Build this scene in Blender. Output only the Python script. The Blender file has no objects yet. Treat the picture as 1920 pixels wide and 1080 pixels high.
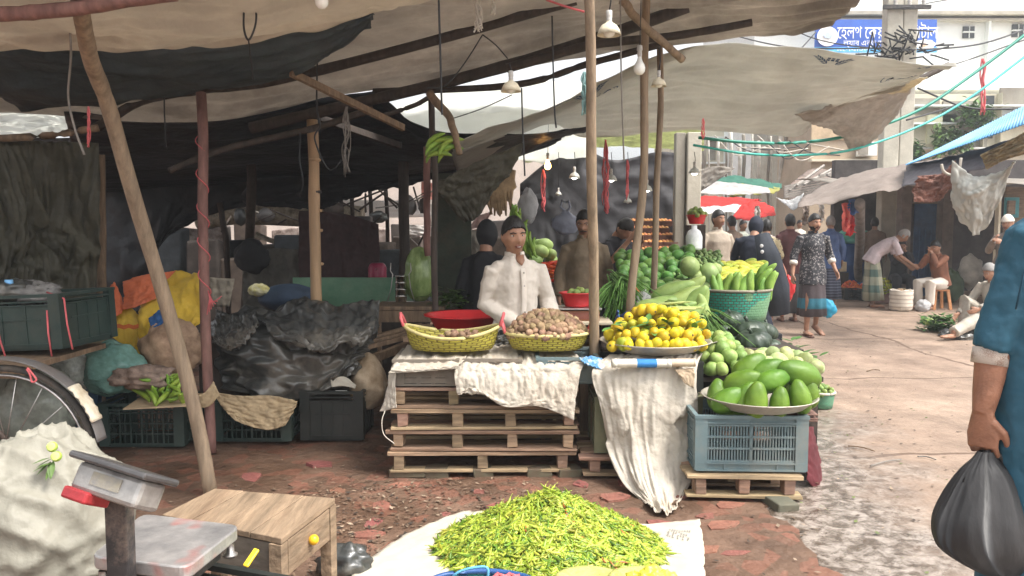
import bpy, bmesh, math, random
from mathutils import Vector as V, Matrix, noise, Euler, Quaternion
from math import sin, cos, pi, radians, sqrt, atan, atan2, exp
random.seed(7)
SC = bpy.context.scene
COL = SC.collection
# ---------------- camera ----------------
F = 1500.0; HZ = 425.0; CH = 1.5
TH = atan((540 - HZ) / F); CT, ST = cos(TH), sin(TH)
cam = bpy.data.cameras.new('camera'); cam.sensor_width = 36; cam.lens = 36 * F / 1920
cam.clip_start = 0.05; cam.clip_end = 2000
co = bpy.data.objects.new('camera', cam); COL.objects.link(co)
co.location = (0, 0, CH); co.rotation_euler = (pi / 2 - TH, 0, 0); SC.camera = co
# ---------------- world and sun (bright overcast) ----------------
EL, AZ = radians(58), radians(120)
w = bpy.data.worlds.new('World'); SC.world = w; w.use_nodes = True
nt = w.node_tree; nt.nodes.clear()
sk = nt.nodes.new('ShaderNodeTexSky'); sk.sky_type = 'NISHITA'; sk.sun_disc = False
sk.sun_elevation = EL; sk.sun_rotation = AZ; sk.air_density = 1.0; sk.dust_density = 5.0; sk.ozone_density = 1.0
hs = nt.nodes.new('ShaderNodeHueSaturation'); hs.inputs['Saturation'].default_value = 0.12
bg = nt.nodes.new('ShaderNodeBackground'); bg.inputs['Strength'].default_value = 0.15
wo = nt.nodes.new('ShaderNodeOutputWorld')
nt.links.new(sk.outputs[0], hs.inputs['Color']); nt.links.new(hs.outputs[0], bg.inputs[0]); nt.links.new(bg.outputs[0], wo.inputs[0])
sl = bpy.data.lights.new('sun', 'SUN'); sl.energy = 1.5; sl.angle = radians(14); sl.color = (1, 0.93, 0.83)
so = bpy.data.objects.new('sun', sl); COL.objects.link(so)
so.rotation_euler = V((sin(AZ) * cos(EL), cos(AZ) * cos(EL), sin(EL))).to_track_quat('Z', 'Y').to_euler()
SC.view_settings.view_transform = 'Standard'; SC.view_settings.look = 'None'
SC.view_settings.gamma = 1; SC.view_settings.exposure = 1.42
SC.render.engine = 'CYCLES'; SC.cycles.max_bounces = 6; SC.cycles.diffuse_bounces = 4; SC.cycles.transparent_max_bounces = 8

# ---------------- projection helpers: a photo pixel at a real depth ----------------
def W(px, py, D):
    a = (px - 960) / F; b = (540 - py) / F
    t = D / (CT + b * ST)
    return V((a * t, D, CH + (-ST + b * CT) * t))
def G(px, py, z=0.0):
    a = (px - 960) / F; b = (540 - py) / F
    t = (z - CH) / (-ST + b * CT)
    return V((a * t, (CT + b * ST) * t, z))

# ---------------- materials ----------------
MATS = {}
def nn(t, k, **kw):
    n = t.nodes.new(k)
    for a, b in kw.items(): setattr(n, a, b)
    return n
def mat(key, col=None, rough=.75, var=.25, scale=6, bump=.3, bscale=40, col2=None, metal=0, trans=0, rnd=0, emit=0, stretch=None, dirt=0, dcol=(.12,.08,.05), spec=.4, bdist=.01, clear=0):
    if key in MATS: return MATS[key]
    m = bpy.data.materials.new(key); m.use_nodes = True; t = m.node_tree; L = t.links.new
    p = t.nodes['Principled BSDF']; o = t.nodes['Material Output']
    p.inputs['Roughness'].default_value = rough; p.inputs['Metallic'].default_value = metal
    p.inputs['Specular IOR Level'].default_value = spec
    tc = nn(t, 'ShaderNodeTexCoord'); mp = nn(t, 'ShaderNodeMapping'); L(tc.outputs['Object'], mp.inputs['Vector'])
    if stretch: mp.inputs['Scale'].default_value = stretch
    n1 = nn(t, 'ShaderNodeTexNoise'); n1.inputs['Scale'].default_value = scale; n1.inputs['Detail'].default_value = 6; n1.inputs['Roughness'].default_value = .65
    L(mp.outputs[0], n1.inputs['Vector'])
    r = nn(t, 'ShaderNodeValToRGB'); e = r.color_ramp.elements
    c = V(col); a = c * (1 - var); b = V(col2) if col2 else c * (1 + var)
    e[0].position = .32; e[0].color = (*a, 1); e[1].position = .68; e[1].color = (*[min(1, x) for x in b], 1)
    L(n1.outputs[0], r.inputs[0]); cur = r.outputs[0]
    if dirt:
        n3 = nn(t, 'ShaderNodeTexNoise'); n3.inputs['Scale'].default_value = scale * .45; n3.inputs['Detail'].default_value = 8; n3.inputs['Roughness'].default_value = .75
        L(mp.outputs[0], n3.inputs['Vector']); r3 = nn(t, 'ShaderNodeValToRGB'); r3.color_ramp.elements[0].position = .48; r3.color_ramp.elements[1].position = .66
        L(n3.outputs[0], r3.inputs[0]); mu = nn(t, 'ShaderNodeMath', operation='MULTIPLY'); mu.inputs[1].default_value = dirt; L(r3.outputs[0], mu.inputs[0])
        mx = nn(t, 'ShaderNodeMix', data_type='RGBA'); L(mu.outputs[0], mx.inputs[0]); L(cur, mx.inputs[6]); mx.inputs[7].default_value = (*dcol, 1); cur = mx.outputs[2]
    if rnd:
        oi = nn(t, 'ShaderNodeObjectInfo'); h = nn(t, 'ShaderNodeHueSaturation')
        m1 = nn(t, 'ShaderNodeMapRange'); m1.inputs[3].default_value = .5 - .045 * rnd; m1.inputs[4].default_value = .5 + .035 * rnd
        m2 = nn(t, 'ShaderNodeMapRange'); m2.inputs[3].default_value = 1 - .35 * rnd; m2.inputs[4].default_value = 1 + .25 * rnd
        L(oi.outputs['Random'], m1.inputs[0]); fr = nn(t, 'ShaderNodeMath', operation='FRACT'); ml = nn(t, 'ShaderNodeMath', operation='MULTIPLY'); ml.inputs[1].default_value = 7.31
        L(oi.outputs['Random'], ml.inputs[0]); L(ml.outputs[0], fr.inputs[0]); L(fr.outputs[0], m2.inputs[0])
        L(m1.outputs[0], h.inputs['Hue']); L(m2.outputs[0], h.inputs['Value']); L(cur, h.inputs['Color']); cur = h.outputs[0]
    L(cur, p.inputs['Base Color'])
    if bump:
        n2 = nn(t, 'ShaderNodeTexNoise'); n2.inputs['Scale'].default_value = bscale; n2.inputs['Detail'].default_value = 5
        L(mp.outputs[0], n2.inputs['Vector']); bp = nn(t, 'ShaderNodeBump'); bp.inputs['Strength'].default_value = bump; bp.inputs['Distance'].default_value = bdist
        L(n2.outputs[0], bp.inputs['Height']); L(bp.outputs[0], p.inputs['Normal'])
    if emit:
        p.inputs['Emission Color'].default_value = (*col, 1); p.inputs['Emission Strength'].default_value = emit
    if clear: p.inputs['Coat Weight'].default_value = clear
    if trans:
        tr = nn(t, 'ShaderNodeBsdfTranslucent'); ms = nn(t, 'ShaderNodeMixShader'); ms.inputs[0].default_value = trans
        L(cur, tr.inputs['Color']); L(p.outputs[0], ms.inputs[1]); L(tr.outputs[0], ms.inputs[2]); L(ms.outputs[0], o.inputs[0])
        if bump: L(bp.outputs[0], tr.inputs['Normal'])
    m['p'] = 1; MATS[key] = m; return m
def clearbag(key, col, alpha, rough=.25):
    m = mat(key, col, rough=rough, bump=.6, bscale=25, var=.2); t = m.node_tree
    o = t.nodes['Material Output']; p = t.nodes['Principled BSDF']
    n = nn(t, 'ShaderNodeTexNoise'); n.inputs['Scale'].default_value = 14; mr = nn(t, 'ShaderNodeMapRange'); mr.inputs[1].default_value = .3; mr.inputs[2].default_value = .7
    mr.inputs[3].default_value = alpha - .2; mr.inputs[4].default_value = min(1, alpha + .25)
    t.links.new(n.outputs[0], mr.inputs[0]); t.links.new(mr.outputs[0], p.inputs['Alpha']); return m
def pattern(key, base, kind, c2, scale, c3=None, rough=.85, thr=.3):
    """woven or printed pattern in object or uv coordinates"""
    m = mat(key, base, rough=rough, var=.12, bump=.4, bscale=30); t = m.node_tree; L = t.links.new; p = t.nodes['Principled BSDF']
    src = p.inputs['Base Color'].links[0].from_socket; tc = [n for n in t.nodes if n.type == 'TEX_COORD'][0]
    mx = nn(t, 'ShaderNodeMix', data_type='RGBA'); L(src, mx.inputs[6]); mx.inputs[7].default_value = (*c2, 1)
    if kind == 'floral':
        v = nn(t, 'ShaderNodeTexVoronoi'); v.inputs['Scale'].default_value = scale; nz = nn(t, 'ShaderNodeTexNoise'); nz.inputs['Scale'].default_value = scale * 1.6
        mm = nn(t, 'ShaderNodeVectorMath', operation='MULTIPLY_ADD'); mm.inputs[1].default_value = (.07,) * 3; L(nz.outputs[1], mm.inputs[0]); L(tc.outputs['Object'], mm.inputs[2]); L(mm.outputs[0], v.inputs['Vector'])
        r = nn(t, 'ShaderNodeMath', operation='LESS_THAN'); r.inputs[1].default_value = thr; L(v.outputs[0], r.inputs[0]); f = r.outputs[0]
    elif kind == 'plaid':
        sx = nn(t, 'ShaderNodeSeparateXYZ'); L(tc.outputs['Object'], sx.inputs[0]); f = None
        for ax, s in ((0, scale), (2, scale)):
            a = nn(t, 'ShaderNodeMath', operation='MULTIPLY'); a.inputs[1].default_value = s; L(sx.outputs[ax], a.inputs[0])
            b = nn(t, 'ShaderNodeMath', operation='SINE'); L(a.outputs[0], b.inputs[0]); c = nn(t, 'ShaderNodeMath', operation='GREATER_THAN'); c.inputs[1].default_value = thr; L(b.outputs[0], c.inputs[0])
            if f is None: f = c.outputs[0]
            else:
                d = nn(t, 'ShaderNodeMath', operation='ADD'); L(f, d.inputs[0]); L(c.outputs[0], d.inputs[1]); e = nn(t, 'ShaderNodeMath', operation='MULTIPLY'); e.inputs[1].default_value = .45; L(d.outputs[0], e.inputs[0]); f = e.outputs[0]
    elif kind == 'weave':
        b = nn(t, 'ShaderNodeTexBrick'); L(tc.outputs['UV'], b.inputs['Vector']); b.inputs['Scale'].default_value = scale; b.inputs['Mortar Size'].default_value = .045
        b.inputs['Mortar Smooth'].default_value = .6; b.inputs['Color1'].default_value = (0,) * 3 + (1,); b.inputs['Color2'].default_value = (.28,) * 3 + (1,); b.inputs['Mortar'].default_value = (1,) * 3 + (1,)
        b.inputs['Brick Width'].default_value = .42; b.inputs['Row Height'].default_value = .27; f = b.outputs[0]
        bp = nn(t, 'ShaderNodeBump', invert=True); bp.inputs['Strength'].default_value = .9; bp.inputs['Distance'].default_value = .01; L(f, bp.inputs['Height']); L(bp.outputs[0], p.inputs['Normal'])
    elif kind == 'bands':
        sx = nn(t, 'ShaderNodeSeparateXYZ'); L(tc.outputs['Object'], sx.inputs[0]); a = nn(t, 'ShaderNodeMath', operation='MULTIPLY'); a.inputs[1].default_value = scale; L(sx.outputs[2], a.inputs[0])
        b = nn(t, 'ShaderNodeMath', operation='SINE'); L(a.outputs[0], b.inputs[0]); c = nn(t, 'ShaderNodeMath', operation='GREATER_THAN'); c.inputs[1].default_value = thr; L(b.outputs[0], c.inputs[0]); f = c.outputs[0]
    L(f, mx.inputs[0]); out = mx.outputs[2]
    if c3:
        n3 = nn(t, 'ShaderNodeTexNoise'); n3.inputs['Scale'].default_value = 3.5; L(tc.outputs['Object'], n3.inputs[0]); g = nn(t, 'ShaderNodeMath', operation='GREATER_THAN'); g.inputs[1].default_value = .58; L(n3.outputs[0], g.inputs[0])
        m3 = nn(t, 'ShaderNodeMix', data_type='RGBA'); L(g.outputs[0], m3.inputs[0]); L(out, m3.inputs[6]); m3.inputs[7].default_value = (*c3, 1); out = m3.outputs[2]
    L(out, p.inputs['Base Color']); return m

# ---------------- mesh builder ----------------
def frame(d, side=None):
    d = d.normalized(); s = V(side) if side else V((1, 0, 0))
    if abs(d.dot(s.normalized())) > .95: s = V((0, 1, 0))
    u = (s - d * s.dot(d)).normalized(); return u, d.cross(u)
class MB:
    def __init__(s): s.bm = bmesh.new(); s.mi = 0; s.T = None
    def _f(s, vs):
        try: f = s.bm.faces.new(vs); f.material_index = s.mi; return f
        except ValueError: return None
    def v(s, p):
        p = V(p); return s.bm.verts.new(s.T @ p if s.T else p)
    def box(s, c, d, rot=None, jit=0):
        c = V(c); R = Euler(rot).to_matrix() if rot else Matrix.Identity(3); vs = []
        for i in range(8):
            q = V(((i & 1) - .5, (i >> 1 & 1) - .5, (i >> 2 & 1) - .5)); q = V((q.x * d[0], q.y * d[1], q.z * d[2]))
            if jit: q += V([random.uniform(-jit, jit) for _ in '123'])
            vs.append(s.v(c + R @ q))
        for f in ((0, 2, 3, 1), (4, 5, 7, 6), (0, 1, 5, 4), (2, 6, 7, 3), (0, 4, 6, 2), (1, 3, 7, 5)): s._f([vs[k] for k in f])
        return s
    def bar(s, a, b, w_, h_, side=None):
        a, b = V(a), V(b); u, v = frame(b - a, side); r = []
        for p in (a, b): r.append([s.v(p + u * x * w_ / 2 + v * y * h_ / 2) for x, y in ((-1, -1), (1, -1), (1, 1), (-1, 1))])
        for i in range(4): s._f([r[0][i], r[0][(i + 1) % 4], r[1][(i + 1) % 4], r[1][i]])
        s._f(r[0][::-1]); s._f(r[1]); return s
    def loft(s, pts, rads, side=None, n=12, cap=True, fold=0, fn=7, ph=0):
        pts = [V(p) for p in pts]; R = []; N = len(pts)
        for i, p in enumerate(pts):
            d = pts[min(i + 1, N - 1)] - pts[max(i - 1, 0)]; u, v = frame(d, side); r = rads[i] if isinstance(rads, list) else rads
            ru, rv = r if isinstance(r, (list, tuple)) else (r, r); fa = fold * i / (N - 1) if fold > 0 else -fold
            R.append([s.v(p + u * cos(2 * pi * k / n) * ru * (1 + fa * sin(fn * 2 * pi * k / n + ph + i * .3)) + v * sin(2 * pi * k / n) * rv * (1 + fa * sin(fn * 2 * pi * k / n + ph + i * .3))) for k in range(n)])
        for i in range(N - 1):
            for k in range(n): s._f([R[i][k], R[i][(k + 1) % n], R[i + 1][(k + 1) % n], R[i + 1][k]])
        if cap: s._f(R[0][::-1]); s._f(R[-1])
        return s
    def lathe(s, prof, c=(0, 0, 0), n=28, sx=1, sy=1, uv=False, fz=None, capb=False):
        c = V(c); R = []
        for r, z in prof:
            R.append([s.v(c + V((r * cos(2 * pi * k / n) * sx, r * sin(2 * pi * k / n) * sy, z + (fz(2 * pi * k / n, r) if fz else 0)))) for k in range(n)])
        ul = s.bm.loops.layers.uv.verify() if uv else None
        for i in range(len(prof) - 1):
            for k in range(n):
                f = s._f([R[i][k], R[i][(k + 1) % n], R[i + 1][(k + 1) % n], R[i + 1][k]])
                if ul and f:
                    for l, (a, b) in zip(f.loops, ((k, i), (k + 1, i), (k + 1, i + 1), (k, i + 1))): l[ul].uv = (a / n * 4, b / (len(prof) - 1))
        if capb: s._f(R[0][::-1])
        return s
    def ell(s, c, r, rot=None, n=14, m=9, amp=0, fr=3, seed=0, fn=None):
        c = V(c); Rm = Euler(rot).to_matrix() if rot and not isinstance(rot, Matrix) else (rot or Matrix.Identity(3))
        def P(d):
            k = 1 + (amp * noise.noise(d * fr + V((seed, seed * 1.7, 0))) if amp else 0)
            q = V((d.x * r[0], d.y * r[1], d.z * r[2])) * k
            if fn: q = fn(d, q)
            return s.v(c + Rm @ q)
        top, bot = P(V((0, 0, 1))), P(V((0, 0, -1))); R = []
        for i in range(1, m):
            a = pi * i / m; R.append([P(V((sin(a) * cos(2 * pi * k / n), sin(a) * sin(2 * pi * k / n), cos(a)))) for k in range(n)])
        for k in range(n):
            s._f([top, R[0][k], R[0][(k + 1) % n]]); s._f([bot, R[-1][(k + 1) % n], R[-1][k]])
            for i in range(m - 2): s._f([R[i][k], R[i + 1][k], R[i + 1][(k + 1) % n], R[i][(k + 1) % n]])
        return s
    def grid(s, fn, nu, nv, cull=None):
        g = [[s.v(fn(i / nu, j / nv)) for i in range(nu + 1)] for j in range(nv + 1)]; ul = s.bm.loops.layers.uv.verify()
        for j in range(nv):
            for i in range(nu):
                if cull and cull((i + .5) / nu, (j + .5) / nv): continue
                f = s._f([g[j][i], g[j][i + 1], g[j + 1][i + 1], g[j + 1][i]])
                if f:
                    for l, (a, b) in zip(f.loops, ((i, j), (i + 1, j), (i + 1, j + 1), (i, j + 1))): l[ul].uv = (a / nu, b / nv)
        return s
    def poly(s, pts, h):
        """upright prism: outline pts (3d) extruded by vector h"""
        h = V(h); a = [s.v(p) for p in pts]; b = [s.v(V(p) + h) for p in pts]; s._f(a[::-1]); s._f(b)
        for i in range(len(a)): s._f([a[i], a[(i + 1) % len(a)], b[(i + 1) % len(a)], b[i]])
        return s
    def fin(s, name, m, parent=None, smooth=True, mods=(), org=None, bevel=0):
        bmesh.ops.recalc_face_normals(s.bm, faces=s.bm.faces[:])
        me = bpy.data.meshes.new(name)
        if org is None and parent is None and s.bm.verts:
            xs = [v.co for v in s.bm.verts]; org = V(((min(v.x for v in xs) + max(v.x for v in xs)) / 2, (min(v.y for v in xs) + max(v.y for v in xs)) / 2, min(v.z for v in xs)))
        if parent is not None:
            org = V((0, 0, 0)); q = parent
            while q: org += q.location; q = q.parent
        bmesh.ops.translate(s.bm, vec=-V(org), verts=s.bm.verts[:])
        s.bm.to_mesh(me); s.bm.free()
        for x in (m if isinstance(m, (list, tuple)) else [m]): me.materials.append(x)
        if smooth: me.polygons.foreach_set('use_smooth', [True] * len(me.polygons))
        o = bpy.data.objects.new(name, me); COL.objects.link(o)
        if parent is not None: o.parent = parent
        else: o.location = org
        if bevel:
            b = o.modifiers.new('b', 'BEVEL'); b.width = bevel; b.segments = 2; b.limit_method = 'ANGLE'
        for k, kw in mods:
            mo = o.modifiers.new(k, k)
            for a, b in kw.items(): setattr(mo, a, b)
        return o
def tag(o, label, cat, group=None, kind=None):
    if kind: o['kind'] = kind
    if label: o['label'] = label
    if cat: o['category'] = cat
    if group: o['group'] = group
    return o
def thing(name, label, cat, loc=(0, 0, 0), group=None):
    o = bpy.data.objects.new(name, None); COL.objects.link(o); o.location = loc; o.empty_display_size = .1
    return tag(o, label, cat, group)
def inst(me, name, label, cat, group, loc, rot=(0, 0, 0), sc=1, parent=None):
    o = bpy.data.objects.new(name, me); COL.objects.link(o); o.location = loc; o.rotation_euler = rot
    o.scale = (sc,) * 3 if isinstance(sc, (int, float)) else sc
    if parent: o.parent = parent
    return tag(o, label, cat, group)
def copytree(o, loc, rotz=None, label=None, parent=None, sc=None):
    c = o.copy(); COL.objects.link(c)
    if parent: c.parent = parent
    else:
        c.location = loc
        if rotz is not None: c.rotation_euler = (0, 0, rotz)
        if sc: c.scale = (sc,) * 3
        if label: c['label'] = label
    for ch in list(o.children): copytree(ch, None, parent=c)
    return c
def cr(P, t):
    """Catmull-Rom through list P of vectors, t in 0..1"""
    n = len(P) - 1; x = min(max(t, 0), 1) * n; i = min(int(x), n - 1); f = x - i
    p0 = P[i - 1] if i > 0 else P[0] * 2 - P[1]; p3 = P[i + 2] if i + 2 <= n else P[n] * 2 - P[n - 1]; p1, p2 = P[i], P[i + 1]
    return .5 * ((2 * p1) + (p2 - p0) * f + (2 * p0 - 5 * p1 + 4 * p2 - p3) * f * f + (3 * p1 - p0 - 3 * p2 + p3) * f ** 3)
def ridge(p, s): return 1 - abs(noise.noise(V((p[0], p[1], p[2])) * s)) * 2
def sheetfn(rows, amp=.02, fr=2.5, seed=0, an=(1, 1), sag=0, ragged=0, crump=0, wr=0):
    R = [[V(p) for p in r] for r in rows]
    def base(u, v):
        return cr([cr(r, u) for r in R], v)
    def fn(u, v):
        if ragged: 
            v = v + ragged * (noise.noise(V((u * 14, seed, 0))) if v > .97 else 0) ; u = u + ragged * .6 * (noise.noise(V((v * 14, seed, 5))) if (u > .97 or u < .03) else 0)
        p = base(u, v); e = .01
        n = (base(min(u + e, 1), v) - base(max(u - e, 0), v)).cross(base(u, min(v + e, 1)) - base(u, max(v - e, 0)))
        n = n.normalized() if n.length > 1e-9 else V((0, 0, 1))
        if n.z < 0: n = -n
        q = V((u * an[0] * 3, v * an[1] * 3, seed))
        h = amp * (noise.noise(q * fr) + .5 * ridge(q, fr * 2.1) - .3) + amp * .3 * noise.noise(q * fr * 5)
        if crump:
            d = noise.voronoi(q * crump)[0]; h += amp * .9 * (d[1] - d[0]) - amp * .4
        if wr: h += wr * (ridge((u * 2.2 + v * .8, v * 9 + .6 * noise.noise(V((u * 3, v * 2, seed))), seed), 1.6) + .6 * ridge((u * 7, v * 16, seed + 3), 1.3))
        p = p + n * h
        if sag: p.z -= sag * 4 * u * (1 - u)
        return p
    return fn
def sheet(name, rows, m, nu=50, nv=36, parent=None, thick=.004, cull=None, **kw):
    b = MB(); f = sheetfn(rows, **kw); b.grid(f, nu, nv, cull)
    o = b.fin(name, m, parent, mods=[('SOLIDIFY', dict(thickness=thick, offset=0))]); return o, f
def pole(name, pts, r, m, label=None, cat='pole', group=None, parent=None, wob=.35, n=10, seed=0, knots=True, sub=6):
    P = [V(p) for p in pts]; Q = []; R = []; N = max(2, sub * (len(P) - 1))
    for i in range(N + 1):
        t = i / N; p = cr(P, t) if len(P) > 2 else P[0].lerp(P[1], t)
        rr = (r[0] + (r[1] - r[0]) * t) if isinstance(r, (tuple, list)) else r
        p = p + V((noise.noise(V((t * 4, seed, 0))), noise.noise(V((t * 4, seed, 9))), 0)) * rr * wob * 2
        Q.append(p); R.append(rr * (1 + .12 * noise.noise(V((t * 20, seed, 3))) * (1 if knots else 0)))
    o = MB().loft(Q, R, n=n).fin(name, m, parent)
    if label: tag(o, label, cat, group)
    return o
def wire(name, pts, r, m, label=None, cat='cable', group=None, parent=None, sub=10, n=6):
    P = [V(p) for p in pts]; o = MB().loft([cr(P, i / (sub * (len(P) - 1))) for i in range(sub * (len(P) - 1) + 1)], r, n=n).fin(name, m, parent)
    if label: tag(o, label, cat, group)
    return o
# ================= materials of the place =================
wood = mat('weathered_wood', (.20, .135, .085), stretch=(1, 1, .12), scale=30, var=.4, bump=.5, bscale=60)
polewood = mat('pale_pole_wood', (.27, .20, .135), stretch=(1, 1, .15), scale=22, var=.35, bump=.5, bscale=45, dirt=.4)
redwood_ = mat('reddish_pole', (.20, .10, .085), stretch=(1, 1, .15), scale=18, var=.4, bump=.5, bscale=45, dirt=.3)
darkwood = mat('dark_wood', (.05, .037, .03), stretch=(1, 1, .2), scale=20, var=.4, bump=.5)
bamboo = mat('bamboo_yellow', (.40, .26, .145), stretch=(1, 1, .1), scale=16, var=.25, bump=.2, bscale=40, rough=.5)
palletw = mat('pallet_wood', (.30, .205, .13), stretch=(.12, 1, 1), scale=26, var=.42, bump=.6, bscale=50, dirt=.5, dcol=(.1, .07, .045), rnd=.7)
tablew = mat('table_wood', (.24, .17, .11), stretch=(1, .12, 1), scale=20, var=.45, bump=.6, bscale=45, dirt=.8, dcol=(.16, .1, .06))
tarpbrown = mat('brown_tarpaulin', (.42, .38, .335), trans=.5, scale=1.3, var=.3, bump=.6, bscale=7, rough=.7, dirt=.45, dcol=(.09, .07, .055), bdist=.04)
tarpbeige = mat('beige_tarpaulin', (.51, .46, .39), trans=.45, scale=1.5, var=.2, bump=.5, bscale=7, rough=.7, dirt=.35, dcol=(.2, .14, .09), bdist=.04)
tarpgrey = mat('grey_relief_tarpaulin', (.54, .525, .48), trans=.5, scale=1.2, var=.16, bump=.5, bscale=6, rough=.6, dirt=.2, dcol=(.25, .2, .14), bdist=.04)
tarpblue = mat('dark_blue_tarpaulin', (.065, .085, .095), trans=.22, scale=2, var=.4, bump=.6, bscale=8, rough=.55, dirt=.5, dcol=(.06, .05, .04), bdist=.03)
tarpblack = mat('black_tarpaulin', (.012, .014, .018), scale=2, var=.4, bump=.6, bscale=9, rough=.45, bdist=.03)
tarpolive = mat('dark_olive_tarpaulin', (.075, .07, .048), trans=.08, scale=1.6, var=.45, bump=.7, bscale=9, rough=.6, dirt=.5, dcol=(.03, .03, .03), bdist=.04)
blackpoly = mat('black_polythene', (.045, .047, .045), scale=4, var=.4, bump=.35, bscale=9, rough=.30, dirt=.7, dcol=(.19, .165, .13), bdist=.04, spec=.7)
sackcloth = mat('white_sackcloth', (.52, .47, .40), scale=5, var=.12, bump=.5, bscale=30, rough=.85, dirt=.45, dcol=(.36, .27, .19), bdist=.02, trans=.08)
sackclean = mat('white_sheet', (.46, .42, .35), scale=4, var=.08, bump=.4, bscale=18, rough=.8, dirt=.3, dcol=(.5, .4, .3))
sackwhite = mat('white_plastic_sack', (.30, .285, .235), scale=5, var=.1, bump=.5, bscale=16, rough=.55, dirt=.3, dcol=(.30, .26, .19), bdist=.02, trans=.25)
rust = mat('rusty_metal', (.16, .12, .10), scale=12, var=.5, bump=.3, rough=.6, metal=.5)
steel = mat('worn_steel', (.45, .43, .41), scale=14, var=.3, bump=.15, rough=.35, metal=.9, dirt=.4, dcol=(.18, .14, .12))
alum = mat('dull_aluminium', (.5, .46, .40), scale=14, var=.15, bump=.15, rough=.45, metal=.55, dirt=.3, dcol=(.25, .2, .15))
blackiron = mat('black_iron', (.03, .028, .028), scale=20, var=.5, rough=.5, dirt=.6, dcol=(.15, .12, .1))
redp = mat('red_plastic', (.62, .03, .035), rough=.35, var=.1, bump=.05, dirt=.2, dcol=(.4, .04, .05))
bluep = mat('blue_plastic', (.03, .09, .26), rough=.4, var=.15, bump=.08)
greencrate = mat('dark_green_crate', (.024, .045, .040), rough=.45, var=.2, bump=.1, dirt=.4, dcol=(.07, .07, .055))
bluecrate = mat('navy_crate', (.03, .085, .16), rough=.45, var=.2, bump=.1, dirt=.4, dcol=(.05, .06, .07))
blackcrate = mat('black_crate', (.022, .026, .024), rough=.4, var=.2, bump=.1, dirt=.5, dcol=(.05, .045, .04))
greycrate = mat('dusty_blue_crate', (.125, .18, .195), rough=.55, var=.15, bump=.1, dirt=.55, dcol=(.24, .22, .18))
browncrate = mat('dusty_grey_crate', (.19, .165, .135), rough=.7, var=.2, bump=.2, dirt=.4)
olivecrate = mat('olive_crate', (.17, .17, .10), rough=.6, var=.2, bump=.1, dirt=.5)
pinkstr = mat('pink_raffia', (.62, .13, .14), var=.3, bump=0)
blackcord = mat('black_cord', (.02, .02, .022), var=.3, bump=0, rough=.5)
greycord = mat('grey_cord', (.22, .2, .18), var=.3, bump=0)
whiteraf = mat('white_raffia', (.55, .5, .43), var=.2, bump=0)
brick = mat('red_brick', (.24, .10, .07), scale=16, var=.3, bump=.7, bscale=50, dirt=.75, dcol=(.16, .10, .07), rnd=.5)
concrete = mat('pale_concrete', (.46, .43, .36), scale=3, var=.15, bump=.5, bscale=25, dirt=.4, dcol=(.25, .22, .18))
whitewall = mat('white_painted_wall', (.80, .82, .80), scale=1, var=.05, bump=.1, dirt=.25, dcol=(.55, .62, .6))
creamwall = mat('cream_wall', (.62, .57, .44), scale=1.2, var=.12, bump=.2, dirt=.4, dcol=(.35, .32, .25))
tanwall = mat('tan_weathered_wall', (.42, .33, .24), scale=1.2, var=.15, bump=.3, dirt=.4, dcol=(.25, .2, .15))
greywall = mat('grey_weathered_wall', (.26, .24, .20), scale=1.5, var=.2, bump=.3, dirt=.4)
darkglass = mat('dark_window_glass', (.035, .04, .045), rough=.2, bump=0)
leafg = mat('leafy_green', (.075, .17, .035), rough=.55, var=.45, scale=8, rnd=.6, bump=.2)
leafd = mat('dark_leafy_green', (.035, .10, .025), rough=.55, var=.45, scale=8, rnd=.6, bump=.2)

# ================= ground =================
def ground_mat():
    m = mat('mud_ground', (.105, .06, .038), col2=(.175, .105, .07), scale=2.2, var=.35, bump=.9, bscale=14, rough=.8, bdist=.03)
    t = m.node_tree; L = t.links.new; p = t.nodes['Principled BSDF']; src = p.inputs['Base Color'].links[0].from_socket
    tc = [n for n in t.nodes if n.type == 'TEX_COORD'][0]
    # trodden broken brick: voronoi cells with a brick tone on some, fading in patches
    vo = nn(t, 'ShaderNodeTexVoronoi'); vo.inputs['Scale'].default_value = 9; L(tc.outputs['Object'], vo.inputs[0])
    ns = nn(t, 'ShaderNodeTexNoise'); ns.inputs['Scale'].default_value = 1.6; ns.inputs['Detail'].default_value = 5; L(tc.outputs['Object'], ns.inputs[0])
    sp = nn(t, 'ShaderNodeSeparateColor'); L(vo.outputs['Color'], sp.inputs[0]); ad = nn(t, 'ShaderNodeMath', operation='ADD'); L(sp.outputs[0], ad.inputs[0]); L(ns.outputs[0], ad.inputs[1])
    mr = nn(t, 'ShaderNodeMapRange'); mr.inputs[1].default_value = 1.12; mr.inputs[2].default_value = 1.3; mr.inputs[4].default_value = .55; L(ad.outputs[0], mr.inputs[0])
    mx = nn(t, 'ShaderNodeMix', data_type='RGBA'); L(mr.outputs[0], mx.inputs[0]); L(src, mx.inputs[6]); mx.inputs[7].default_value = (.21, .088, .058, 1); L(mx.outputs[2], p.inputs['Base Color'])
    w_ = nn(t, 'ShaderNodeTexNoise'); w_.inputs['Scale'].default_value = 1.1; L(tc.outputs['Object'], w_.inputs[0]); r = nn(t, 'ShaderNodeMapRange'); r.inputs[1].default_value = .4; r.inputs[2].default_value = .6; r.inputs[3].default_value = .45; r.inputs[4].default_value = .9
    L(w_.outputs[0], r.inputs[0]); L(r.outputs[0], p.inputs['Roughness']); return m
gm = ground_mat()
def gz(x, y): return 0 if y > 9 or y < 1 or abs(x) > 6 else .018 * noise.noise(V((x * 2.2, y * 2.2, 0))) + .008 * noise.noise(V((x * 9, y * 9, 3)))
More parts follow.
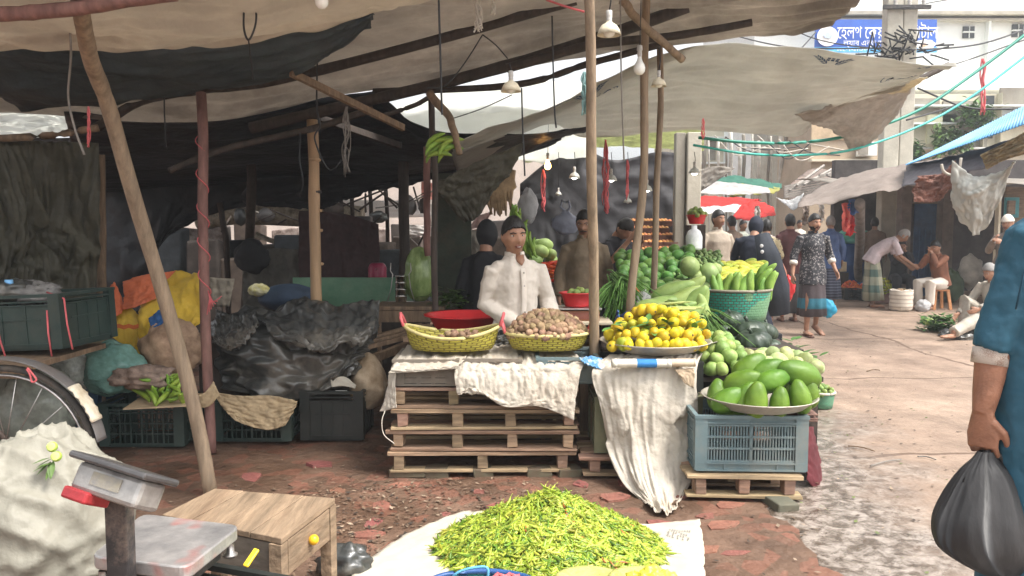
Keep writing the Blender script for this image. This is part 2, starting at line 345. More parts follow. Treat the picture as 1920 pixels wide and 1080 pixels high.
b = MB(); xs = [-150, -60, -20, -9] + [-6 + i * .1 for i in range(121)] + [9, 20, 60, 150]; ys = [-60, -10, -2] + [.6 + i * .1 for i in range(96)] + [14, 22, 40, 90, 300]
gv = [[b.v((x, y, gz(x, y) - .012)) for x in xs] for y in ys]
for j in range(len(ys) - 1):
    for i in range(len(xs) - 1): b._f([gv[j][i], gv[j][i + 1], gv[j + 1][i + 1], gv[j + 1][i]])
o = b.fin('ground', gm, org=(0, 0, 0)); tag(o, 'brown trodden mud with broken brick under the market stalls', None, kind='structure')
def road_mat():
    m = mat('concrete_lane', (.22, .155, .115), col2=(.36, .265, .20), scale=1.9, var=.25, bump=.7, bscale=34, rough=.7, dirt=.6, dcol=(.20, .135, .10))
    t = m.node_tree; L = t.links.new; p = t.nodes['Principled BSDF']; src = p.inputs['Base Color'].links[0].from_socket; tc = [n for n in t.nodes if n.type == 'TEX_COORD'][0]
    sx = nn(t, 'ShaderNodeSeparateXYZ'); L(tc.outputs['Object'], sx.inputs[0])
    # slab joints across the lane, wobbling
    nz = nn(t, 'ShaderNodeTexNoise'); nz.inputs['Scale'].default_value = .8; nz.inputs['Detail'].default_value = 6; L(tc.outputs['Object'], nz.inputs[0])
    f = None
    for ax, per in ((1, 1.35), (0, 2.6)):
        a = nn(t, 'ShaderNodeMath', operation='MULTIPLY_ADD'); L(nz.outputs[0], a.inputs[0]); a.inputs[1].default_value = .55; L(sx.outputs[ax], a.inputs[2])
        d = nn(t, 'ShaderNodeMath', operation='PINGPONG'); d.inputs[1].default_value = per; L(a.outputs[0], d.inputs[0]); g = nn(t, 'ShaderNodeMath', operation='LESS_THAN'); g.inputs[1].default_value = .022; L(d.outputs[0], g.inputs[0])
        if f is None: f = g.outputs[0]
        else:
            q = nn(t, 'ShaderNodeMath', operation='MAXIMUM'); L(f, q.inputs[0]); L(g.outputs[0], q.inputs[1]); f = q.outputs[0]
    mx = nn(t, 'ShaderNodeMix', data_type='RGBA'); L(f, mx.inputs[0]); L(src, mx.inputs[6]); mx.inputs[7].default_value = (.13, .085, .06, 1); cur = mx.outputs[2]
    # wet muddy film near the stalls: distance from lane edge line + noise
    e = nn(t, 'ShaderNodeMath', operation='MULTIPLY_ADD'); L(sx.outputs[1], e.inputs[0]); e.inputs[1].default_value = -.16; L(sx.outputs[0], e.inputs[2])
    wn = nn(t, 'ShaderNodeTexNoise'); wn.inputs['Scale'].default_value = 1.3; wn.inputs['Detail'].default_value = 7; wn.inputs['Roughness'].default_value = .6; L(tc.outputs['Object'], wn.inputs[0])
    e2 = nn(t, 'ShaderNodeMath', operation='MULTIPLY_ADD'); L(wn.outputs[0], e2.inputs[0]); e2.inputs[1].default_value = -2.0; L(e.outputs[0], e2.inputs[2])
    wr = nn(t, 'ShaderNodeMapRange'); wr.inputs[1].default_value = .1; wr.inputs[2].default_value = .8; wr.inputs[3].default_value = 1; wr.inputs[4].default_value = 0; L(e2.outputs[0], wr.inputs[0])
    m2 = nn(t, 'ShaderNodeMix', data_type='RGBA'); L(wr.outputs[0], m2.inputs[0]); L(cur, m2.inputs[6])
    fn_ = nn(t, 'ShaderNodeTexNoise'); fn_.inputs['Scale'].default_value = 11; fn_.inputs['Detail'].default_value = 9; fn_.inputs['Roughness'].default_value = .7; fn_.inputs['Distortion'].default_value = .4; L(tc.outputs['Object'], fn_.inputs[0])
    fr_ = nn(t, 'ShaderNodeValToRGB'); fr_.color_ramp.elements[0].position = .42; fr_.color_ramp.elements[0].color = (.10, .074, .056, 1); fr_.color_ramp.elements[1].position = .60; fr_.color_ramp.elements[1].color = (.36, .31, .27, 1)  # wet mud tones, with pale speckle painted in for sky glints
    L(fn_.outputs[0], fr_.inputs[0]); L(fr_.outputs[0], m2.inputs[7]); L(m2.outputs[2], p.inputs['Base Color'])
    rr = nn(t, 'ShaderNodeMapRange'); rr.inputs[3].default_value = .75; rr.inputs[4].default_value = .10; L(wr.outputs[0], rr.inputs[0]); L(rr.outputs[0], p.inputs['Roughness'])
    bp = [n for n in t.nodes if n.type == 'BUMP'][0]; b2 = nn(t, 'ShaderNodeBump'); b2.inputs['Distance'].default_value = .012; k_ = nn(t, 'ShaderNodeMath', operation='MULTIPLY'); k_.inputs[1].default_value = .45; L(wr.outputs[0], k_.inputs[0]); L(k_.outputs[0], b2.inputs['Strength']); k2_ = nn(t, 'ShaderNodeMapRange'); k2_.inputs[3].default_value = .4; k2_.inputs[4].default_value = 1.0; L(wr.outputs[0], k2_.inputs[0]); L(k2_.outputs[0], p.inputs['Specular IOR Level']); L(fn_.outputs[0], b2.inputs['Height']); L(bp.outputs[0], b2.inputs['Normal']); L(b2.outputs[0], p.inputs['Normal'])
    return m
def edge(y): return .62 + .235 * y + .12 * noise.noise(V((y * 1.3, 0, 4))) + .05 * noise.noise(V((y * 6, 0, 4))) if y < 14 else 3.9 + (y - 14) * .24
b = MB(); Y = [-3 + i * .12 for i in range(200)] + [22, 26, 32, 45, 70]
rows_ = []
for y in Y:
    e = edge(y); rows_.append([b.v((e - .5 + (11 + max(0, y - 14) * .3 - e) * i / 12, y, (-.03, .008, .012)[min(i, 2)] if y < 9 else .012)) for i in range(13)])
for a, c in zip(rows_, rows_[1:]):
    for i in range(12): b._f([a[i], a[i + 1], c[i + 1], c[i]])
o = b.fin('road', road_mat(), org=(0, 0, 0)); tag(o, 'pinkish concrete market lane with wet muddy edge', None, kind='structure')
# broken bricks trodden into the mud
bk = []
for k in range(3):
    q = MB(); n = 5 + k; pts = [V((cos(2 * pi * i / n) * .10 * random.uniform(.7, 1.1), sin(2 * pi * i / n) * .07 * random.uniform(.7, 1.1), 0)) for i in range(n)]
    q.poly(pts, (0, 0, .03)); ob = q.fin('b', brick, org=(0, 0, 0), smooth=False); bk.append(ob.data); bpy.data.objects.remove(ob)
spots = [(632, 918), (715, 945), (760, 905), (800, 905), (905, 915), (700, 978), (1330, 1025), (1220, 1035), (1368, 945), (1400, 935), (1330, 965), (1355, 985), (1180, 905), (1150, 930), (1090, 905), (1065, 920), (1215, 930), (1375, 1030), (560, 905), (520, 885), (470, 890), (930, 945), (830, 960), (870, 955), (690, 1000), (1480, 1005), (1240, 985), (1420, 1060), (1345, 1065), (1290, 975), (600, 870), (1010, 915), (1270, 925)]
for i, (px, py) in enumerate(spots):
    p = G(px, py); inst(bk[i % 3], 'brick_piece', 'broken red brick piece trodden into the mud around the pallets', 'brick', 'broken bricks in the mud', (p.x, p.y, gz(p.x, p.y) - .034), (random.uniform(-.06, .06), random.uniform(-.06, .06), random.uniform(0, 6)), random.uniform(.6, 1.1))
# litter of leaves and chips
b = MB()
for i in range(2600):
    if random.random() < .75: x, y = random.gauss(-.55, .45), random.uniform(2.9, 4.7)
    else: x, y = random.uniform(-2.6, 1.6), random.uniform(3, 5.6)
    if x > edge(y): continue
    s_ = random.uniform(.006, .022); a = random.uniform(0, 6.3); z = gz(x, y) - .008; d1 = V((cos(a), sin(a), random.uniform(-.2, .3))) * s_; d2 = V((-sin(a), cos(a), random.uniform(-.3, .3))) * s_ * random.uniform(.2, .6); c = V((x, y, z + .006))
    b.mi = random.choice((0, 0, 0, 1, 2)); b._f([b.v(c - d1), b.v(c + d2), b.v(c + d1), b.v(c - d2)])
o = b.fin('litter', [mat('dry_litter', (.13, .085, .055), var=.5, scale=2), mat('pale_litter', (.28, .21, .15), var=.4, scale=2), mat('dark_litter', (.05, .038, .03), var=.4)], org=(0, 0, 0), smooth=False)
tag(o, 'scattered dry leaves, husks and chips on the mud', 'litter', kind='stuff')

# ================= canopy =================
def tarp(name, rows, m, label, cat='tarpaulin', **kw):
    R = [[W(*p) for p in r] for r in rows]; o, f = sheet(name, R, m, **kw); tag(o, label, cat); return o, f
T1, _ = tarp('tarpaulin', [[(-300, -120, 2.9), (250, -130, 3.1), (620, -110, 3.3), (1000, -40, 3.7)],
    [(-120, 85, 3.9), (180, 97, 4.1), (400, 100, 4.2), (640, 48, 4.2), (790, -8, 4.2)]], tarpbeige,
    'beige brown tarpaulin overhead, nearest of the awnings, with a scalloped lower edge', amp=.05, fr=1.2, seed=1, wr=.012, nu=110, nv=90)
T2, _ = tarp('tarpaulin', [[(-150, 40, 4.3), (150, 60, 4.5), (400, 60, 4.6), (640, 10, 4.6), (700, 20, 4.7)],
    [(-100, 120, 4.9), (180, 140, 5.0), (380, 135, 5.0), (600, 80, 4.9), (700, 30, 4.7)],
    [(40, 205, 5.6), (240, 195, 5.6), (400, 168, 5.5), (560, 140, 5.2), (692, 45, 4.8)]], tarpblue,
    'dark blue green tarpaulin tucked between the beige awning and the brown awning', amp=.05, fr=1.5, seed=2)
T3, _ = tarp('tarpaulin', [[(-300, -60, 3.8), (250, -60, 4.0), (900, -70, 4.2), (1450, -80, 4.6), (1800, -80, 4.9)],
    [(-200, 130, 5.3), (250, 135, 5.4), (700, 80, 5.6), (1150, 20, 5.8), (1655, -12, 5.3)],
    [(-60, 215, 6.3), (350, 238, 6.5), (700, 172, 6.8), (1110, 102, 6.9), (1400, 72, 6.3), (1552, 52, 5.8)]], tarpbrown,
    'large brown tarpaulin roof spanning the stall on rough wooden rafters', amp=.07, fr=1.3, seed=3, nu=150, nv=120, wr=.022)
T4, T4f = tarp('tarpaulin', [[(855, 268, 6.1), (1060, 185, 6.3), (1270, 92, 6.5), (1500, 98, 6.6), (1690, 112, 6.5), (1795, 128, 6.3)],
    [(850, 292, 7.0), (1060, 215, 7.2), (1270, 170, 7.4), (1450, 180, 7.4), (1620, 168, 7.3), (1730, 140, 6.8)],
    [(860, 330, 8.2), (1020, 240, 8.3), (1110, 258, 8.3), (1300, 248, 8.5), (1480, 252, 8.4), (1540, 215, 8.2), (1690, 168, 7.4)]], tarpgrey,
    'pale grey relief tarpaulin with blue laurel emblems along its upper hem', amp=.05, fr=1.3, seed=5, nu=130, nv=100, wr=.014)
T5, _ = tarp('tarpaulin', [[(1490, 215, 7.6), (1600, 185, 7.8), (1712, 150, 7.6)], [(1530, 235, 8.4), (1620, 235, 8.6), (1705, 175, 8.2)], [(1560, 240, 9.0), (1612, 282, 9.2), (1685, 215, 8.8)]], mat('fawn_tarpaulin', (.46, .43, .39), trans=.4, var=.2, dirt=.3),
    'small brown tarpaulin flap drooping behind the emblem tarpaulin', amp=.03, seed=8)
T6, _ = tarp('tarpaulin', [[(1690, 150, 7.2), (1740, 145, 7.2)], [(1600, 180, 7.6), (1700, 172, 7.6)]], mat('cream_cloth', (.6, .54, .4), trans=.3), 'cream cloth strip knotted at the corner of the emblem tarpaulin', 'cloth', nu=20, nv=8, amp=.02)
# translucent sheets over the farther stalls
tr_ = mat('translucent_white_sheet', (.84, .84, .80), trans=.7, var=.04, scale=2, bump=.3, bscale=6, bdist=.04)
tarp('plastic_sheet', [[(880, 160, 9.5), (1000, 150, 9.5), (1110, 160, 9.5)], [(690, 225, 9), (900, 215, 9), (1110, 215, 9)], [(700, 300, 10.5), (900, 300, 10.5), (1100, 300, 10.5)]], tr_, 'translucent white plastic roof sheet behind the gap in the awnings', 'roof sheet', amp=.05, fr=1.5, seed=12)
tarp('plastic_sheet', [[(980, 268, 10.5), (1120, 235, 10.5), (1320, 240, 10.5)], [(985, 305, 11.5), (1120, 275, 11.5), (1320, 285, 11.5)]], mat('pale_green_sheet', (.62, .66, .42), trans=.5, bump=.2), 'pale yellow green roof sheet above the hanging lamps', 'roof sheet', amp=.04, seed=13)
# dark inner roof and walls of the left stall
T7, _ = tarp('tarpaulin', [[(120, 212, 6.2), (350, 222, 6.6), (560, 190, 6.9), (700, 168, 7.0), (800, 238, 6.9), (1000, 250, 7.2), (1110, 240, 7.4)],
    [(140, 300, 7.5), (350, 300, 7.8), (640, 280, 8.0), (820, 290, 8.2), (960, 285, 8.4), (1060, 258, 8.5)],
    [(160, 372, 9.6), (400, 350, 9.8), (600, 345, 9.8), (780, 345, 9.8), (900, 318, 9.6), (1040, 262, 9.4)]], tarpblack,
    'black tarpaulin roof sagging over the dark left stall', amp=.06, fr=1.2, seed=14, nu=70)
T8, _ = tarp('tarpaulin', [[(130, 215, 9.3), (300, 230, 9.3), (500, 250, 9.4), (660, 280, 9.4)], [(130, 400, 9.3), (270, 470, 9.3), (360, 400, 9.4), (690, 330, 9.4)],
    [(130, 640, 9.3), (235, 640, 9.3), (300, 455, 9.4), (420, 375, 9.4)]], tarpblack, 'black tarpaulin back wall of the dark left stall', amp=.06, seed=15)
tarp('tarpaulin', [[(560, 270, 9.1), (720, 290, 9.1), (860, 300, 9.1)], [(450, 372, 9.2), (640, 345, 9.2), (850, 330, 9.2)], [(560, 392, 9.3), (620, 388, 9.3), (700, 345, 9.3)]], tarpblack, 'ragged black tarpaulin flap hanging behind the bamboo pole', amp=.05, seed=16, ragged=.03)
T9, _ = tarp('tarpaulin', [[(-320, 262, 4.6), (-60, 268, 5.3), (60, 265, 5.6), (185, 268, 5.8)], [(-330, 420, 4.6), (-60, 430, 5.3), (40, 430, 5.55), (90, 430, 5.8), (190, 430, 5.85)], [(-340, 560, 4.6), (-60, 560, 5.3), (30, 520, 5.5), (100, 515, 5.7), (185, 520, 5.9)], [(-340, 760, 4.6), (-60, 720, 5.3), (60, 720, 5.7), (185, 720, 6)]], tarpolive,
    'dark olive tarpaulin curtain hanging in folds at the far left', amp=.09, fr=1.6, an=(2.2, .5), seed=17, nu=90, nv=50)
tarp('tarpaulin', [[(-260, 180, 4.4), (-200, 200, 6.2)], [(-260, 800, 4.4), (-200, 700, 6.2)]], tarpolive, 'olive tarpaulin side wall at the left edge of the stall', amp=.06, seed=21)
tarp('tarpaulin', [[(-60, 190, 6.6), (60, 200, 6.6), (175, 235, 6.6)], [(-60, 262, 6.8), (60, 260, 6.8), (170, 245, 6.8)]], tr_, 'translucent pale sheet showing above the olive curtain', 'roof sheet', amp=.03, seed=22)
T10, _ = tarp('tarpaulin', [[(815, 345, 6.6), (880, 310, 6.7), (985, 265, 6.9)], [(825, 365, 6.7), (890, 350, 6.8), (960, 320, 6.9)], [(870, 418, 6.9), (895, 405, 6.9), (935, 345, 6.9)]], tarpolive, 'drooping dark canvas flap tied beside the twin poles', amp=.03, seed=18)
# back wall of the fruit stall with lamps: dark plastic with a gable
T11, _ = tarp('tarpaulin', [[(975, 345, 10.4), (1030, 300, 10.4), (1080, 272, 10.4), (1150, 300, 10.4), (1235, 285, 10.4), (1290, 290, 10.4)], [(975, 420, 10.4), (1030, 420, 10.4), (1080, 420, 10.4), (1150, 420, 10.4), (1235, 400, 10.4), (1290, 400, 10.4)], [(975, 640, 10.4), (1030, 640, 10.4), (1080, 640, 10.4), (1150, 640, 10.4), (1235, 640, 10.4), (1290, 640, 10.4)]], mat('charcoal_sheet', (.05, .048, .052), var=.3, bump=.5, bscale=8, rough=.6, trans=.05),
    'charcoal plastic back wall of the lamp-lit fruit stall', amp=.05, seed=19)
# emblem prints on the relief tarpaulin (laurel sprays and lettering), laid on its underside
ink = mat('blue_ink', (.03, .06, .13), var=.1, bump=0)
def onsheet(f, u, v, off=.006):
    e = .004; p = f(u, v); du = (f(u + e, v) - p); dv = (f(u, v + e) - p); n = du.cross(dv).normalized()
    if n.z > 0: n = -n
    return p + n * off
def leafmark(b, f, u, v, du, dv, w_):
    k = 6; L_ = []; R_ = []
    for i in range(k + 1):
        t = i / k; a = sin(pi * t) * w_; L_.append(b.v(onsheet(f, u + du * t - dv * a * 1.0, v + dv * t + du * a * 3.2))); R_.append(b.v(onsheet(f, u + du * t + dv * a * 1.0, v + dv * t - du * a * 3.2)))
    for i in range(k): b._f([L_[i], L_[i + 1], R_[i + 1], R_[i]])
for uc in (.24, .67, .90):
    b = MB()
    M_ = lambda x, y: b.v(onsheet(T4f, uc + x / 4.4, max(.004, .055 + (y) / 2.0)))
    for sgn in (-1, 1):
        for i in range(5):
            x0, y0 = sgn * (.035 + .022 * i), .115 - .024 * i
            for ang, L_ in ((.25, .055), (1.25, .06)):
                dx, dy = sgn * cos(ang) * L_, -sin(ang) * L_; nx_, ny_ = -dy * .16, dx * .16
                b._f([M_(x0, y0), M_(x0 + dx * .5 + nx_, y0 + dy * .5 + ny_), M_(x0 + dx, y0 + dy), M_(x0 + dx * .5 - nx_, y0 + dy * .5 - ny_)])
    for i in range(3):
        for j in range(2): x0, y0 = -.05 + i * .036, .005 + j * .035; b._f([M_(x0, y0), M_(x0 + .026, y0), M_(x0 + .026, y0 + .024), M_(x0, y0 + .024)])
    b.fin('emblem_print', ink, T4)
def textmesh(s, size=1, res=2):
    cu = bpy.data.curves.new('t', 'FONT'); cu.body = s; cu.size = size; cu.resolution_u = res; cu.align_x = 'CENTER'; cu.align_y = 'CENTER'
    ob = bpy.data.objects.new('t', cu); COL.objects.link(ob); bpy.context.view_layer.update()
    me = bpy.data.meshes.new_from_object(ob.evaluated_get(bpy.context.evaluated_depsgraph_get())); bpy.data.objects.remove(ob); return me
def textobj(name, s, size, place, m, parent):
    me = textmesh(s, size); b = MB(); b.bm.from_mesh(me); bmesh.ops.triangulate(b.bm, faces=b.bm.faces[:])
    for v in b.bm.verts: v.co = place(v.co.x, v.co.y)
    return b.fin(name, m, parent, smooth=False)
textobj('lettering', 'UNHCR', 1, lambda x, y: onsheet(T4f, .87 + x * .036, .33 - y * .12), ink, T4)
textobj('lettering', 'UNHCR', 1, lambda x, y: onsheet(T4f, .25 + x * .024, .27 - y * .08), ink, T4)

# rafters
def raf(pts, r, m, label, name='rafter', **kw): return pole(name, [W(*p) for p in pts], r, m, label, 'rafter', **kw)
raf([(470, 240, 6.4), (620, 205, 6.4), (860, 148, 6.3), (1100, 78, 6.1), (1290, 12, 5.9)], .045, darkwood, 'thick dark rafter crossing above the dead banana branch', seed=1)
raf([(700, 172, 6.5), (960, 160, 6.4), (1110, 118, 6.4), (1245, 82, 6.3)], .027, darkwood, 'slim crooked rafter across the bright gap', seed=2)
raf([(180, 240, 6.0), (260, 190, 6.0), (380, 168, 5.9), (520, 150, 5.9), (800, 80, 5.7), (1080, 0, 5.5)], .035, darkwood, 'bent rafter under the brown tarpaulin beside the reddish post', seed=3)
raf([(950, 128, 5.9), (1110, 85, 5.8), (1260, 68, 5.7), (1410, 42, 5.5)], (.035, .025), darkwood, 'rafter with a square sawn end under the right of the roof', seed=4)
raf([(1165, 0, 5.2), (1200, 40, 5.3), (1280, 112, 5.5)], .028, polewood, 'short slanting brace above the lamps', seed=5)
raf([(-80, 28, 3.35), (60, 24, 3.35), (160, 12, 3.32), (330, -12, 3.3)], .03, redwood_, 'near crossbeam lashed to the leaning pole', seed=6)
raf([(-60, 262, 5.4), (80, 255, 5.5), (185, 240, 5.6)], .025, wood, 'weathered crossbar above the olive curtain', seed=7)
raf([(318, 320, 5.6), (420, 280, 5.9), (590, 240, 6.2), (700, 205, 6.3)], (.022, .028), darkwood, 'curved branch resting on the bamboo pole', seed=8)
raf([(715, 218, 6.2), (770, 200, 6.2), (815, 178, 6.2)], .018, darkwood, 'short forked branch beside the bright gap', seed=9)
b = MB(); b.bar(W(545, 136, 5.2), W(757, 240, 6.0), .03, .05); tag(b.fin('plank', wood, smooth=False, bevel=.004), 'split light plank slanting down across the rafters', 'plank')
b = MB(); b.bar(W(600, 222, 6.8), W(752, 274, 7.2), .03, .06); tag(b.fin('plank', darkwood, smooth=False), 'lower dark plank slanting under the black roof', 'plank')
pole('branch', [W(806, 175, 5.9), W(838, 215, 5.8), W(852, 250, 5.7), W(862, 290, 5.7)], (.032, .022), mat('branch_bark', (.2, .14, .09), scale=15, var=.4, bump=.6), 'hooked dead branch hanging from the rafter above the bananas', 'branch', seed=31)

# posts
pole('leaning_pole', [W(143, -40, 3.25), W(166, 95, 3.7), W(215, 240, 4.05), W(320, 600, 4.4), G(396, 925) + V((0, 0, -.02))], (.036, .040), polewood, 'thick wooden pole leaning from the beige awning to the mud', 'pole', seed=11, sub=10)
pl = pole('post', [W(377, 175, 5.7), W(384, 560, 5.4), G(396, 850)], (.036, .034), redwood_, 'reddish brown post wound with pink raffia beside the leaning pole', 'post', seed=12, sub=10)
b = MB(); P0 = [W(377, 230, 5.66), W(384, 560, 5.36)]
b.loft([P0[0].lerp(P0[1], i / 60) + V((cos(i * .55) * .04, sin(i * .55) * .04, 0)) for i in range(61)], .004, n=5)
for k in range(8): b.loft([W(390, 545, 5.33), W(393 + k, 560 + k, 5.3), W(388 + 4 * k, 590 - 5 * k, 5.28)], .003, n=4)
b.fin('raffia', pinkstr, pl)
bp_ = pole('bamboo_pole', [W(585, 225, 6.4), W(590, 400, 6.35), W(593, 560, 6.3), W(596, 700, 6.3)], .044, bamboo, 'stout yellow bamboo pole with a black tie in the middle of the dark stall', 'pole', seed=13, wob=.1)
b = MB()
for y, m_ in ((300, 0), (395, 0), (432, 0), (495, 0), (360, 1)):
    b.mi = m_; c = W(588 + (y - 225) * .03, y, 6.37); b.lathe([(.040, -.012), (.048, -.006), (.048, .006), (.040, .012)], c, n=16)
b.fin('node_ring', [bamboo, blackcord], bp_)
pole('post', [W(808, 170, 6.2), W(815, 400, 6.1), G(818, 800)], .024, darkwood, 'thin dark post right beside the green bananas', 'post', seed=14)
pole('post', [W(800, 275, 6.9), W(800, 380, 6.9), W(803, 480, 6.9)], .03, redwood_, 'reddish post stub just behind the thin dark post', 'post', seed=15)
pole('post', [W(1103, -60, 4.3), W(1110, 300, 4.6), W(1115, 640, 4.95), G(1118, 870)], (.027, .034), polewood, 'pale scarred wooden post rising between the taro basket and the guava tray', 'post', seed=16, sub=10)
pole('post', [W(1213, -40, 5.6), W(1205, 300, 5.6), W(1183, 600, 5.6), G(1178, 790)], (.028, .03), polewood, 'grey brown post with a red tie among the vegetables, left of the pair', 'post', seed=17, sub=10)
pole('post', [W(1237, 90, 6.4), W(1234, 330, 6.3), W(1224, 560, 6.3), G(1222, 740)], (.024, .026), polewood, 'slimmer knotty post under the domed lamp, right of the pair', 'post', seed=18, sub=10)
pole('post', [W(470, 240, 8.6), W(470, 400, 8.6), G(455, 640)], .05, darkwood, 'dark post with a black bag hanging from it', 'post', seed=19)
pole('post', [W(412, 380, 9), W(425, 480, 9), G(430, 660)], .035, darkwood, 'crooked dark post left of the hanging black bag', 'post', seed=20)
pole('post', [W(755, 270, 8.4), W(758, 500, 8.4), G(760, 700)], .055, darkwood, 'dark post behind the steel food carrier', 'post', seed=21)
pole('post', [W(188, 290, 6.3), W(190, 500, 6.3), G(190, 800)], .035, wood, 'grey weathered post at the edge of the olive curtain', 'post', seed=22)
b = MB(); c = G(1281, 668); b.box((c.x - .08, c.y, 1.28), (.11, .12, 2.56)); tag(b.fin('pillar', greywall, smooth=False, bevel=.01), 'grey timber pillar beside the pale concrete one', 'pillar')
b = MB(); b.box((c.x + .07, c.y - .02, 1.28), (.16, .16, 2.56)); tag(b.fin('pillar', concrete, smooth=False, bevel=.012), 'pale square concrete pillar behind the vegetable heaps', 'pillar')
b = MB(); g_ = W(850, 400, 7.6); b.box((g_.x, 7.6, 1.0), (.34, .06, 2.0)); tag(b.fin('board', mat('dark_green_board', (.035, .045, .03), var=.4, dirt=.4), smooth=False), 'dark green upright board behind the white vendor', 'board')
# ================= containers and goods =================
def crate(label, c, w_, d, h, m, yaw=0, style='grid', name='crate', cat='crate', group=None, tilt=(0, 0), nx=6, nz=4):
    """plastic crate: base, rim, four latticed sides, corner posts; c = centre of the base"""
    r = thing(name, label, cat, c, group); r.rotation_euler = (tilt[0], tilt[1], yaw); t = .012
    def fin(b, n): o = b.fin(n, m, smooth=False, org=(0, 0, 0)); o.parent = r; return o
    b = MB(); b.box((0, 0, .012), (w_ - .03, d - .03, .012)); fin(b, 'base')
    b = MB()
    for zz, e in ((h - .012, .012), (h - .045, .006)):
        for s in (-1, 1):
            b.box((0, s * d / 2, zz), (w_ + e * 2, t + e, .018 if e > .01 else .008)); b.box((s * w_ / 2, 0, zz), (t + e, d - .03, .018 if e > .01 else .008))
    fin(b, 'rim')
    for sx in (-1, 1):
        for sy in (-1, 1):
            b = MB(); x0, x1, y0, y1 = sx * (w_ / 2 - .06), sx * (w_ / 2 + .008), sy * (d / 2 - .05), sy * (d / 2 + .008); x2, y2 = sx * (w_ / 2 - .006), sy * (d / 2 - .006)
            b.poly([(x0, y1, .015), (x1, y1, .015), (x1, y0, .015), (x2, y0, .015), (x2, y2, .015), (x0, y2, .015)], (0, 0, h - .03)); fin(b, 'corner_post')
    for k, (ax, s) in enumerate((('x', -1), ('x', 1), ('y', -1), ('y', 1))):
        b = MB(); L = (w_ if ax == 'x' else d) - .12; off = s * ((d if ax == 'x' else w_) / 2 - .004)
        def bx(u, z, du, dz, th=.006, oo=0):
            if ax == 'x': b.box((u, off + s * oo, z), (du, th, dz))
            else: b.box((off + s * oo, u, z), (th, du, dz))
        if style == 'grid':
            for i in range(nz): bx(0, .03 + (h - .10) * i / (nz - 1), L, .009, .014)
            for i in range(nx + 1): bx(-L / 2 + L * i / nx, h / 2 - .01, .009, h - .07, .012)
            for i in range(nx * 4):
                if i % 2: bx(-L / 2 + L * (i + .5) / (nx * 4), h / 2 - .01, .005, h - .09, .004, -.006)
        elif style == 'solid':
            bx(0, h * .42, L, h * .72, .005); bx(0, h * .55, L * .8, .008, .016); bx(0, h * .12, L, .01, .018); bx(0, h * .8, L, .008, .016)
            for i in range(5): bx(-L / 2 + L * i / 4, h * .45, .008, h * .7, .014)
        elif style == 'slit':
            n = int(L / .0155)
            for (z0, z1) in ((.22, .40), (.44, .60), (.64, .80)):
                for i in range(n):
                    if abs(i - n / 2) > .6: bx(-L / 2 + L * (i + .5) / n, h * (z0 + z1) / 2, .0075, h * (z1 - z0), .006)
            for z in (.2, .42, .62, .82): bx(0, h * z, L, .012, .013)
            bx(0, h / 2, .014, h * .8, .013); bx(0, h * .10, L + .06, h * .13, .006); bx(0, h * .91, L, h * .1, .006)
            for z in (.045, .165): bx(0, h * z, L + .12, .009, .026)
            for i in (-1, 1): bx(i * L * .30, h * .10, .008, h * .12, .02)
        elif style == 'holes':
            for g in range(3):
                gx = -L / 2 + L * (g + .5) / 3
                for i in range(7): bx(gx - L / 6 * .8 + L / 3 * .8 * i / 6, h * .55, .011, h * .44, .006)
                bx(gx + L / 6, h * .5, .026, h * .9, .008)
            for z in (.34, .455, .57, .685, .8): bx(0, h * z, L, .008, .007)
            bx(0, h * .90, L, h * .12, .007); bx(0, h * .2, L, h * .2, .007); bx(0, h * .05, L + .1, .012, .02)
        fin(b, 'side_panel')
    return r
def pallet(label, c, w_, d, h, yaw=0, nb=3, seed=0, bottom=False, name='pallet'):
    r = thing(name, label, 'pallet', c, 'wooden pallets carrying the stall'); r.rotation_euler = (0, 0, yaw); rd = random.Random(seed)
    def fin(b, n): o = b.fin(n, palletw, smooth=False, org=(0, 0, 0), bevel=.003); o.parent = r
    z = h - .011; nd = 5
    for i in range(nd):
        b = MB(); b.box((rd.uniform(-.01, .01), -d / 2 + .05 + (d - .1) * i / (nd - 1) + rd.uniform(-.006, .006), z), (w_ * rd.uniform(.985, 1.01), .095, .02), jit=.0035); fin(b, 'deck_board')
    for i in range(nb):
        x = -w_ / 2 + .075 + (w_ - .15) * i / (nb - 1)
        for j in (-1, 0, 1):
            b = MB(); b.box((x + rd.uniform(-.012, .012), j * (d / 2 - .055), (h - .022) / 2 + .012), (.06 if j < 0 else .08, .085, h - .046), jit=.005); fin(b, 'block')
    if bottom or True:
        for j in (-1, 0, 1):
            b = MB(); b.box((0, j * (d / 2 - .05), .0105), (w_ * rd.uniform(.95, 1), .09, .018), jit=.003); fin(b, 'bottom_board')
    return r
def mound(n, c, rx, ry, h, sp, seed=0, pw=.8, layers=2, yaw=0):
    rd = random.Random(seed); out = []; tries = 0
    for ly in range(layers):
        k = 1 - ly * .22; got = []
        for _ in range(6000):
            if len(out) + len(got) >= n: break
            a = rd.uniform(0, 2 * pi); q = sqrt(rd.random()); x, y = q * cos(a) * rx * k, q * sin(a) * ry * k
            z = h * max(0, 1 - q * q) ** pw - ly * sp * .75
            if z < -.001: continue
            p = V((x * cos(yaw) - y * sin(yaw), x * sin(yaw) + y * cos(yaw), z))
            if all((p - g).length > sp * .86 for g in got): got.append(p)
        out += got
    return [V(c) + p for p in out]
def protomesh(fnb, m, smooth=True):
    b = MB(); fnb(b); o = b.fin('proto', m, org=(0, 0, 0), smooth=smooth); me = o.data; bpy.data.objects.remove(o); return me
def rr(a=pi): return (random.uniform(-a, a), random.uniform(-a, a), random.uniform(-pi, pi))
def heap(me, name, label, cat, group, pts, s=(.85, 1.15), tilt=pi, rot=None, stuff=None):
    for p in pts: inst(me, name, label, cat, group, p, rot() if rot else rr(tilt), random.uniform(*s))
DW = 'produce'
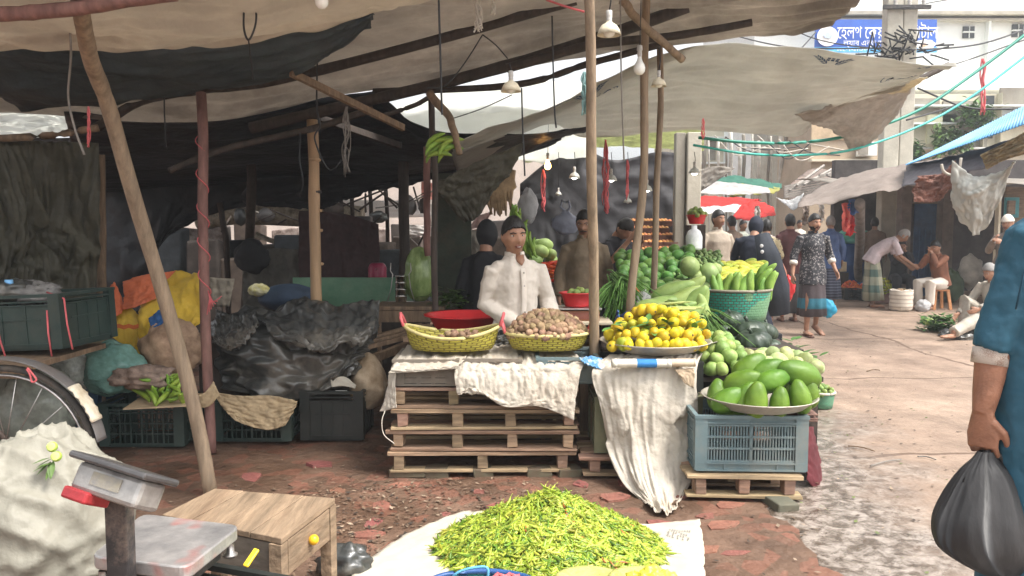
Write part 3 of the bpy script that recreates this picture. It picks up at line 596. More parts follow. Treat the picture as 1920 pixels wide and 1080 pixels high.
# fruit and vegetable meshes (unit: metres)
def veg(key, col, r, col2=None, rough=.5, amp=.06, fr=1.5, fn=None, rnd=.6, n=14, m_=9, dot=None, bump=.15, scale=9, bscale=30):
    m = mat(key, col, col2=col2, rough=rough, var=.25, rnd=rnd, bump=bump, bscale=bscale, scale=scale, spec=.33, dirt=.22, dcol=tuple(x * .7 + .015 for x in col))
    def f(b):
        b.ell((0, 0, 0), r, n=n, m=m_, amp=amp, fr=fr, fn=fn)
        if dot: b.mi = 1; b.ell((0, 0, -r[2] * 1.0), (r[0] * .22, r[1] * .22, r[2] * .08), n=8, m=5)
    return protomesh(f, [m, mat('blossom_end', (.05, .035, .02), bump=0)] if dot else m)
pear = lambda d, q: V((q.x * (1 - .22 * d.z), q.y * (1 - .22 * d.z), q.z))
def ribbed(k, a): return lambda d, q: V((q.x * (1 + a * cos(k * atan2(d.y, d.x))), q.y * (1 + a * cos(k * atan2(d.y, d.x))), q.z * (1 - .3 * max(0, abs(d.z) - .75) * 3)))
bend = lambda k, R: (lambda d, q: V((q.x + k * (q.z / R) ** 2, q.y, q.z)))
guavaY = veg('yellow_guava', (.64, .44, .015), (.034, .034, .038), col2=(.60, .50, .02), dot=True, fn=pear, rnd=.5)
guavaG = veg('greenish_guava', (.30, .40, .03), (.034, .034, .040), col2=(.50, .48, .03), dot=True, fn=pear, rnd=.6)
papaya = veg('green_papaya', (.045, .135, .014), (.064, .061, .104), col2=(.14, .25, .022), fn=lambda d, q: V((q.x * (1 - .15 * d.z) * (1 + .022 * cos(5 * atan2(d.y, d.x))), q.y * (1 - .15 * d.z) * (1 + .022 * cos(5 * atan2(d.y, d.x))), q.z)), n=30, m_=16, rnd=.35, scale=3, rough=.45, bump=.3)
brinjal = veg('green_round_aubergine', (.15, .25, .05), (.038, .038, .043), col2=(.30, .40, .12), fn=pear, rnd=.7, scale=14)
taro = veg('taro_corm', (.26, .165, .09), (.024, .023, .033), col2=(.44, .31, .19), amp=.35, fr=2.2, rnd=.6, rough=.9, bump=.8, scale=25, n=10, m_=7)
chilme = mat('green_chilli', (.20, .30, .025), col2=(.38, .43, .055), rough=.32, var=.35, rnd=1.0, bump=0, scale=4)
def chil(b, k=.35):
    P = [V((x, k * x * x * 8, 0)) for x in [(-.5 + i / 7) * .075 for i in range(8)]]
    b.loft(P, [.0016, .0045, .0056, .0058, .0054, .0046, .003, .0006], n=7)
    b.loft([P[0], P[0] + V((-.012, .003, .002))], .0011, n=4)
chm = [protomesh(lambda b, k=k: chil(b, k), chilme) for k in (-.9, .25, .9, 1.6)]
pump = mat('dark_pumpkin', (.025, .045, .032), col2=(.06, .085, .055), rough=.4, var=.3, rnd=.3)
pumpk = protomesh(lambda b: (b.ell((0, 0, 0), (.135, .135, .092), n=40, m=14, fn=lambda d, q: V((q.x * (1 - .10 * abs(sin(5 * atan2(d.y, d.x)))), q.y * (1 - .10 * abs(sin(5 * atan2(d.y, d.x)))), q.z * (1 - .35 * exp(-((d.x ** 2 + d.y ** 2) / .06)) * (1 if d.z > 0 else .6))))), b.loft([(0, 0, .05), (.005, .003, .09), (.02, .005, .11)], [.018, .012, .014], n=8)), pump)
gourd = veg('bottle_gourd', (.24, .36, .09), (.062, .062, .165), col2=(.38, .50, .16), fn=lambda d, q: V((q.x * (1 - .22 * d.z), q.y * (1 - .22 * d.z), q.z)), n=20, m_=12, rnd=.3, scale=6, rough=.4)
dkfruit = veg('dark_green_gourd', (.045, .13, .025), (.052, .052, .062), col2=(.12, .26, .05), rnd=.5, n=16, m_=10)
melon = veg('pale_round_gourd', (.24, .36, .10), (.072, .072, .074), col2=(.36, .46, .18), rnd=.4, n=18, m_=11, amp=.02)
potol = veg('pointed_gourd', (.11, .20, .05), (.021, .021, .044), col2=(.30, .42, .16), rnd=.5, n=10, m_=7)
cuke = veg('yellow_green_cucumber', (.40, .50, .05), (.03, .03, .062), col2=(.62, .62, .08), rnd=.8, n=12, m_=8)
sponge = veg('ridge_gourd', (.13, .27, .04), (.034, .034, .115), col2=(.26, .42, .08), fn=bend(.025, .115), rnd=.4, n=14, m_=10)
tomato = veg('tomato', (.62, .09, .03), (.03, .03, .026), col2=(.7, .2, .06), rnd=.4, n=12, m_=8)
carrot = protomesh(lambda b: b.loft([(0, 0, -.08), (0, 0, -.04), (.003, 0, .03), (.002, 0, .08)], [.002, .011, .017, .014], n=8), mat('red_carrot', (.62, .07, .02), var=.3, rnd=.5, rough=.5))
mango = veg('pale_green_gourd', (.22, .36, .09), (.07, .07, .095), col2=(.35, .48, .17), rnd=.4, n=16, m_=10)
banana_m = mat('green_banana', (.16, .34, .03), col2=(.30, .46, .07), rough=.45, var=.25, rnd=.5)
banana = protomesh(lambda b: b.loft([(.03, 0, -.095), (.012, 0, -.07), (0, 0, -.03), (0, 0, .02), (.01, 0, .06), (.028, 0, .095)], [.004, .012, .019, .02, .016, .006], n=6), banana_m)
onion = veg('small_potato', (.42, .30, .2), (.026, .024, .028), col2=(.55, .42, .3), rnd=.4, rough=.8, n=10, m_=7, amp=.2)
limeh = mat('lime_flesh', (.55, .66, .18), scale=30)

# --- central pallet stack ---
px0 = W(905, 905, 4.98); bx_, by_ = px0.x, 5.165
PH = .131
pst = [('lowest pallet of the central stack, resting on broken bricks', -.012, .02, 1.14), ('second pallet from the ground in the central stack', .02, -.012, 1.17), ('third pallet from the ground in the central stack', .015, .008, 1.15), ('top pallet of the central stack, under the cloths', .005, -.006, 1.14)]
for i, (lb, dx, yw, ww) in enumerate(pst): pallet(lb, (bx_ + dx, by_, .015 + i * PH), ww, .86, PH - .003, yaw=yw, nb=3 if i < 1 else 4, seed=20 + i)
for i, (px, ln) in enumerate(((765, .22), (820, .14), (905, .12), (1010, .16), (1065, .14))):
    p = W(px, 905, 4.80); b = MB(); b.box((p.x, p.y, .006), (ln, .11, .055), rot=(0, 0, random.uniform(-.2, .2)), jit=.006); tag(b.fin('brick', mat('mossy_brick', (.15, .09, .06), col2=(.11, .11, .07), scale=12, dirt=.5), smooth=False, bevel=.006), ['mossy brick under the left corner of the pallet stack', 'second brick from the left under the pallet stack', 'third brick from the left under the pallet stack', 'brick under the middle right of the pallet stack', 'brick under the right end of the pallet stack'][i], 'brick', 'bricks propping the pallets')
TZ = .018 + 4 * PH  # top of stack
c = crate('dusty grey crate with round holes showing under the left cloth', (W(800, 735, 4.80).x, 4.98, TZ), .38, .44, .165, browncrate, style='holes', nx=6)
crate('dusty grey crate hidden under the middle cloth', (W(925, 735, 4.98).x, 5.00, TZ), .34, .42, .165, browncrate, style='holes')
crate('dusty blue crate peeking out at the right end of the pallet stack', (W(1060, 735, 4.98).x, 4.99, TZ), .36, .42, .175, greycrate, style='solid')
BZ = TZ + .18
def drape(name, front, back, m, label, **kw):
    """cloth over an edge: rows from back of the table to the hanging hem"""
    return sheet(name, back + front, m, **kw)[0]
yf = 4.695
def Wf(px, py, D=yf): return W(px, py, D)
o = drape('cloth', [[Wf(735, 690, 4.70), Wf(800, 690, 4.70), Wf(860, 684, 4.70)], [Wf(728, 700, 4.68), Wf(800, 696, 4.69), Wf(864, 690, 4.68)]],
    [[V((bx_ - .50, 5.2, BZ + .004)), V((bx_ - .3, 5.2, BZ + .004)), V((bx_ - .08, 5.2, BZ + .004))], [Wf(742, 677, 4.80), Wf(800, 675, 4.80), Wf(872, 673, 4.80)]], sackcloth, 'x', amp=.012, fr=3, seed=41, nu=40)
tag(o, 'short white cloth over the holed crate at the left of the stall', 'cloth')
o = sheet('cloth', [[Wf(742, 672, 4.80), Wf(760, 672, 4.80)], [Wf(730, 700, 4.74), Wf(742, 700, 4.72)], [Wf(722, 745, 4.74), Wf(742, 745, 4.7)], [Wf(712, 772, 4.74), Wf(744, 765, 4.7)]], sackcloth, amp=.012, fr=3, seed=42, nu=12, nv=24, ragged=.05)[0]
tag(o, 'narrow twisted cloth end hanging at the left corner of the pallet stack', 'cloth')
wire('string', [Wf(722, 770, 4.72), Wf(716, 790, 4.70), Wf(720, 815, 4.7), Wf(740, 832, 4.7)], .003, whiteraf, 'frayed white string trailing from the twisted cloth end', 'string')
o = drape('cloth', [[Wf(852, 700), Wf(905, 700), Wf(965, 702), Wf(1020, 702), Wf(1088, 700)], [Wf(856, 735, 4.67), Wf(900, 737, 4.66), Wf(960, 752, 4.66), Wf(1020, 748, 4.66), Wf(1080, 750, 4.67)], [Wf(862, 738, 4.66), Wf(890, 728, 4.65), Wf(945, 762, 4.65), Wf(1010, 762, 4.65), Wf(1076, 788, 4.66)]],
    [[V((bx_ - .14, 5.28, BZ + .010)), V((bx_ + .0, 5.28, BZ + .010)), V((bx_ + .2, 5.28, BZ + .010)), V((bx_ + .36, 5.28, BZ + .010)), V((bx_ + .54, 5.28, BZ + .010))], [Wf(858, 680, 4.79), Wf(905, 680, 4.79), Wf(965, 680, 4.79), Wf(1020, 680, 4.79), Wf(1092, 680, 4.79)]], sackcloth, 'x', amp=.016, fr=3.2, an=(2.2, .7), seed=43, nu=90, nv=50, ragged=.02)
tag(o, 'wide wrinkled white sackcloth hanging over the middle of the stall front', 'cloth')
# baskets
weaveY = pattern('yellow_green_weave', (.52, .46, .07), 'weave', (.20, .16, .03), 2.6, rough=.55)
rimY = mat('pale_cane_rim', (.58, .50, .22), var=.2, scale=20)
def basket(label, c, rx, ry, h, m=weaveY, rimm=rimY, hm=pinkstr, handles=(-1, 1), wave=.0, name='basket', flare=.12):
    r = thing(name, label, 'basket', c); fz = (lambda a, q: wave * cos(2 * a) * (q / rx) if q > rx * .9 else 0) if wave else None
    b = MB(); b.lathe([(.001, .004), (rx * .84, .004), (rx * .9, h * .33), (rx * (.96), h * .66), (rx, h)], n=44, sy=ry / rx, uv=True, fz=fz)
    b.lathe([(rx * .985, h), (rx * .94, h * .66), (rx * .88, h * .33), (rx * .8, .012), (.001, .012)], n=44, sy=ry / rx, uv=True, fz=fz); b.fin('woven_wall', m, org=(0, 0, 0)).parent = r
    b = MB(); P = [V((cos(a) * rx, sin(a) * ry, h + (wave * cos(2 * a) if wave else 0))) for a in [2 * pi * i / 44 for i in range(45)]]; b.loft(P, .011, n=7, cap=False); b.fin('rim', rimm, org=(0, 0, 0)).parent = r
    for s in handles:
        b = MB(); hz = h + (wave if wave else 0); b.loft([(s * rx * 1.0, -.05, hz), (s * rx * 1.06, -.045, hz + .05), (s * rx * 1.08, 0, hz + .075), (s * rx * 1.06, .045, hz + .05), (s * rx, .05, hz)], .010, n=7); b.fin('handle', hm, org=(0, 0, 0)).parent = r
    return r
c1 = W(848, 672, 4.98); basket('yellow woven basket with a pink handle, nearly empty, left of the heaped one', (c1.x, 5.0, BZ + .012), .30, .20, .118, wave=.03)
for p in mound(26, (c1.x + .06, 5.0, BZ + .05), .17, .13, .06, .042, 5, layers=1): inst(taro, 'taro', 'small taro corm lying in the nearly empty yellow basket', 'taro', 'taro corms in the left basket', p, rr(), random.uniform(.85, 1.1))
c2 = W(1026, 677, 4.95); basket('yellow woven basket heaped high with brown taro', (c2.x, 4.99, BZ + .016), .262, .19, .10)
heap(taro, 'taro', 'knobbly brown taro corm in the heaped right basket', 'taro', 'taro corms heaped in the right basket', mound(290, (c2.x, 4.99, BZ + .105), .245, .185, .14, .034, 6, layers=4, pw=.75), s=(.7, 1.15))
# red tubs
def tub(label, c, r1, h, m=redp, name='tub'):
    r = thing(name, label, 'tub', c)
    b = MB(); b.lathe([(.001, .0), (r1 * .68, 0), (r1 * .72, .01), (r1 * .95, h * .93), (r1 * 1.0, h * .95), (r1 * 1.02, h), (r1 * .96, h * 1.0), (r1 * .93, h * .94), (r1 * .69, .014), (.001, .014)], n=48); b.fin('bowl', m, org=(0, 0, 0)).parent = r
    b = MB(); b.lathe([(r1 * .975, h * .9), (r1 * 1.06, h * .93), (r1 * 1.07, h * .99), (r1 * 1.0, h * 1.0)], n=48); b.fin('rim', m, org=(0, 0, 0)).parent = r; return r
ct = W(873, 625, 5.75); b = MB(); b.box((ct.x + .25, 5.95, ct.z - .02), (1.35, .8, .03)); 
for sx in (-1, 1):
    for sy in (-1, 1): b.box((ct.x + .25 + sx * .6, 5.95 + sy * .33, (ct.z - .035) / 2), (.06, .06, ct.z - .035))
tag(b.fin('table', wood, smooth=False), 'low plank table under the wide red tub', 'table')
tub('wide shallow red plastic tub behind the yellow baskets', (ct.x, 5.78, ct.z), .285, .14)
# board with wooden scale and red bowl
q = W(1080, 606, 5.45); b = MB(); b.box((q.x + .02, 5.6, q.z), (.46, .36, .024)); tag(b.fin('board', mat('cream_board', (.6, .52, .38), var=.15), smooth=False, bevel=.006), 'cream board holding the wooden scale tray beside the vendor', 'board')
b = MB()
for sx in (-.18, .2): b.box((q.x + sx, 5.62, (q.z - .012) / 2), (.05, .3, q.z - .012))
b.box((q.x + .02, 5.62, q.z - .07), (.40, .26, .06)); tag(b.fin('stand', darkwood, smooth=False), 'dark wooden stand under the cream board', 'stand')
r = thing('weighing_scale', 'reddish wooden weighing box with a printed face, under the red bowl', 'scale', (q.x + .03, 5.58, q.z + .012))
b = MB(); b.box((0, 0, .035), (.27, .2, .07), jit=.002); b.fin('case', mat('terracotta_plate', (.42, .17, .10), var=.25, dirt=.3), org=(0, 0, 0), smooth=False, bevel=.006).parent = r
b = MB(); b.box((-.02, -.104, .036), (.19, .006, .045)); b.fin('face_plate', mat('dark_plate', (.2, .07, .05), var=.3), org=(0, 0, 0), smooth=False).parent = r
b = MB(); b.box((0, 0, .082), (.30, .24, .012)); b.fin('pan', steel, org=(0, 0, 0), smooth=False, bevel=.004).parent = r
tub('small bright red bowl on the weighing box', (W(1080, 572, 5.6).x + .01, 5.6, q.z + .102), .125, .10)
for p in mound(9, (W(1085, 545, 5.6).x, 5.6, q.z + .185), .08, .08, .03, .04, 9, layers=1): inst(brinjal, 'aubergine', 'green vegetable poking out of the small bright red bowl', 'vegetable', 'greens in the red bowl', p, rr(), .6)
b = MB(); P = [W(915 + i * 9, 622 - 10 * sin(i * .8) + random.uniform(-6, 6), 5.28 - .02 * i) for i in range(10)]
sheet('plastic_bag', [[W(905, 625, 5.3), W(940, 600, 5.4), W(985, 585, 5.5), W(1010, 592, 5.5)], [W(900, 640, 5.22), W(940, 628, 5.25), W(975, 612, 5.3), W(1005, 608, 5.35)], [W(905, 652, 5.2), W(935, 650, 5.2), W(960, 640, 5.2), W(985, 625, 5.25)]], blackpoly, amp=.03, fr=4, crump=2.5, seed=51)[0].name
tag(bpy.context.scene.objects['plastic_bag'], 'crumpled black plastic bag between the two yellow baskets', 'plastic bag')

# --- middle stall: guava tray, olive crate, white sack ---
pallet('small pallet under the hanging white sack', (W(1210, 905, 4.9).x, 4.98, .01), .84, .6, .118, yaw=-.02, nb=3, seed=31)
crate('narrow olive crate standing at the left of the hanging white sack', (W(1165, 880, 4.9).x, 4.93, .128), .36, .4, .36, olivecrate, style='solid')
crate('olive crate hidden behind the hanging white sack', (W(1262, 880, 4.9).x, 4.95, .128), .26, .42, .36, olivecrate, style='solid')
crate('upper olive crate behind the hanging white sack', (W(1215, 800, 4.9).x, 4.98, .488), .6, .4, .2, blackcrate, style='grid')
def tray(label, c, r_, h, m=alum, name='tray'):
    b = MB(); b.lathe([(.001, 0), (r_ * .62, 0), (r_ * .8, h * .25), (r_ * .94, h * .78), (r_ * 1.0, h * .95), (r_ * 1.03, h * 1.03), (r_ * 1.015, h * 1.08), (r_ * .985, h), (r_ * .93, h * .86), (r_ * .78, h * .32), (r_ * .6, h * .1), (.001, h * .1)], n=60)
    o = b.fin(name, m, org=(0, 0, 0)); o.location = c; return tag(o, label, 'tray')
gc = V((W(1232, 660, 4.85).x, 4.92, W(1232, 668, 4.7).z)); tray('wide dull metal tray piled with yellow guavas', gc, .335, .065)
tray('second metal tray edge showing behind the guava tray', gc + V((.16, .2, -.005)), .27, .05)
k = 0
for row, (py, x0, x1, n, D) in enumerate(((645, 1140, 1322, 11, 4.66), (625, 1135, 1330, 12, 4.73), (606, 1160, 1325, 9, 4.82), (592, 1190, 1310, 7, 4.92))):
    for i in range(n):
        t = (i + .5) / n; px = x0 + (x1 - x0) * t + random.uniform(-3, 3); dd = D + .11 * (2 * t - 1) ** 2
        g = random.random() < (.15 if px > 1230 else .45); inst(guavaG if g else guavaY, 'guava', 'green tinged guava in the guava tray' if g else 'ripe yellow guava in the guava tray', 'guava', 'greenish guavas in the metal tray' if g else 'yellow guavas in the metal tray',
            W(px, py + random.uniform(-3, 3) + 3 * (2 * t - 1) ** 2, dd), (pi / 2 * random.choice((.5, 1, -.9, 2, .7)) + random.uniform(-.5, .5), random.uniform(-.5, .5), random.uniform(-.6, .6)), random.uniform(.85, 1.1))
for p in mound(70, gc + V((0, 0, .075)), .28, .27, .19, .062, 12, layers=2):
    if p.y > 4.85 or p.z < gc.z + .15: inst(guavaY, 'guava', 'ripe yellow guava in the guava tray', 'guava', 'yellow guavas in the metal tray', p, rr(), random.uniform(.85, 1.05))
def leaf(b, p, d, L_, w_, droop=.2, mi=0):
    d = V(d).normalized(); s = d.cross(V((0, 0, 1))).normalized() * w_; n = 5; prev = None; b.mi = mi
    for i in range(n + 1):
        t = i / n; q = V(p) + d * L_ * t - V((0, 0, droop * L_ * t * t)); ww = sin(pi * min(.98, t * .9 + .08)); a, c_, e = b.v(q - s * ww), b.v(q - V((0, 0, w_ * .25 * ww))), b.v(q + s * ww)
        if prev: b._f([prev[0], prev[1], c_, a]); b._f([prev[1], prev[2], e, c_])
        prev = (a, c_, e)
b = MB()
for i in range(26):
    t = random.random(); leaf(b, W(1140 + 180 * t, 600 + 25 * random.random(), 4.75 + .1 * random.random()), (random.uniform(-1, 1), random.uniform(-1, .3), random.uniform(-.1, .6)), .09, .02)
tag(b.fin('guava_leaves', leafg), 'loose green leaves tucked among the yellow guavas', 'leaves', kind='stuff')
wf = 4.60
ws = [[V((gc.x - .30, 4.78, .735)), V((gc.x - .1, 4.78, .735)), V((gc.x + .1, 4.78, .735)), V((gc.x + .26, 4.78, .735))],
      [W(1110, 698, wf + .06), W(1180, 690, wf + .04), W(1250, 690, wf + .04), W(1306, 694, wf + .06)],
      [W(1125, 760, wf + .03), W(1180, 765, wf - .02), W(1240, 765, wf - .02), W(1308, 765, wf + .03)],
      [W(1140, 840, wf + .03), W(1190, 840, wf - .05), W(1240, 840, wf - .05), W(1305, 845, wf + .03)],
      [W(1168, 905, wf - .12), W(1205, 905, wf - .2), W(1245, 905, wf - .2), W(1294, 900, wf - .1)],
      [W(1203, 938, 4.33), W(1222, 940, 4.28), W(1250, 940, 4.28), W(1277, 938, 4.33)],
      [G(1212, 952) + V((0, 0, .03)), G(1230, 966) + V((0, 0, .02)), G(1255, 968) + V((0, 0, .02)), G(1272, 952) + V((0, 0, .03))]]
o, _ = sheet('hanging_sack', ws, sackcloth, amp=.022, fr=1.3, an=(1.6, .6), crump=1.1, seed=61, wr=.006, nu=90, nv=90, ragged=.02); tag(o, 'long white woven sack hanging down to the mud between the two trays', 'sack')
b = MB()
for i in range(60):
    p = W(1285 + random.uniform(-6, 22), 845 + random.uniform(-12, 70), wf - .01); a = random.uniform(-1, 1); b.loft([p, p + V((.03 * cos(a), -.01, -.02)), p + V((.05 * cos(a), -.012, -.06 - .03 * random.random()))], .0012, n=3)
b.fin('frayed_threads', whiteraf, o)
def rollobj(x0, x1, py, D, r_, mats, label):
    b = MB(); P = [W(x0 + (x1 - x0) * i / 12, py, D) for i in range(13)]
    for i in range(12):
        b.mi = 0 if i < 5 else (1 if i < 9 else 0) if len(mats) > 1 else 0
        b.loft([P[i], P[i + 1]], (r_ * 1.4, r_), n=12, side=(0, 1, 0), cap=(i in (0, 11)))
    return tag(b.fin('paper_roll', mats), label, 'paper roll')
rollobj(1147, 1258, 681, 4.60, .026, [mat('newsprint', (.62, .58, .5), scale=20, var=.15), mat('blue_print', (.03, .18, .45), var=.2)], 'rolled white paper with a blue band lying on top of the hanging sack')
rollobj(1258, 1303, 680, 4.60, .024, [mat('tan_paper', (.55, .44, .32), var=.15)], 'rolled tan paper to the right of the blue banded roll')
sheet('plastic_wrapper', [[W(1085, 672, 4.75), W(1110, 668, 4.75), W(1140, 676, 4.75)], [W(1095, 680, 4.7), W(1115, 682, 4.7), W(1145, 685, 4.7)], [W(1115, 688, 4.66), W(1130, 692, 4.66), W(1150, 690, 4.66)]], pattern('blue_printed_wrapper', (.10, .27, .5), 'floral', (.7, .7, .68), 30, thr=.35), amp=.015, fr=4, seed=64, nu=30, nv=20)
tag(bpy.context.scene.objects['plastic_wrapper'], 'crumpled blue printed wrapper between the taro basket and the white sack', 'wrapper')
sheet('paper_scrap', [[W(1264, 693, 4.585), W(1300, 690, 4.585)], [W(1275, 705, 4.57), W(1303, 702, 4.575)], [W(1283, 718, 4.56), W(1300, 728, 4.57)]], mat('brown_card', (.42, .32, .22)), amp=.008, seed=65, nu=12, nv=12)
tag(bpy.context.scene.objects['paper_scrap'], 'curled brown card scrap at the top right of the hanging sack', 'paper')

# --- papaya stall ---
pc = W(1400, 945, 4.35); pallet('small pallet under the blue papaya crate', (pc.x - .02, 4.53, .012), .63, .5, .13, yaw=-.05, nb=3, seed=33)
b = MB(); g = G(1474, 957); b.box((g.x, g.y + .10, .0), (.12, .2, .06), rot=(0, 0, .15), jit=.004); tag(b.fin('brick', mat('mossy_grey_brick', (.11, .11, .08), dirt=.4), smooth=False, bevel=.008), 'mossy grey brick under the right end of the papaya pallet', 'brick')
crate('large dusty blue crate with slotted front under the papayas', (pc.x + .02, 4.54, .143), .60, .42, .325, greycrate, yaw=-.04, style='slit')
tc_ = V((W(1418, 765, 4.55).x, 4.51, .470)); tray('broad shallow metal tray heaped with green papayas', tc_, .315, .07)
pp = [(1395, 745, 1.0, 4.47, .5), (1365, 748, 1.0, 4.46, .9), (1418, 748, 1.02, 4.40, 0), (1462, 752, .85, 4.40, .05), (1500, 742, .95, 4.44, -.1), (1518, 735, .85, 4.52, 0), (1392, 715, 1.1, 4.55, 1.2), (1450, 712, 1.0, 4.50, 1.35), (1405, 688, 1.1, 4.62, .9), (1438, 695, 1.1, 4.58, 1.1), (1497, 700, 1.3, 4.55, -1.2), (1370, 760, .8, 4.5, 0), (1345, 738, .9, 4.58, 0), (1478, 722, .9, 4.56, .7), (1425, 725, .9, 4.6, .7)]
for i, (px, py, s, D, a) in enumerate(pp):
    o = inst(papaya, 'papaya', 'green papaya in the broad metal tray on the blue crate', 'papaya', 'green papayas in the tray', W(px, py + 2, D - .05), (random.uniform(-.25, .25), a + random.uniform(-.1, .1), random.uniform(-.3, .3)), s)
b = MB(); b.box((0, 0, 0), (.18, .12, .012)); 
fo = thing('folded_cloth', 'folded brown cloth tucked under the right edge of the papaya tray', 'cloth', W(1490, 782, 4.5))
for i in range(3):
    b = MB(); b.grid(sheetfn([[V((-.1, -.06, i * .014)), V((.11, -.06, i * .014 - .006))], [V((-.1, .06, i * .014)), V((.11, .06, i * .014))]], amp=.008, seed=i), 16, 8); ob = b.fin('fold', mat('brown_cloth', (.16, .09, .07), var=.3), org=(0, 0, 0), mods=[('SOLIDIFY', dict(thickness=.008))]); ob.parent = fo
sheet('cloth', [[W(1505, 800, 4.6), W(1520, 800, 4.75), W(1525, 800, 5.0)], [W(1512, 860, 4.55), W(1532, 860, 4.7), W(1535, 850, 5.0)], [W(1512, 900, 4.5), W(1545, 925, 4.6), W(1540, 880, 5.0)]], mat('maroon_cloth', (.085, .012, .016), var=.25, rough=.9), amp=.012, seed=66, nu=20, nv=30)
bpy.context.scene.objects['cloth.003' if 'cloth.003' in bpy.context.scene.objects else 'cloth'].name
for o in list(SC.objects):
    if o.type == 'MESH' and o.data.materials and o.data.materials[0].name == 'maroon_cloth': tag(o, 'maroon cloth hanging behind the right corner of the blue crate', 'cloth')

# --- sloping vegetable stand behind: solid table slabs under each heap ---
def slab(label, x0, x1, y0, y1, z, m=darkwood):
    b = MB(); b.box(((x0 + x1) / 2, (y0 + y1) / 2, z - .015), (x1 - x0, y1 - y0, .03))
    for x in (x0 + .05, x1 - .05):
        for y in (y0 + .05, y1 - .05): b.box((x, y, (z - .03) / 2), (.06, .06, z - .03))
    return tag(b.fin('table', m, smooth=False), label, 'table')
slab('dark plank table under the round green aubergines', 1.02, 1.93, 4.9, 5.32, .57)
slab('long dark plank table under the gourds and bunched beans', .62, 1.95, 5.3, 6.35, .68)
slab('rear plank table under the dark green gourds', .95, 2.0, 6.4, 7.9, .72)
av = W(1352, 715, 5.0); heap(brinjal, 'aubergine', 'pale green round aubergine in the heap behind the papayas', 'aubergine', 'round aubergines behind the papayas', mound(64, (av.x, 5.15, .62), .19, .3, .17, .075, 15), s=(.9, 1.25))
squash = veg('pale_squash', (.26, .36, .10), (.04, .04, .052), col2=(.42, .48, .24), rnd=.9, amp=.12, scale=14); heap(squash, 'squash', 'pale green squash in the low heap behind the papaya tray', 'squash', 'pale squashes behind the papaya tray', mound(40, (W(1450, 690, 5.15).x, 5.14, .585), .29, .19, .09, .08, 16), s=(.9, 1.35))
for i, (px, py, s, D) in enumerate(((1412, 640, .95, 5.5), (1370, 600, .75, 5.95), (1402, 622, 1.0, 5.75), (1432, 622, .8, 5.85), (1375, 640, .75, 5.8), (1385, 650, .8, 5.62), (1418, 655, .85, 5.62), (1440, 655, .75, 5.6), (1362, 628, .7, 5.85))):
    inst(pumpk, 'pumpkin', 'dark green ribbed pumpkin in the pile under the woven basket', 'pumpkin', 'dark green pumpkins', W(px, py, D), (random.uniform(-.4, .6), random.uniform(-.4, .4), random.uniform(0, 6)), s)
def bunch(label, a, b_, n, w_, m, L_=.35, name='bean_bunch', r_=.0045, droop=.02):
    q = MB(); a, b_ = V(a), V(b_)
    for i in range(n):
        o1 = V([random.gauss(0, w_) for _ in '123']); o2 = o1 * 1.7 + V([random.gauss(0, w_ * .6) for _ in '123']); p = a + o1 * .5; e = b_ + o2
        mid = p.lerp(e, .5) + V((0, 0, droop)); q.loft([p, mid, e], [r_, r_, r_ * .4], n=5)
    return tag(q.fin(name, m), label, 'vegetable bunch')
beanm = mat('long_bean', (.09, .20, .05), col2=(.17, .30, .08), scale=20, var=.3)
bunch('dark green bunch of long beans between the guavas and pumpkins', W(1310, 585, 5.75), W(1345, 640, 5.2), 90, .035, beanm)
bunch('green stemmed bunch lying left of the slim post pair', W(1165, 530, 6.2), W(1150, 585, 5.7), 90, .05, mat('leek_green', (.10, .27, .05), col2=(.2, .38, .08), scale=15), name='stem_bunch', r_=.008)
bunch('green stalks spilling towards the grey brown post', W(1150, 520, 6.3), W(1195, 580, 5.7), 60, .05, MATS['leek_green'], name='stem_bunch', r_=.007)
bunch('bundle of pale green okra pods in front of the bottle gourds', W(1250, 575, 5.45), W(1290, 618, 5.2), 46, .04, mat('okra', (.22, .36, .08), col2=(.35, .48, .14), scale=12), name='okra_bunch', r_=.012)
bunch('long pale yellow green stalks laid above the guavas', W(1200, 595, 5.3), W(1290, 600, 5.15), 30, .03, mat('pale_stalk', (.35, .42, .12), col2=(.5, .55, .2), scale=12), name='stalk_bunch', r_=.011)
gd = [(1262, 545, 1.0, 5.75, 1.2), (1288, 545, 1.0, 5.8, .9), (1250, 570, 1.0, 5.6, 1.4), (1296, 568, 1.0, 5.6, .7), (1315, 570, .8, 5.6, .3), (1230, 575, .9, 5.55, 1.5), (1280, 560, .95, 5.62, 1.0), (1240, 592, .7, 5.4, 1.3), (1318, 585, .85, 5.55, -.2), (1272, 580, .8, 5.5, 1.2), (1300, 590, .7, 5.45, .8)]
for i, (px, py, s, D, a) in enumerate(gd): inst(gourd, 'bottle_gourd', 'pale green bottle gourd in the pile above the guavas', 'gourd', 'bottle gourds above the guava tray', W(px, py, D), (random.uniform(-.2, .2), a, random.uniform(-.3, .3)), s)
sheet('plastic_bag', [[W(1188, 552, 5.9), W(1205, 545, 5.9), W(1222, 552, 5.9)], [W(1186, 570, 5.8), W(1205, 566, 5.75), W(1225, 570, 5.8)], [W(1190, 590, 5.7), W(1205, 596, 5.65), W(1225, 590, 5.7)]], clearbag('white_film', (.6, .6, .56), .7), amp=.03, fr=3, seed=71, nu=30, nv=20)
ob = [o for o in SC.objects if o.name.startswith('plastic_bag')][-1]; tag(ob, 'white translucent bag beside the bottle gourds', 'plastic bag')
bunch('bright blue plastic scrap and strings behind the guavas', W(1160, 600, 5.3), W(1180, 612, 5.2), 20, .03, bluep, name='blue_scrap', r_=.01)
for p in mound(16, W(1172, 555, 6.35), .12, .1, .07, .05, 21): inst(tomato, 'tomato', 'orange red tomato in the small heap beside the grey brown post', 'tomato', 'tomatoes by the post', p, rr(), random.uniform(.8, 1.1))
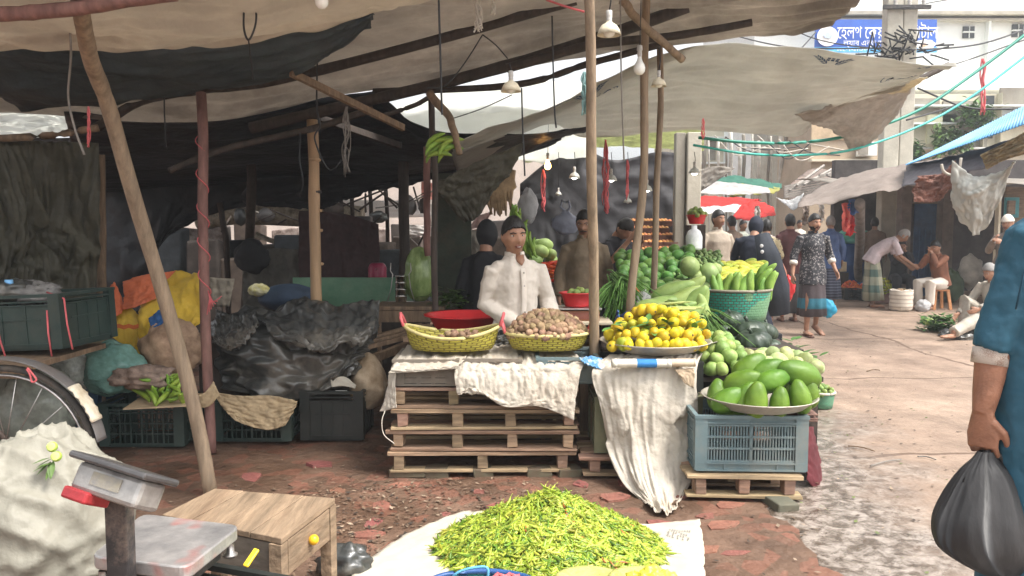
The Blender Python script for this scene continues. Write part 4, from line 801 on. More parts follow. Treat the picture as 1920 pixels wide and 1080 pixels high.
# dark green gourds: sloping bank
def bank(me, name, label, cat, group, x0, x1, yb, yt, D0, D1, n, sp, seed, s, rot=None):
    rd = random.Random(seed); got = []
    for ly in range(2):
        for _ in range(5000):
            if len(got) >= n: break
            u, v = rd.random(), rd.random(); top = yt(x0 + (x1 - x0) * u) if callable(yt) else yt
            p = W(x0 + (x1 - x0) * u, yb + (top - yb) * v, D0 + (D1 - D0) * v) + V((0, ly * sp * .8, -ly * sp * .4))
            if all((p - g).length > sp * .88 for g in got): got.append(p)
    for p in got: inst(me, name, label, cat, group, p, rot() if rot else rr(), random.uniform(*s))
bank(dkfruit, 'gourd', 'dark green oval gourd in the bank behind the post pair', 'gourd', 'dark green gourds banked at the rear', 1163, 1300, 545, lambda x: 478 - .12 * (x - 1160), 6.45, 7.3, 95, .098, 22, (.85, 1.15))
for px, py, s in ((1293, 500, 1.15), (1330, 512, 1.15), (1308, 520, .8), (1318, 537, .8), (1297, 535, .7), (1270, 535, .7), (1342, 505, .7)): inst(melon, 'melon', 'large pale round gourd in front of the pointed gourds', 'gourd', 'pale round gourds', W(px, py, 6.5), rr(.4), s)
bank(potol, 'pointed_gourd', 'small striped pointed gourd in the tall heap', 'gourd', 'pointed gourds in the tall heap', 1258, 1350, 515, lambda x: 466 + abs(x - 1310) * .15, 6.75, 7.5, 200, .05, 23, (.85, 1.1), rot=lambda: (pi / 2 + random.uniform(-.3, .3), 0, random.uniform(-.4, .4)))
bank(cuke, 'cucumber', 'yellow green cucumber in the heap above the woven basket', 'cucumber', 'yellow green cucumbers', 1342, 1430, 525, lambda x: 490 + abs(x - 1400) * .15, 6.6, 7.2, 85, .07, 24, (.85, 1.1), rot=lambda: (random.uniform(-.3, .3), pi / 2 + random.uniform(-.4, .4), random.uniform(-.5, .5)))
for i in range(17): inst(sponge, 'ridge_gourd', 'long pale green ridge gourd standing in the woven basket', 'gourd', 'ridge gourds in the woven basket', W(1342 + i * 6.3, 535 + random.uniform(-6, 8) + .03 * i, 6.25 + random.uniform(-.1, .1)), (random.uniform(-.5, .1), random.uniform(-.25, .25) + (i - 8) * .03, random.uniform(-1.5, 1.5)), random.uniform(.85, 1.15))
bank(sponge, 'ridge_gourd', 'long pale green ridge gourd standing in the woven basket', 'gourd', 'ridge gourds in the woven basket', 1425, 1446, 545, 510, 6.2, 6.3, 6, .05, 26, (.8, 1), rot=lambda: (random.uniform(-.3, .3), random.uniform(0, .6), 0))
weaveG = pattern('turquoise_weave', (.03, .36, .26), 'weave', (.10, .10, .06), 4.5, rough=.4, c3=(.16, .33, .18)); 
bk_ = basket('turquoise green woven basket full of ridge gourds', (W(1378, 590, 6.2).x, 6.25, W(1378, 608, 6.1).z), .285, .26, .26, m=weaveG, rimm=mat('grey_rim', (.22, .2, .15)), handles=(), flare=.2)
b = MB(); b.box((W(1400, 600, 6.2).x, 6.35, .34), (.5, .5, .68)); tag(b.fin('draped_box', mat('black_cloth', (.02, .02, .026), var=.3), smooth=False, bevel=.01), 'box draped in black cloth under the turquoise basket', 'box')
# small green basket on the lane side
g = G(1548, 772); weave2 = pattern('small_green_weave', (.02, .30, .16), 'weave', (.35, .33, .25), 5)
basket('small green woven basket of limes beside the papayas', (g.x, g.y + .1, .012), .105, .10, .13, m=weave2, rimm=whiteraf, handles=())
for p in mound(24, (g.x, g.y + .1, .135), .095, .09, .06, .04, 27): inst(brinjal, 'lime', 'small yellow green lime in the little green basket', 'lime', 'limes in the little green basket', p, rr(), .55)
# cauliflower-like pale greens beyond the squashes
b = MB()
for i in range(160):
    a = random.uniform(0, 6.3); leaf(b, W(1480 + random.gauss(0, 22), 668 + random.gauss(0, 10), 5.75 + random.uniform(-.1, .1)), (cos(a), sin(a), random.uniform(0, .6)), .09, .02)
tag(b.fin('greens_heap', leafg), 'loose pale green leafy heap at the lane edge of the stand', 'leafy vegetables', kind='stuff')

# --- foreground chillies on a white sheet ---
shp = [[G(655, 1120), G(800, 1180), G(1000, 1180), G(1200, 1180), G(1330, 1150)], [G(670, 1072), G(830, 1060), G(1000, 1060), G(1180, 1060), G(1322, 1080)], [G(760, 1010), G(900, 1000), G(1010, 1000), G(1170, 1000), G(1320, 1030)], [G(868, 962), G(935, 968), G(1010, 972), G(1178, 990), G(1312, 990)]]
shp = [[p + V((0, 0, .018)) for p in r] for r in shp]
shp[-1][-1].z += .03
o, shf = sheet('ground_sheet', shp, sackclean, amp=.012, fr=2.2, seed=81, nu=60, nv=40, ragged=.02); tag(o, 'off white sack sheet spread on the mud under the chillies', 'sheet')
cx = W(1030, 1060, 3.62).x; cy = 3.62
def onmound(x, y, R1=.53, R2=.45, H=.255):
    q = sqrt(((x - cx) / R1) ** 2 + ((y - cy) / R2) ** 2); return (H * (1 - min(1, q)) ** .92 + .012 * noise.noise(V((x * 9, y * 9, 1)))) if q < 1 else None
b = MB(); N = 40
b.grid(lambda u, v: (lambda a, q: V((cx + cos(a) * q * .515, cy + sin(a) * q * .435, .022 + max(0, .235 * (1 - q) ** .92 + .01 * noise.noise(V((cos(a) * q * 5, sin(a) * q * 5, 1)))))))(2 * pi * u, v), 48, 16)
chs = []
for i in range(60000):
    x, y = cx + random.uniform(-.66, .66), cy + random.uniform(-.56, .2); z = onmound(x, y)
    if z is None: continue
    chs.append(V((x, y, z)))
    if len(chs) >= 2900: break
big = sorted(chs, key=lambda p: p.y)[::9][:298]; bs = set(id(p) for p in big)
def chrot(p):
    d = V((p.x - cx, p.y - cy, 0)); sl_ = .45 if d.length > .03 else 0; d.normalize(); yaw = random.uniform(0, 6.3)
    n = (V((d.x * .5, d.y * .5, 1))).normalized(); q1 = V((0, 0, 1)).rotation_difference(n); return (q1 @ Quaternion((0, 0, 1), yaw) @ Quaternion((0, 1, 0), random.uniform(-.22, .22)) @ Quaternion((1, 0, 0), random.uniform(-1.5, 1.5)))
for p in big: inst(random.choice(chm), 'chilli', 'green chilli pepper in the big heap on the white sheet', 'chilli', 'green chillies in the heap', p + V((0, 0, .028)), chrot(p).to_euler(), (lambda s: (s, s * .78, s * .78))(random.uniform(1.15, 1.6)))
cb = MB(); cms = []
cb.bm.free(); cb.bm = b.bm
cmats = [mat('chilli_core', (.10, .15, .02), bump=0)] + [mat('chilli_%s' % n_, c_, rough=.32, var=.2, bump=0) for n_, c_ in (('lime', (.26, .35, .03)), ('yellow', (.40, .43, .06)), ('green', (.12, .22, .025)), ('dark', (.06, .12, .02)), ('red', (.42, .14, .04)), ('bright', (.32, .40, .045)))]
for p in chs:
    if id(p) in bs: continue
    me = random.choice(chm); s__ = random.uniform(1.1, 1.6); R_ = chrot(p).to_matrix() @ Matrix.Diagonal((s__, s__ * .78, s__ * .78)); mi = random.choices((1, 2, 3, 4, 5, 6), (32, 24, 16, 5, 1, 24))[0]
    vs = [cb.bm.verts.new(p + V((0, 0, .024)) + R_ @ v.co) for v in me.vertices]
    for f in me.polygons:
        ff = cb.bm.faces.new([vs[k] for k in f.vertices]); ff.material_index = mi
o = cb.fin('chilli_heap', cmats, org=(cx, cy, .02)); tag(o, 'bright green chilli heap on the white sheet, the mass of smaller looking chillies', 'chillies', 'green chillies in the heap', kind='stuff')
b = MB()   # faded stencil print on the sheet
rd = random.Random(3)
for r_ in range(5):
    for c_ in range(9):
        if rd.random() < .75:
            u0, v0 = .885 + c_ * .008 + r_ * .002, .66 + r_ * .035
            pts = [shf(u0 + rd.uniform(0, .001), v0), shf(u0 + .006 * rd.uniform(.5, 1), v0), shf(u0 + .006, v0 + .02 * rd.uniform(.4, 1)), shf(u0, v0 + .02)]
            b._f([b.v(p + V((0, 0, .006))) for p in pts])
b.fin('faded_print', mat('faded_ink', (.28, .27, .25)), [o for o in SC.objects if o.name == 'ground_sheet'][0], smooth=False)

# foreground baskets just in frame
bb = G(905, 1120); basket('teal tartan patterned basket at the bottom edge in front of the chillies', (bb.x, 2.98, -.02), .22, .14, .14, m=pattern('teal_plaid', (.02, .17, .13), 'plaid', (.01, .05, .12), 60), rimm=bluep, hm=bluep, handles=())
wire('handle_cord', [W(840, 1100, 2.95), W(852, 1078, 2.93), W(880, 1066, 2.93), W(912, 1064, 2.93), W(915, 1084, 2.93)], .005, mat('sky_blue_cord', (.12, .4, .6)), 'blue twisted cord over the rim of the teal basket', 'cord')
for i, (px, py) in enumerate(((940, 1078), (962, 1078))): b = MB(); b.loft([W(px - 22, py + 14, 2.93), W(px - 5, py + 0, 2.92), W(px + 8, py + 2, 2.92), W(px + 10, py + 16, 2.92)], .012, n=8); tag(b.fin('sandal_strap', mat('coral_rubber', (.72, .15, .16), rough=.5)), ['left coral red strap poking from the teal basket', 'right coral red strap poking from the teal basket'][i], 'strap')
for i, px in enumerate((1105, 1205)):
    c = W(px, 1096, 3.0); b = MB(); b.lathe([(.001, 0), (.08, 0), (.13, .05), (.132, .06), (.12, .055), (.001, .012)], (c.x, c.y, c.z - .03), n=30, sy=.8); tag(b.fin('straw_plate', mat('straw', (.42, .42, .12), scale=30, var=.3)), ['low straw plate at the bottom edge left of the yellow bag', 'round straw plate at the bottom edge with yellow green chillies'][i], 'plate')
c = W(1228, 1085, 3.0); sheet('yellow_bag', [[c + V((-.1, .05, -.02)), c + V((0, .05, .0)), c + V((.08, .05, -.02))], [c + V((-.11, 0, .0)), c + V((0, 0, .03)), c + V((.09, 0, 0))], [c + V((-.1, -.08, -.08)), c + V((0, -.08, -.05)), c + V((.08, -.08, -.08))]], mat('yellow_film', (.66, .62, .06), rough=.35), amp=.03, fr=3, seed=84, nu=24, nv=20); tag(SC.objects['yellow_bag'], 'crumpled yellow plastic bag at the bottom edge', 'plastic bag')
c = G(640, 1090); b = MB(); b.ell((c.x, 3.38, .05), (.11, .08, .075), amp=.4, fr=2.5, n=30, m=18, seed=5); tag(b.fin('plastic_bag', blackpoly), 'knotted black bag at the bottom edge beside the wooden table', 'plastic bag')
c = G(663, 1060); b = MB(); b.ell((c.x, c.y, .03), (.035, .03, .027), amp=.15, n=16); tag(b.fin('garlic_bulb', mat('pale_bulb', (.6, .5, .38))), 'pale round bulb lying on the corner of the white sheet', 'vegetable')
# ================= left stall clutter =================
def blob(name, label, cat, c, r, m, amp=.3, fr=2, seed=0, n=40, mm=26, cru=0, rot=None, pinch=0, parent=None, fold=0):
    def fn(d, q):
        k = 1
        if cru:
            vd = noise.voronoi(d * cru + V((seed, 0, 0)))[0]; k += amp * .5 * (vd[1] - vd[0]) + amp * .16 * ridge((d.x + d.z * .8, d.y * .5, d.z * 2.2), cru * 1.6) + amp * .06 * ridge(d, cru * 4)
        if fold:
            for q_ in range(4):
                a_ = q_ * .8 + seed; pp = V((d.x * (1.1 + cos(a_)) + d.z * sin(a_), d.y * 1.3, d.z * (1.6 + sin(a_)) + d.x * .6)) * (1.3 + .5 * q_) + V((seed + q_ * 9, 0, 0)); k += fold * (1 - min(1, abs(noise.noise(pp)) * 2.2)) ** 3 * (1, .7, .5, .35)[q_]
        if pinch and d.z > .3: k *= 1 - pinch * (d.z - .3) ** 1.2
        z = q.z * (1 if q.z > 0 else .85)
        return V((q.x * k, q.y * k, z * (k if not pinch else 1 + .0 * k)))
    b = MB(); b.ell(c, r, rot=rot, n=n, m=mm, amp=amp * .6, fr=fr, seed=seed, fn=fn); o = b.fin(name, m, parent)
    if label: tag(o, label, cat)
    return o
def gcrate(label, px0, px1, pyb, h, m, d=.4, yaw=0, style='grid', extra=0):
    D = G(0, pyb).y; a, c = W(px0, pyb, D), W(px1, pyb, D); w_ = (c.x - a.x)
    return crate(label, ((a.x + c.x) / 2 + extra, D + d / 2 * cos(yaw), .005), w_, d, h, m, yaw=yaw, style=style)
gcrate('navy blue crate on the mud behind the cycle wheel', 62, 180, 820, .22, bluecrate, style='slit')
gcrate('dark green crate under the bananas, left of the leaning pole', 190, 345, 842, .31, greencrate, yaw=.0)
gcrate('dark green crate half covered by a tan sack, right of the reddish post', 402, 545, 832, .29, greencrate)
gcrate('black crate with a paper label right of the tan sack', 566, 680, 830, .36, blackcrate, style='solid')
b = MB(); b.box(W(640, 735, 5.5), (.08, .004, .022)); tag(b.fin('paper_label', mat('white_paper', (.7, .68, .64)), smooth=False), 'white paper label stuck inside the rim of the black crate', 'paper')
crate('navy crate behind the banana crate', (W(120, 760, 5.9).x, 6.1, .0), .5, .4, .3, bluecrate)
# black crate strapped on the cycle van
D = 4.55; p = W(35, 668, D); crt = crate('dark green crate strapped with pink raffia on the cycle van', (p.x - .05, D + .25, p.z + .02), .72, .5, .33, greencrate, yaw=-.12, tilt=(0, -.05), style='solid')
lash = thing('lashing', 'pink raffia lashing around the dark green crate on the cycle van', 'string', tuple(W(88, 600, 4.5)))
for x0, y0, x1, y1 in ((88, 582, 97, 668), (120, 560, 136, 655), (-8, 600, 12, 675)):
    MB().loft([W(x0, y0, 4.52), W((x0 + x1) / 2 - 2, (y0 + y1) / 2, 4.5), W(x1, y1, 4.52)], .0055, n=6).fin('strand', pinkstr, lash)
MB().loft([W(120, 560, 4.52), W(88, 548, 4.7)], .005, n=5).fin('strand', pinkstr, lash)
blob('plastic_bag', 'crumpled grey plastic on top of the strapped crate', 'plastic bag', W(68, 552, 4.8), (.14, .12, .07), clearbag('grey_film', (.2, .19, .18), .85), amp=.5, seed=3, cru=2.2)
blob('plastic_bag', 'dark plastic with a blue bottle cap in the strapped crate', 'plastic bag', W(18, 548, 4.75), (.12, .12, .07), blackpoly, amp=.5, seed=4, cru=2.2)
b = MB(); b.lathe([(.001, .03), (.022, .03), (.026, 0), (.001, 0)], W(17, 534, 4.7), n=14); tag(b.fin('plastic_disc', mat('light_blue_plastic', (.2, .45, .75), rough=.4)), 'light blue plastic cap on the strapped crate', 'cap')
# cycle van: wheel, mudguard, frame
wc = V((W(12, 852, 4.0).x, 4.0, W(12, 852, 4.0).z)); r = thing('cycle_van', 'old cycle van at the left edge with a big spoked wheel and taped mudguard', 'cycle van', (wc.x, wc.y, 0))
o = wc - V((wc.x, wc.y, 0)); WR = .445
def ringc(R_, rr_, m, name, par, a0=0, a1=2 * pi, dx=0, sy=1):
    b = MB(); n = 56; b.loft([o + V((cos(a0 + (a1 - a0) * i / n) * R_, dx, sin(a0 + (a1 - a0) * i / n) * R_)) for i in range(n + 1)], rr_, side=(0, 1, 0), n=10, cap=a1 - a0 < 6); ob = b.fin(name, m, org=(0, 0, 0)); ob.parent = par; return ob
wh = ringc(WR, .018, mat('worn_tyre', (.06, .055, .05), rough=.85, dirt=.5, dcol=(.2, .16, .12)), 'wheel', r)
rim_ = ringc(WR - .035, (.018, .008), steel, 'rim', wh)
b = MB()
for i in range(18):
    a = 2 * pi * i / 18 + (.25 if i % 2 else -.25); a2 = 2 * pi * i / 18; b.loft([o + V((cos(a) * .03, .03 if i % 2 else -.03, sin(a) * .03)), o + V((cos(a2) * (WR - .04), 0, sin(a2) * (WR - .04)))], .0028, n=5)
ob = b.fin('spokes', steel, org=(0, 0, 0)); ob.parent = wh
b = MB(); b.loft([o + V((0, -.06, 0)), o + V((0, .06, 0))], .03, n=14); ob = b.fin('hub', rust, org=(0, 0, 0)); ob.parent = wh
mg = ringc(WR + .05, (.05, .006), mat('grey_mudguard', (.14, .13, .125), rough=.6, dirt=.5), 'mudguard', r, .15, 2.6, dx=.0)
b = MB(); n = 14
b.loft([o + V((cos(a) * (WR + .062), -.01, sin(a) * (WR + .062))) for a in [.36 + .42 * i / n for i in range(n + 1)]], [(.052 * (1 + .15 * sin(i * 2)), .010) for i in range(n + 1)], side=(0, 1, 0), n=10)
ob = b.fin('tape_patch', mat('tan_tape', (.58, .45, .28), col2=(.75, .68, .55), scale=14), org=(0, 0, 0)); ob.parent = r
b = MB()
for p_, q_, rad in (((0, .08, 0), (-.35, .1, .35), .016), ((0, .08, 0), (.15, .12, -.35), .014), ((0, -.08, 0), (-.4, -.08, .5), .014), ((0, .08, 0), (-.6, .1, -.02), .018)): b.loft([o + V(p_), o + V(q_)], rad, n=8)
ob = b.fin('fork', rust, org=(0, 0, 0)); ob.parent = r
b = MB(); pz = W(35, 672, 4.5).z; b.box((-.42, .62, pz - .012), (.8, .9, .03)); b.box((-.42, .2, pz - .03), (.8, .04, .05)); ob = b.fin('platform', wood, org=(0, 0, 0), smooth=False); ob.parent = r
wire('string', [W(52, 690, 3.9), W(60, 700, 3.88), W(68, 712, 3.88), W(60, 716, 3.88), W(56, 702, 3.88), W(50, 692, 3.88)], .005, pinkstr, 'pink knotted string on the cycle mudguard', 'string')
# bags, cloths and bananas on the left
blob('plastic_bag', 'cloudy clear plastic bag behind the cycle wheel', 'plastic bag', W(122, 690, 5.3), (.17, .13, .20), clearbag('cloudy_film', (.42, .44, .40), .85), amp=.35, seed=6, cru=1.8, pinch=.5)
blob('plastic_bag', 'teal tinted plastic bag bulging left of the bananas', 'plastic bag', W(212, 695, 5.35), (.20, .16, .20), clearbag('teal_film', (.16, .32, .28), .88), amp=.35, seed=7, cru=2.2, pinch=.2)
blob('plastic_bag', 'large pale plastic bag seen through the wheel spokes', 'plastic bag', W(60, 770, 5.0), (.26, .2, .28), clearbag('dull_film', (.25, .27, .23), .9), amp=.3, seed=8, cru=1.6)
blob('sacking', 'crumpled brown mesh sacking beside the bananas', 'sack', W(262, 708, 5.25), (.17, .12, .075), mat('brown_mesh', (.22, .155, .12), col2=(.34, .25, .2), scale=20, var=.4), amp=.6, seed=9, cru=2.5)
b = MB(); gp = W(305, 755, 5.15); b.box((gp.x, 5.2, gp.z), (.42, .34, .008), rot=(.03, -.03, .1)); tag(b.fin('cardboard', mat('cardboard', (.42, .31, .2), var=.2), smooth=False), 'flattened cardboard under the green bananas on the left crate', 'cardboard')
for i in range(34):
    px, py = random.uniform(268, 342), random.uniform(706, 748); inst(banana, 'banana', 'green plantain in the bunch on the left crate', 'banana', 'green plantains on the left crate', W(px, py, 5.15 + random.uniform(-.1, .1) + (750 - py) * .003), (pi / 2 * random.uniform(.2, 1), random.uniform(-1, 1), random.uniform(0, 6.3)), random.uniform(.75, 1.0))
yel = mat('yellow_cloth', (.66, .44, .05), var=.2, scale=3, bump=.4, bscale=12, bdist=.03, dirt=.3, dcol=(.3, .2, .06)); org_ = mat('orange_cloth', (.55, .14, .06), var=.25, scale=3, bump=.4, bscale=12, bdist=.03)
sheet('cloth', [[W(262, 560, 6.0), W(300, 515, 6.1), W(345, 508, 6.1), W(385, 515, 6.0)], [W(258, 590, 5.8), W(300, 560, 5.85), W(345, 560, 5.85), W(385, 570, 5.8)], [W(252, 640, 5.7), W(290, 640, 5.65), W(345, 610, 5.7), W(378, 600, 5.7)], [W(235, 672, 5.65), W(265, 680, 5.6), W(300, 640, 5.6), W(350, 625, 5.65)]], yel, amp=.03, fr=1.6, crump=1.2, seed=91)
tag([o for o in SC.objects if o.name.startswith('cloth')][-1], 'bright yellow cloth heaped behind the leaning pole', 'cloth')
for nm, m_, lb, rows in (('bag', yel, 'yellow bag with an orange stripe slumped below the yellow cloth', [[(208, 580), (235, 572), (262, 590)], [(203, 610), (232, 612), (260, 618)], [(202, 650), (230, 660), (256, 652)], [(206, 668), (228, 678), (245, 672)]]),
    ('cloth', org_, 'orange cloth behind the yellow cloth, left of the leaning pole', [[(230, 528), (270, 515), (330, 508)], [(232, 555), (265, 545), (300, 535)], [(228, 580), (255, 575), (290, 560)]]),
    ('cloth', org_, 'small orange cloth peak at the far left of the cloth heap', [[(200, 545), (214, 528), (226, 558)], [(190, 572), (210, 565), (232, 572)], [(184, 588), (208, 594), (228, 588)]])):
    D0 = 5.9; o, _ = sheet(nm, [[W(x, y, D0 - .05 * j + .03 * abs(i - 1)) for i, (x, y) in enumerate(r_)] for j, r_ in enumerate(rows)], m_, amp=.014, fr=1.5, crump=1.2, seed=len(lb), nu=36, nv=30); tag(o, lb, 'cloth' if nm == 'cloth' else 'bag')
    if nm == 'bag':
        b = MB(); P = [W(204 + i * 9.3, 607 + (3 if i % 2 else 0), 5.70) for i in range(7)]
        for k in range(6): b._f([b.v(P[k]), b.v(P[k + 1]), b.v(P[k + 1] - V((0, 0, .03))), b.v(P[k] - V((0, 0, .03)))])
        b.fin('stripe', mat('orange_stripe', (.6, .15, .04)), o)
o, _ = sheet('cloth', [[W(278, 598, 5.55), W(310, 572, 5.6)], [W(285, 618, 5.5), W(322, 600, 5.5)]], mat('royal_blue_cloth', (.02, .09, .25)), amp=.012, fr=2, seed=5, nu=16, nv=16); tag(o, 'small royal blue cloth between the yellow cloth and the leaning pole', 'cloth')
blob('sack', 'brown printed paper sack standing behind the leaning pole', 'sack', W(322, 655, 5.55), (.20, .14, .20), mat('brown_print_sack', (.30, .18, .11), col2=(.48, .33, .22), scale=8, var=.4, rough=.7), amp=.35, seed=12, cru=1.8)
blob('sack', 'small dark mesh sack of roots behind the plastic bags', 'sack', W(165, 650, 5.8), (.22, .16, .10), mat('root_mesh', (.10, .08, .05), col2=(.2, .17, .10), scale=40, var=.5, bump=.8), amp=.2, seed=13)
# big black polythene heap
rows = [[(392, 590, 6.3), (450, 578, 6.3), (520, 560, 6.3), (580, 556, 6.3), (640, 570, 6.3), (690, 590, 6.3), (715, 600, 6.3)],
        [(388, 615, 6.0), (445, 590, 5.95), (520, 580, 5.9), (590, 585, 5.95), (640, 600, 5.95), (690, 620, 6.0), (712, 640, 6.1)],
        [(400, 640, 5.75), (450, 625, 5.6), (520, 625, 5.55), (590, 635, 5.6), (640, 640, 5.65), (680, 650, 5.75), (700, 668, 5.9)],
        [(402, 690, 5.65), (450, 680, 5.5), (520, 690, 5.42), (590, 695, 5.45), (640, 685, 5.5), (668, 670, 5.6), (690, 680, 5.8)],
        [(412, 728, 5.6), (455, 742, 5.45), (520, 752, 5.38), (580, 742, 5.4), (625, 725, 5.45), (655, 705, 5.5), (668, 700, 5.7)]]
o, _ = sheet('polythene_sheet', [[W(*p) for p in r_] for r_ in rows], blackpoly, amp=.10, fr=1.1, crump=1.0, seed=95, nu=170, nv=120); tag(o, 'large crumpled sheet of black polythene heaped over the goods in the middle left', 'plastic sheet')
o, _ = sheet('polythene_sheet', [[W(405, 580, 6.0), W(440, 590, 5.8), W(480, 585, 5.8)], [W(400, 620, 5.7), W(440, 640, 5.5), W(480, 610, 5.5)], [W(398, 640, 5.6), W(430, 655, 5.45), W(455, 640, 5.4)]], blackpoly, amp=.03, crump=1.0, seed=96); tag(o, 'dusty black polythene flap tied to the reddish post', 'plastic sheet')
o, _ = sheet('polythene_sheet', [[W(470, 585, 5.9), W(560, 560, 6.0), W(640, 565, 6.05), W(708, 560, 6.1)], [W(500, 610, 5.55), W(580, 640, 5.4), W(640, 625, 5.5), W(700, 620, 5.7)], [W(560, 640, 5.4), W(600, 655, 5.32), W(650, 640, 5.4), W(690, 632, 5.55)]], blackpoly, amp=.06, fr=1.3, crump=1.1, seed=97, nu=80, nv=60); tag(o, 'second black polythene sheet folded over the top of the heap', 'plastic sheet')
o, _ = sheet('polythene_sheet', [[W(640, 575, 6.25), W(712, 562, 6.3)], [W(640, 640, 6.2), W(706, 660, 6.2)]], mat('grey_polythene', (.09, .095, .09), rough=.5, var=.4, dirt=.4), amp=.02, crump=1.6, seed=98, nu=20, nv=20); tag(o, 'grey plastic sheet hung over the end of the heap', 'plastic sheet')
bx = MB(); bx.box(W(545, 690, 6.1), (1.1, .8, .5)); tag(bx.fin('goods_stack', darkwood, smooth=False), 'dark stacked goods under the black polythene', 'stack')
o, _ = sheet('sack_cover', [[W(398, 735, 5.36), W(450, 742, 5.36), W(510, 742, 5.36), W(558, 752, 5.36)], [W(418, 765, 5.32), W(460, 772, 5.32), W(510, 775, 5.32), W(552, 768, 5.32)], [W(440, 788, 5.3), W(470, 800, 5.3), W(505, 806, 5.3), W(535, 798, 5.3)]], mat('tan_sack', (.40, .30, .18), var=.25, scale=14, dirt=.4), amp=.02, fr=3, seed=99, ragged=.03); tag(o, 'tan sack draped over the front of the dark green crate', 'sack')
o, _ = sheet('sack_cover', [[W(372, 740, 5.2), W(385, 735, 5.2), W(400, 715, 5.22)], [W(378, 765, 5.2), W(395, 760, 5.2), W(412, 740, 5.2)]], MATS['tan_sack'], amp=.01, seed=100, nu=14, nv=10); tag(o, 'scrap of tan sacking between the leaning pole and the reddish post', 'sack')
blob('sack', 'stained beige sack slumped right of the black crate', 'sack', W(690, 718, 5.75), (.13, .18, .22), mat('stained_beige_sack', (.36, .24, .13), col2=(.48, .38, .27), scale=7, var=.4, rough=.7), amp=.25, seed=14, cru=1.3, pinch=.55)
o, _ = sheet('cloth', [[W(620, 712, 5.5), W(645, 706, 5.5), W(668, 722, 5.5)], [W(622, 726, 5.48), W(645, 724, 5.48), W(666, 728, 5.48)]], sackclean, amp=.008, seed=1, nu=12, nv=8); tag(o, 'white rag on the rim of the black crate', 'cloth')
# bench and tables of the middle left
b = MB()
for i in range(3): b.bar(W(672 + i * 6, 655 - i * 9, 5.9 + i * .13), W(775 + i * 6, 628 - i * 9, 6.15 + i * .13), .10, .035, side=(0, 1, 0))
b.bar(W(680, 680, 5.85), W(770, 645, 6.1), .03, .07); b.bar(W(700, 700, 6), W(700, 765, 6), .05, .05); b.bar(W(765, 650, 6.15), W(765, 730, 6.1), .05, .05)
tag(b.fin('bench', wood, smooth=False, bevel=.004), 'slanting plank bench between the black heap and the pallet stack', 'bench')
z0 = W(760, 575, 7.0).z; b = MB(); b.box((W(770, 575, 7).x, 7.1, z0), (.62, .5, .03)); b.box((W(770, 575, 7).x, 6.86, z0 - .07), (.60, .03, .10))
for s in (-.27, .27): b.box((W(770, 575, 7).x + s, 6.88, z0 / 2 - .02), (.06, .05, z0))
tag(b.fin('table', wood, smooth=False, bevel=.004), 'small wooden table carrying the steel carrier and the green bag', 'table')
b = MB(); x = W(735, 545, 7.7); b.box((x.x - .35, 7.8, x.z - .02), (1.25, .06, .28)); tag(b.fin('green_board', mat('green_panel', (.10, .26, .16), col2=(.18, .3, .2), scale=4, dirt=.3), smooth=False), 'faded green counter panel behind the black heap', 'panel')
b = MB(); b.box((x.x - .45, 8.1, x.z - .6), (1.5, .5, .9)); tag(b.fin('counter', darkwood, smooth=False), 'dark counter body behind the green panel', 'counter')
o, _ = sheet('curtain', [[W(560, 395, 8.6), W(640, 400, 8.6), W(710, 420, 8.6)], [W(560, 470, 8.6), W(640, 470, 8.6), W(712, 480, 8.6)], [W(560, 570, 8.6), W(640, 570, 8.6), W(712, 560, 8.6)]], mat('dark_maroon_sheet', (.055, .03, .03), var=.3), amp=.03, seed=101); tag(o, 'dark maroon sheet hanging behind the green counter', 'curtain')
o, _ = sheet('curtain', [[W(455, 470, 8.9), W(520, 465, 8.9), W(580, 470, 8.9)], [W(455, 590, 8.9), W(520, 590, 8.9), W(580, 590, 8.9)]], mat('murky_sheet', (.10, .10, .085), col2=(.15, .14, .12), scale=3, var=.4), amp=.03, seed=102); tag(o, 'murky grey plastic sheet left of the bamboo pole', 'curtain')
o, _ = sheet('curtain', [[W(392, 520, 7.3), W(440, 523, 7.3)], [W(395, 575, 7.25), W(430, 575, 7.25)]], mat('dun_sheet', (.17, .15, .12), var=.3), amp=.02, seed=103, nu=16, nv=12); tag(o, 'dun coloured canvas bag edge behind the reddish post', 'canvas')
blob('bag', 'black shoulder bag hanging on the dark post', 'bag', W(472, 482, 8.4), (.17, .08, .20), mat('matt_black_cloth', (.015, .015, .017)), amp=.25, seed=15, fold=.12, pinch=.6)
b = MB(); c = W(708, 538, 8.3); b.lathe([(.001, 0), (.09, 0), (.095, .02), (.095, .20), (.08, .235), (.06, .25), (.001, .25)], (c.x, c.y, c.z), n=24); ob = b.fin('jug', mat('magenta_plastic', (.32, .03, .08), rough=.35)); tag(ob, 'magenta plastic container beside the steel carrier', 'container')
b = MB(); b.loft([c + V((.0, -.09, .19)), c + V((.01, -.13, .17)), c + V((.01, -.13, .09)), c + V((0, -.09, .06))], .01, n=8); b.fin('handle', mat('magenta_plastic'), ob)
c = W(752, 566, 6.95); r = thing('food_carrier', 'stacked shiny steel food carrier in a wire frame on the small table', 'food carrier', c)
for i in range(4): b = MB(); b.lathe([(.001, 0), (.048, 0), (.05, .006), (.05, .048), (.053, .05), (.053, .056), (.001, .058)], (0, 0, i * .058), n=26); ob = b.fin('tier', mat('bright_steel', (.65, .63, .6), rough=.2, metal=1, bump=0), org=(0, 0, 0)); ob.parent = r
b = MB()
for s in (-1, 1): b.loft([(s * .12, 0, 0), (s * .085, 0, .12), (s * .07, 0, .24), (s * .09, 0, .27), (s * .085, 0, .34)], .0045, n=6)
b.loft([(-.12, 0, .003), (.12, 0, .003)], .0045, n=6); ob = b.fin('wire_frame', steel, org=(0, 0, 0)); ob.parent = r
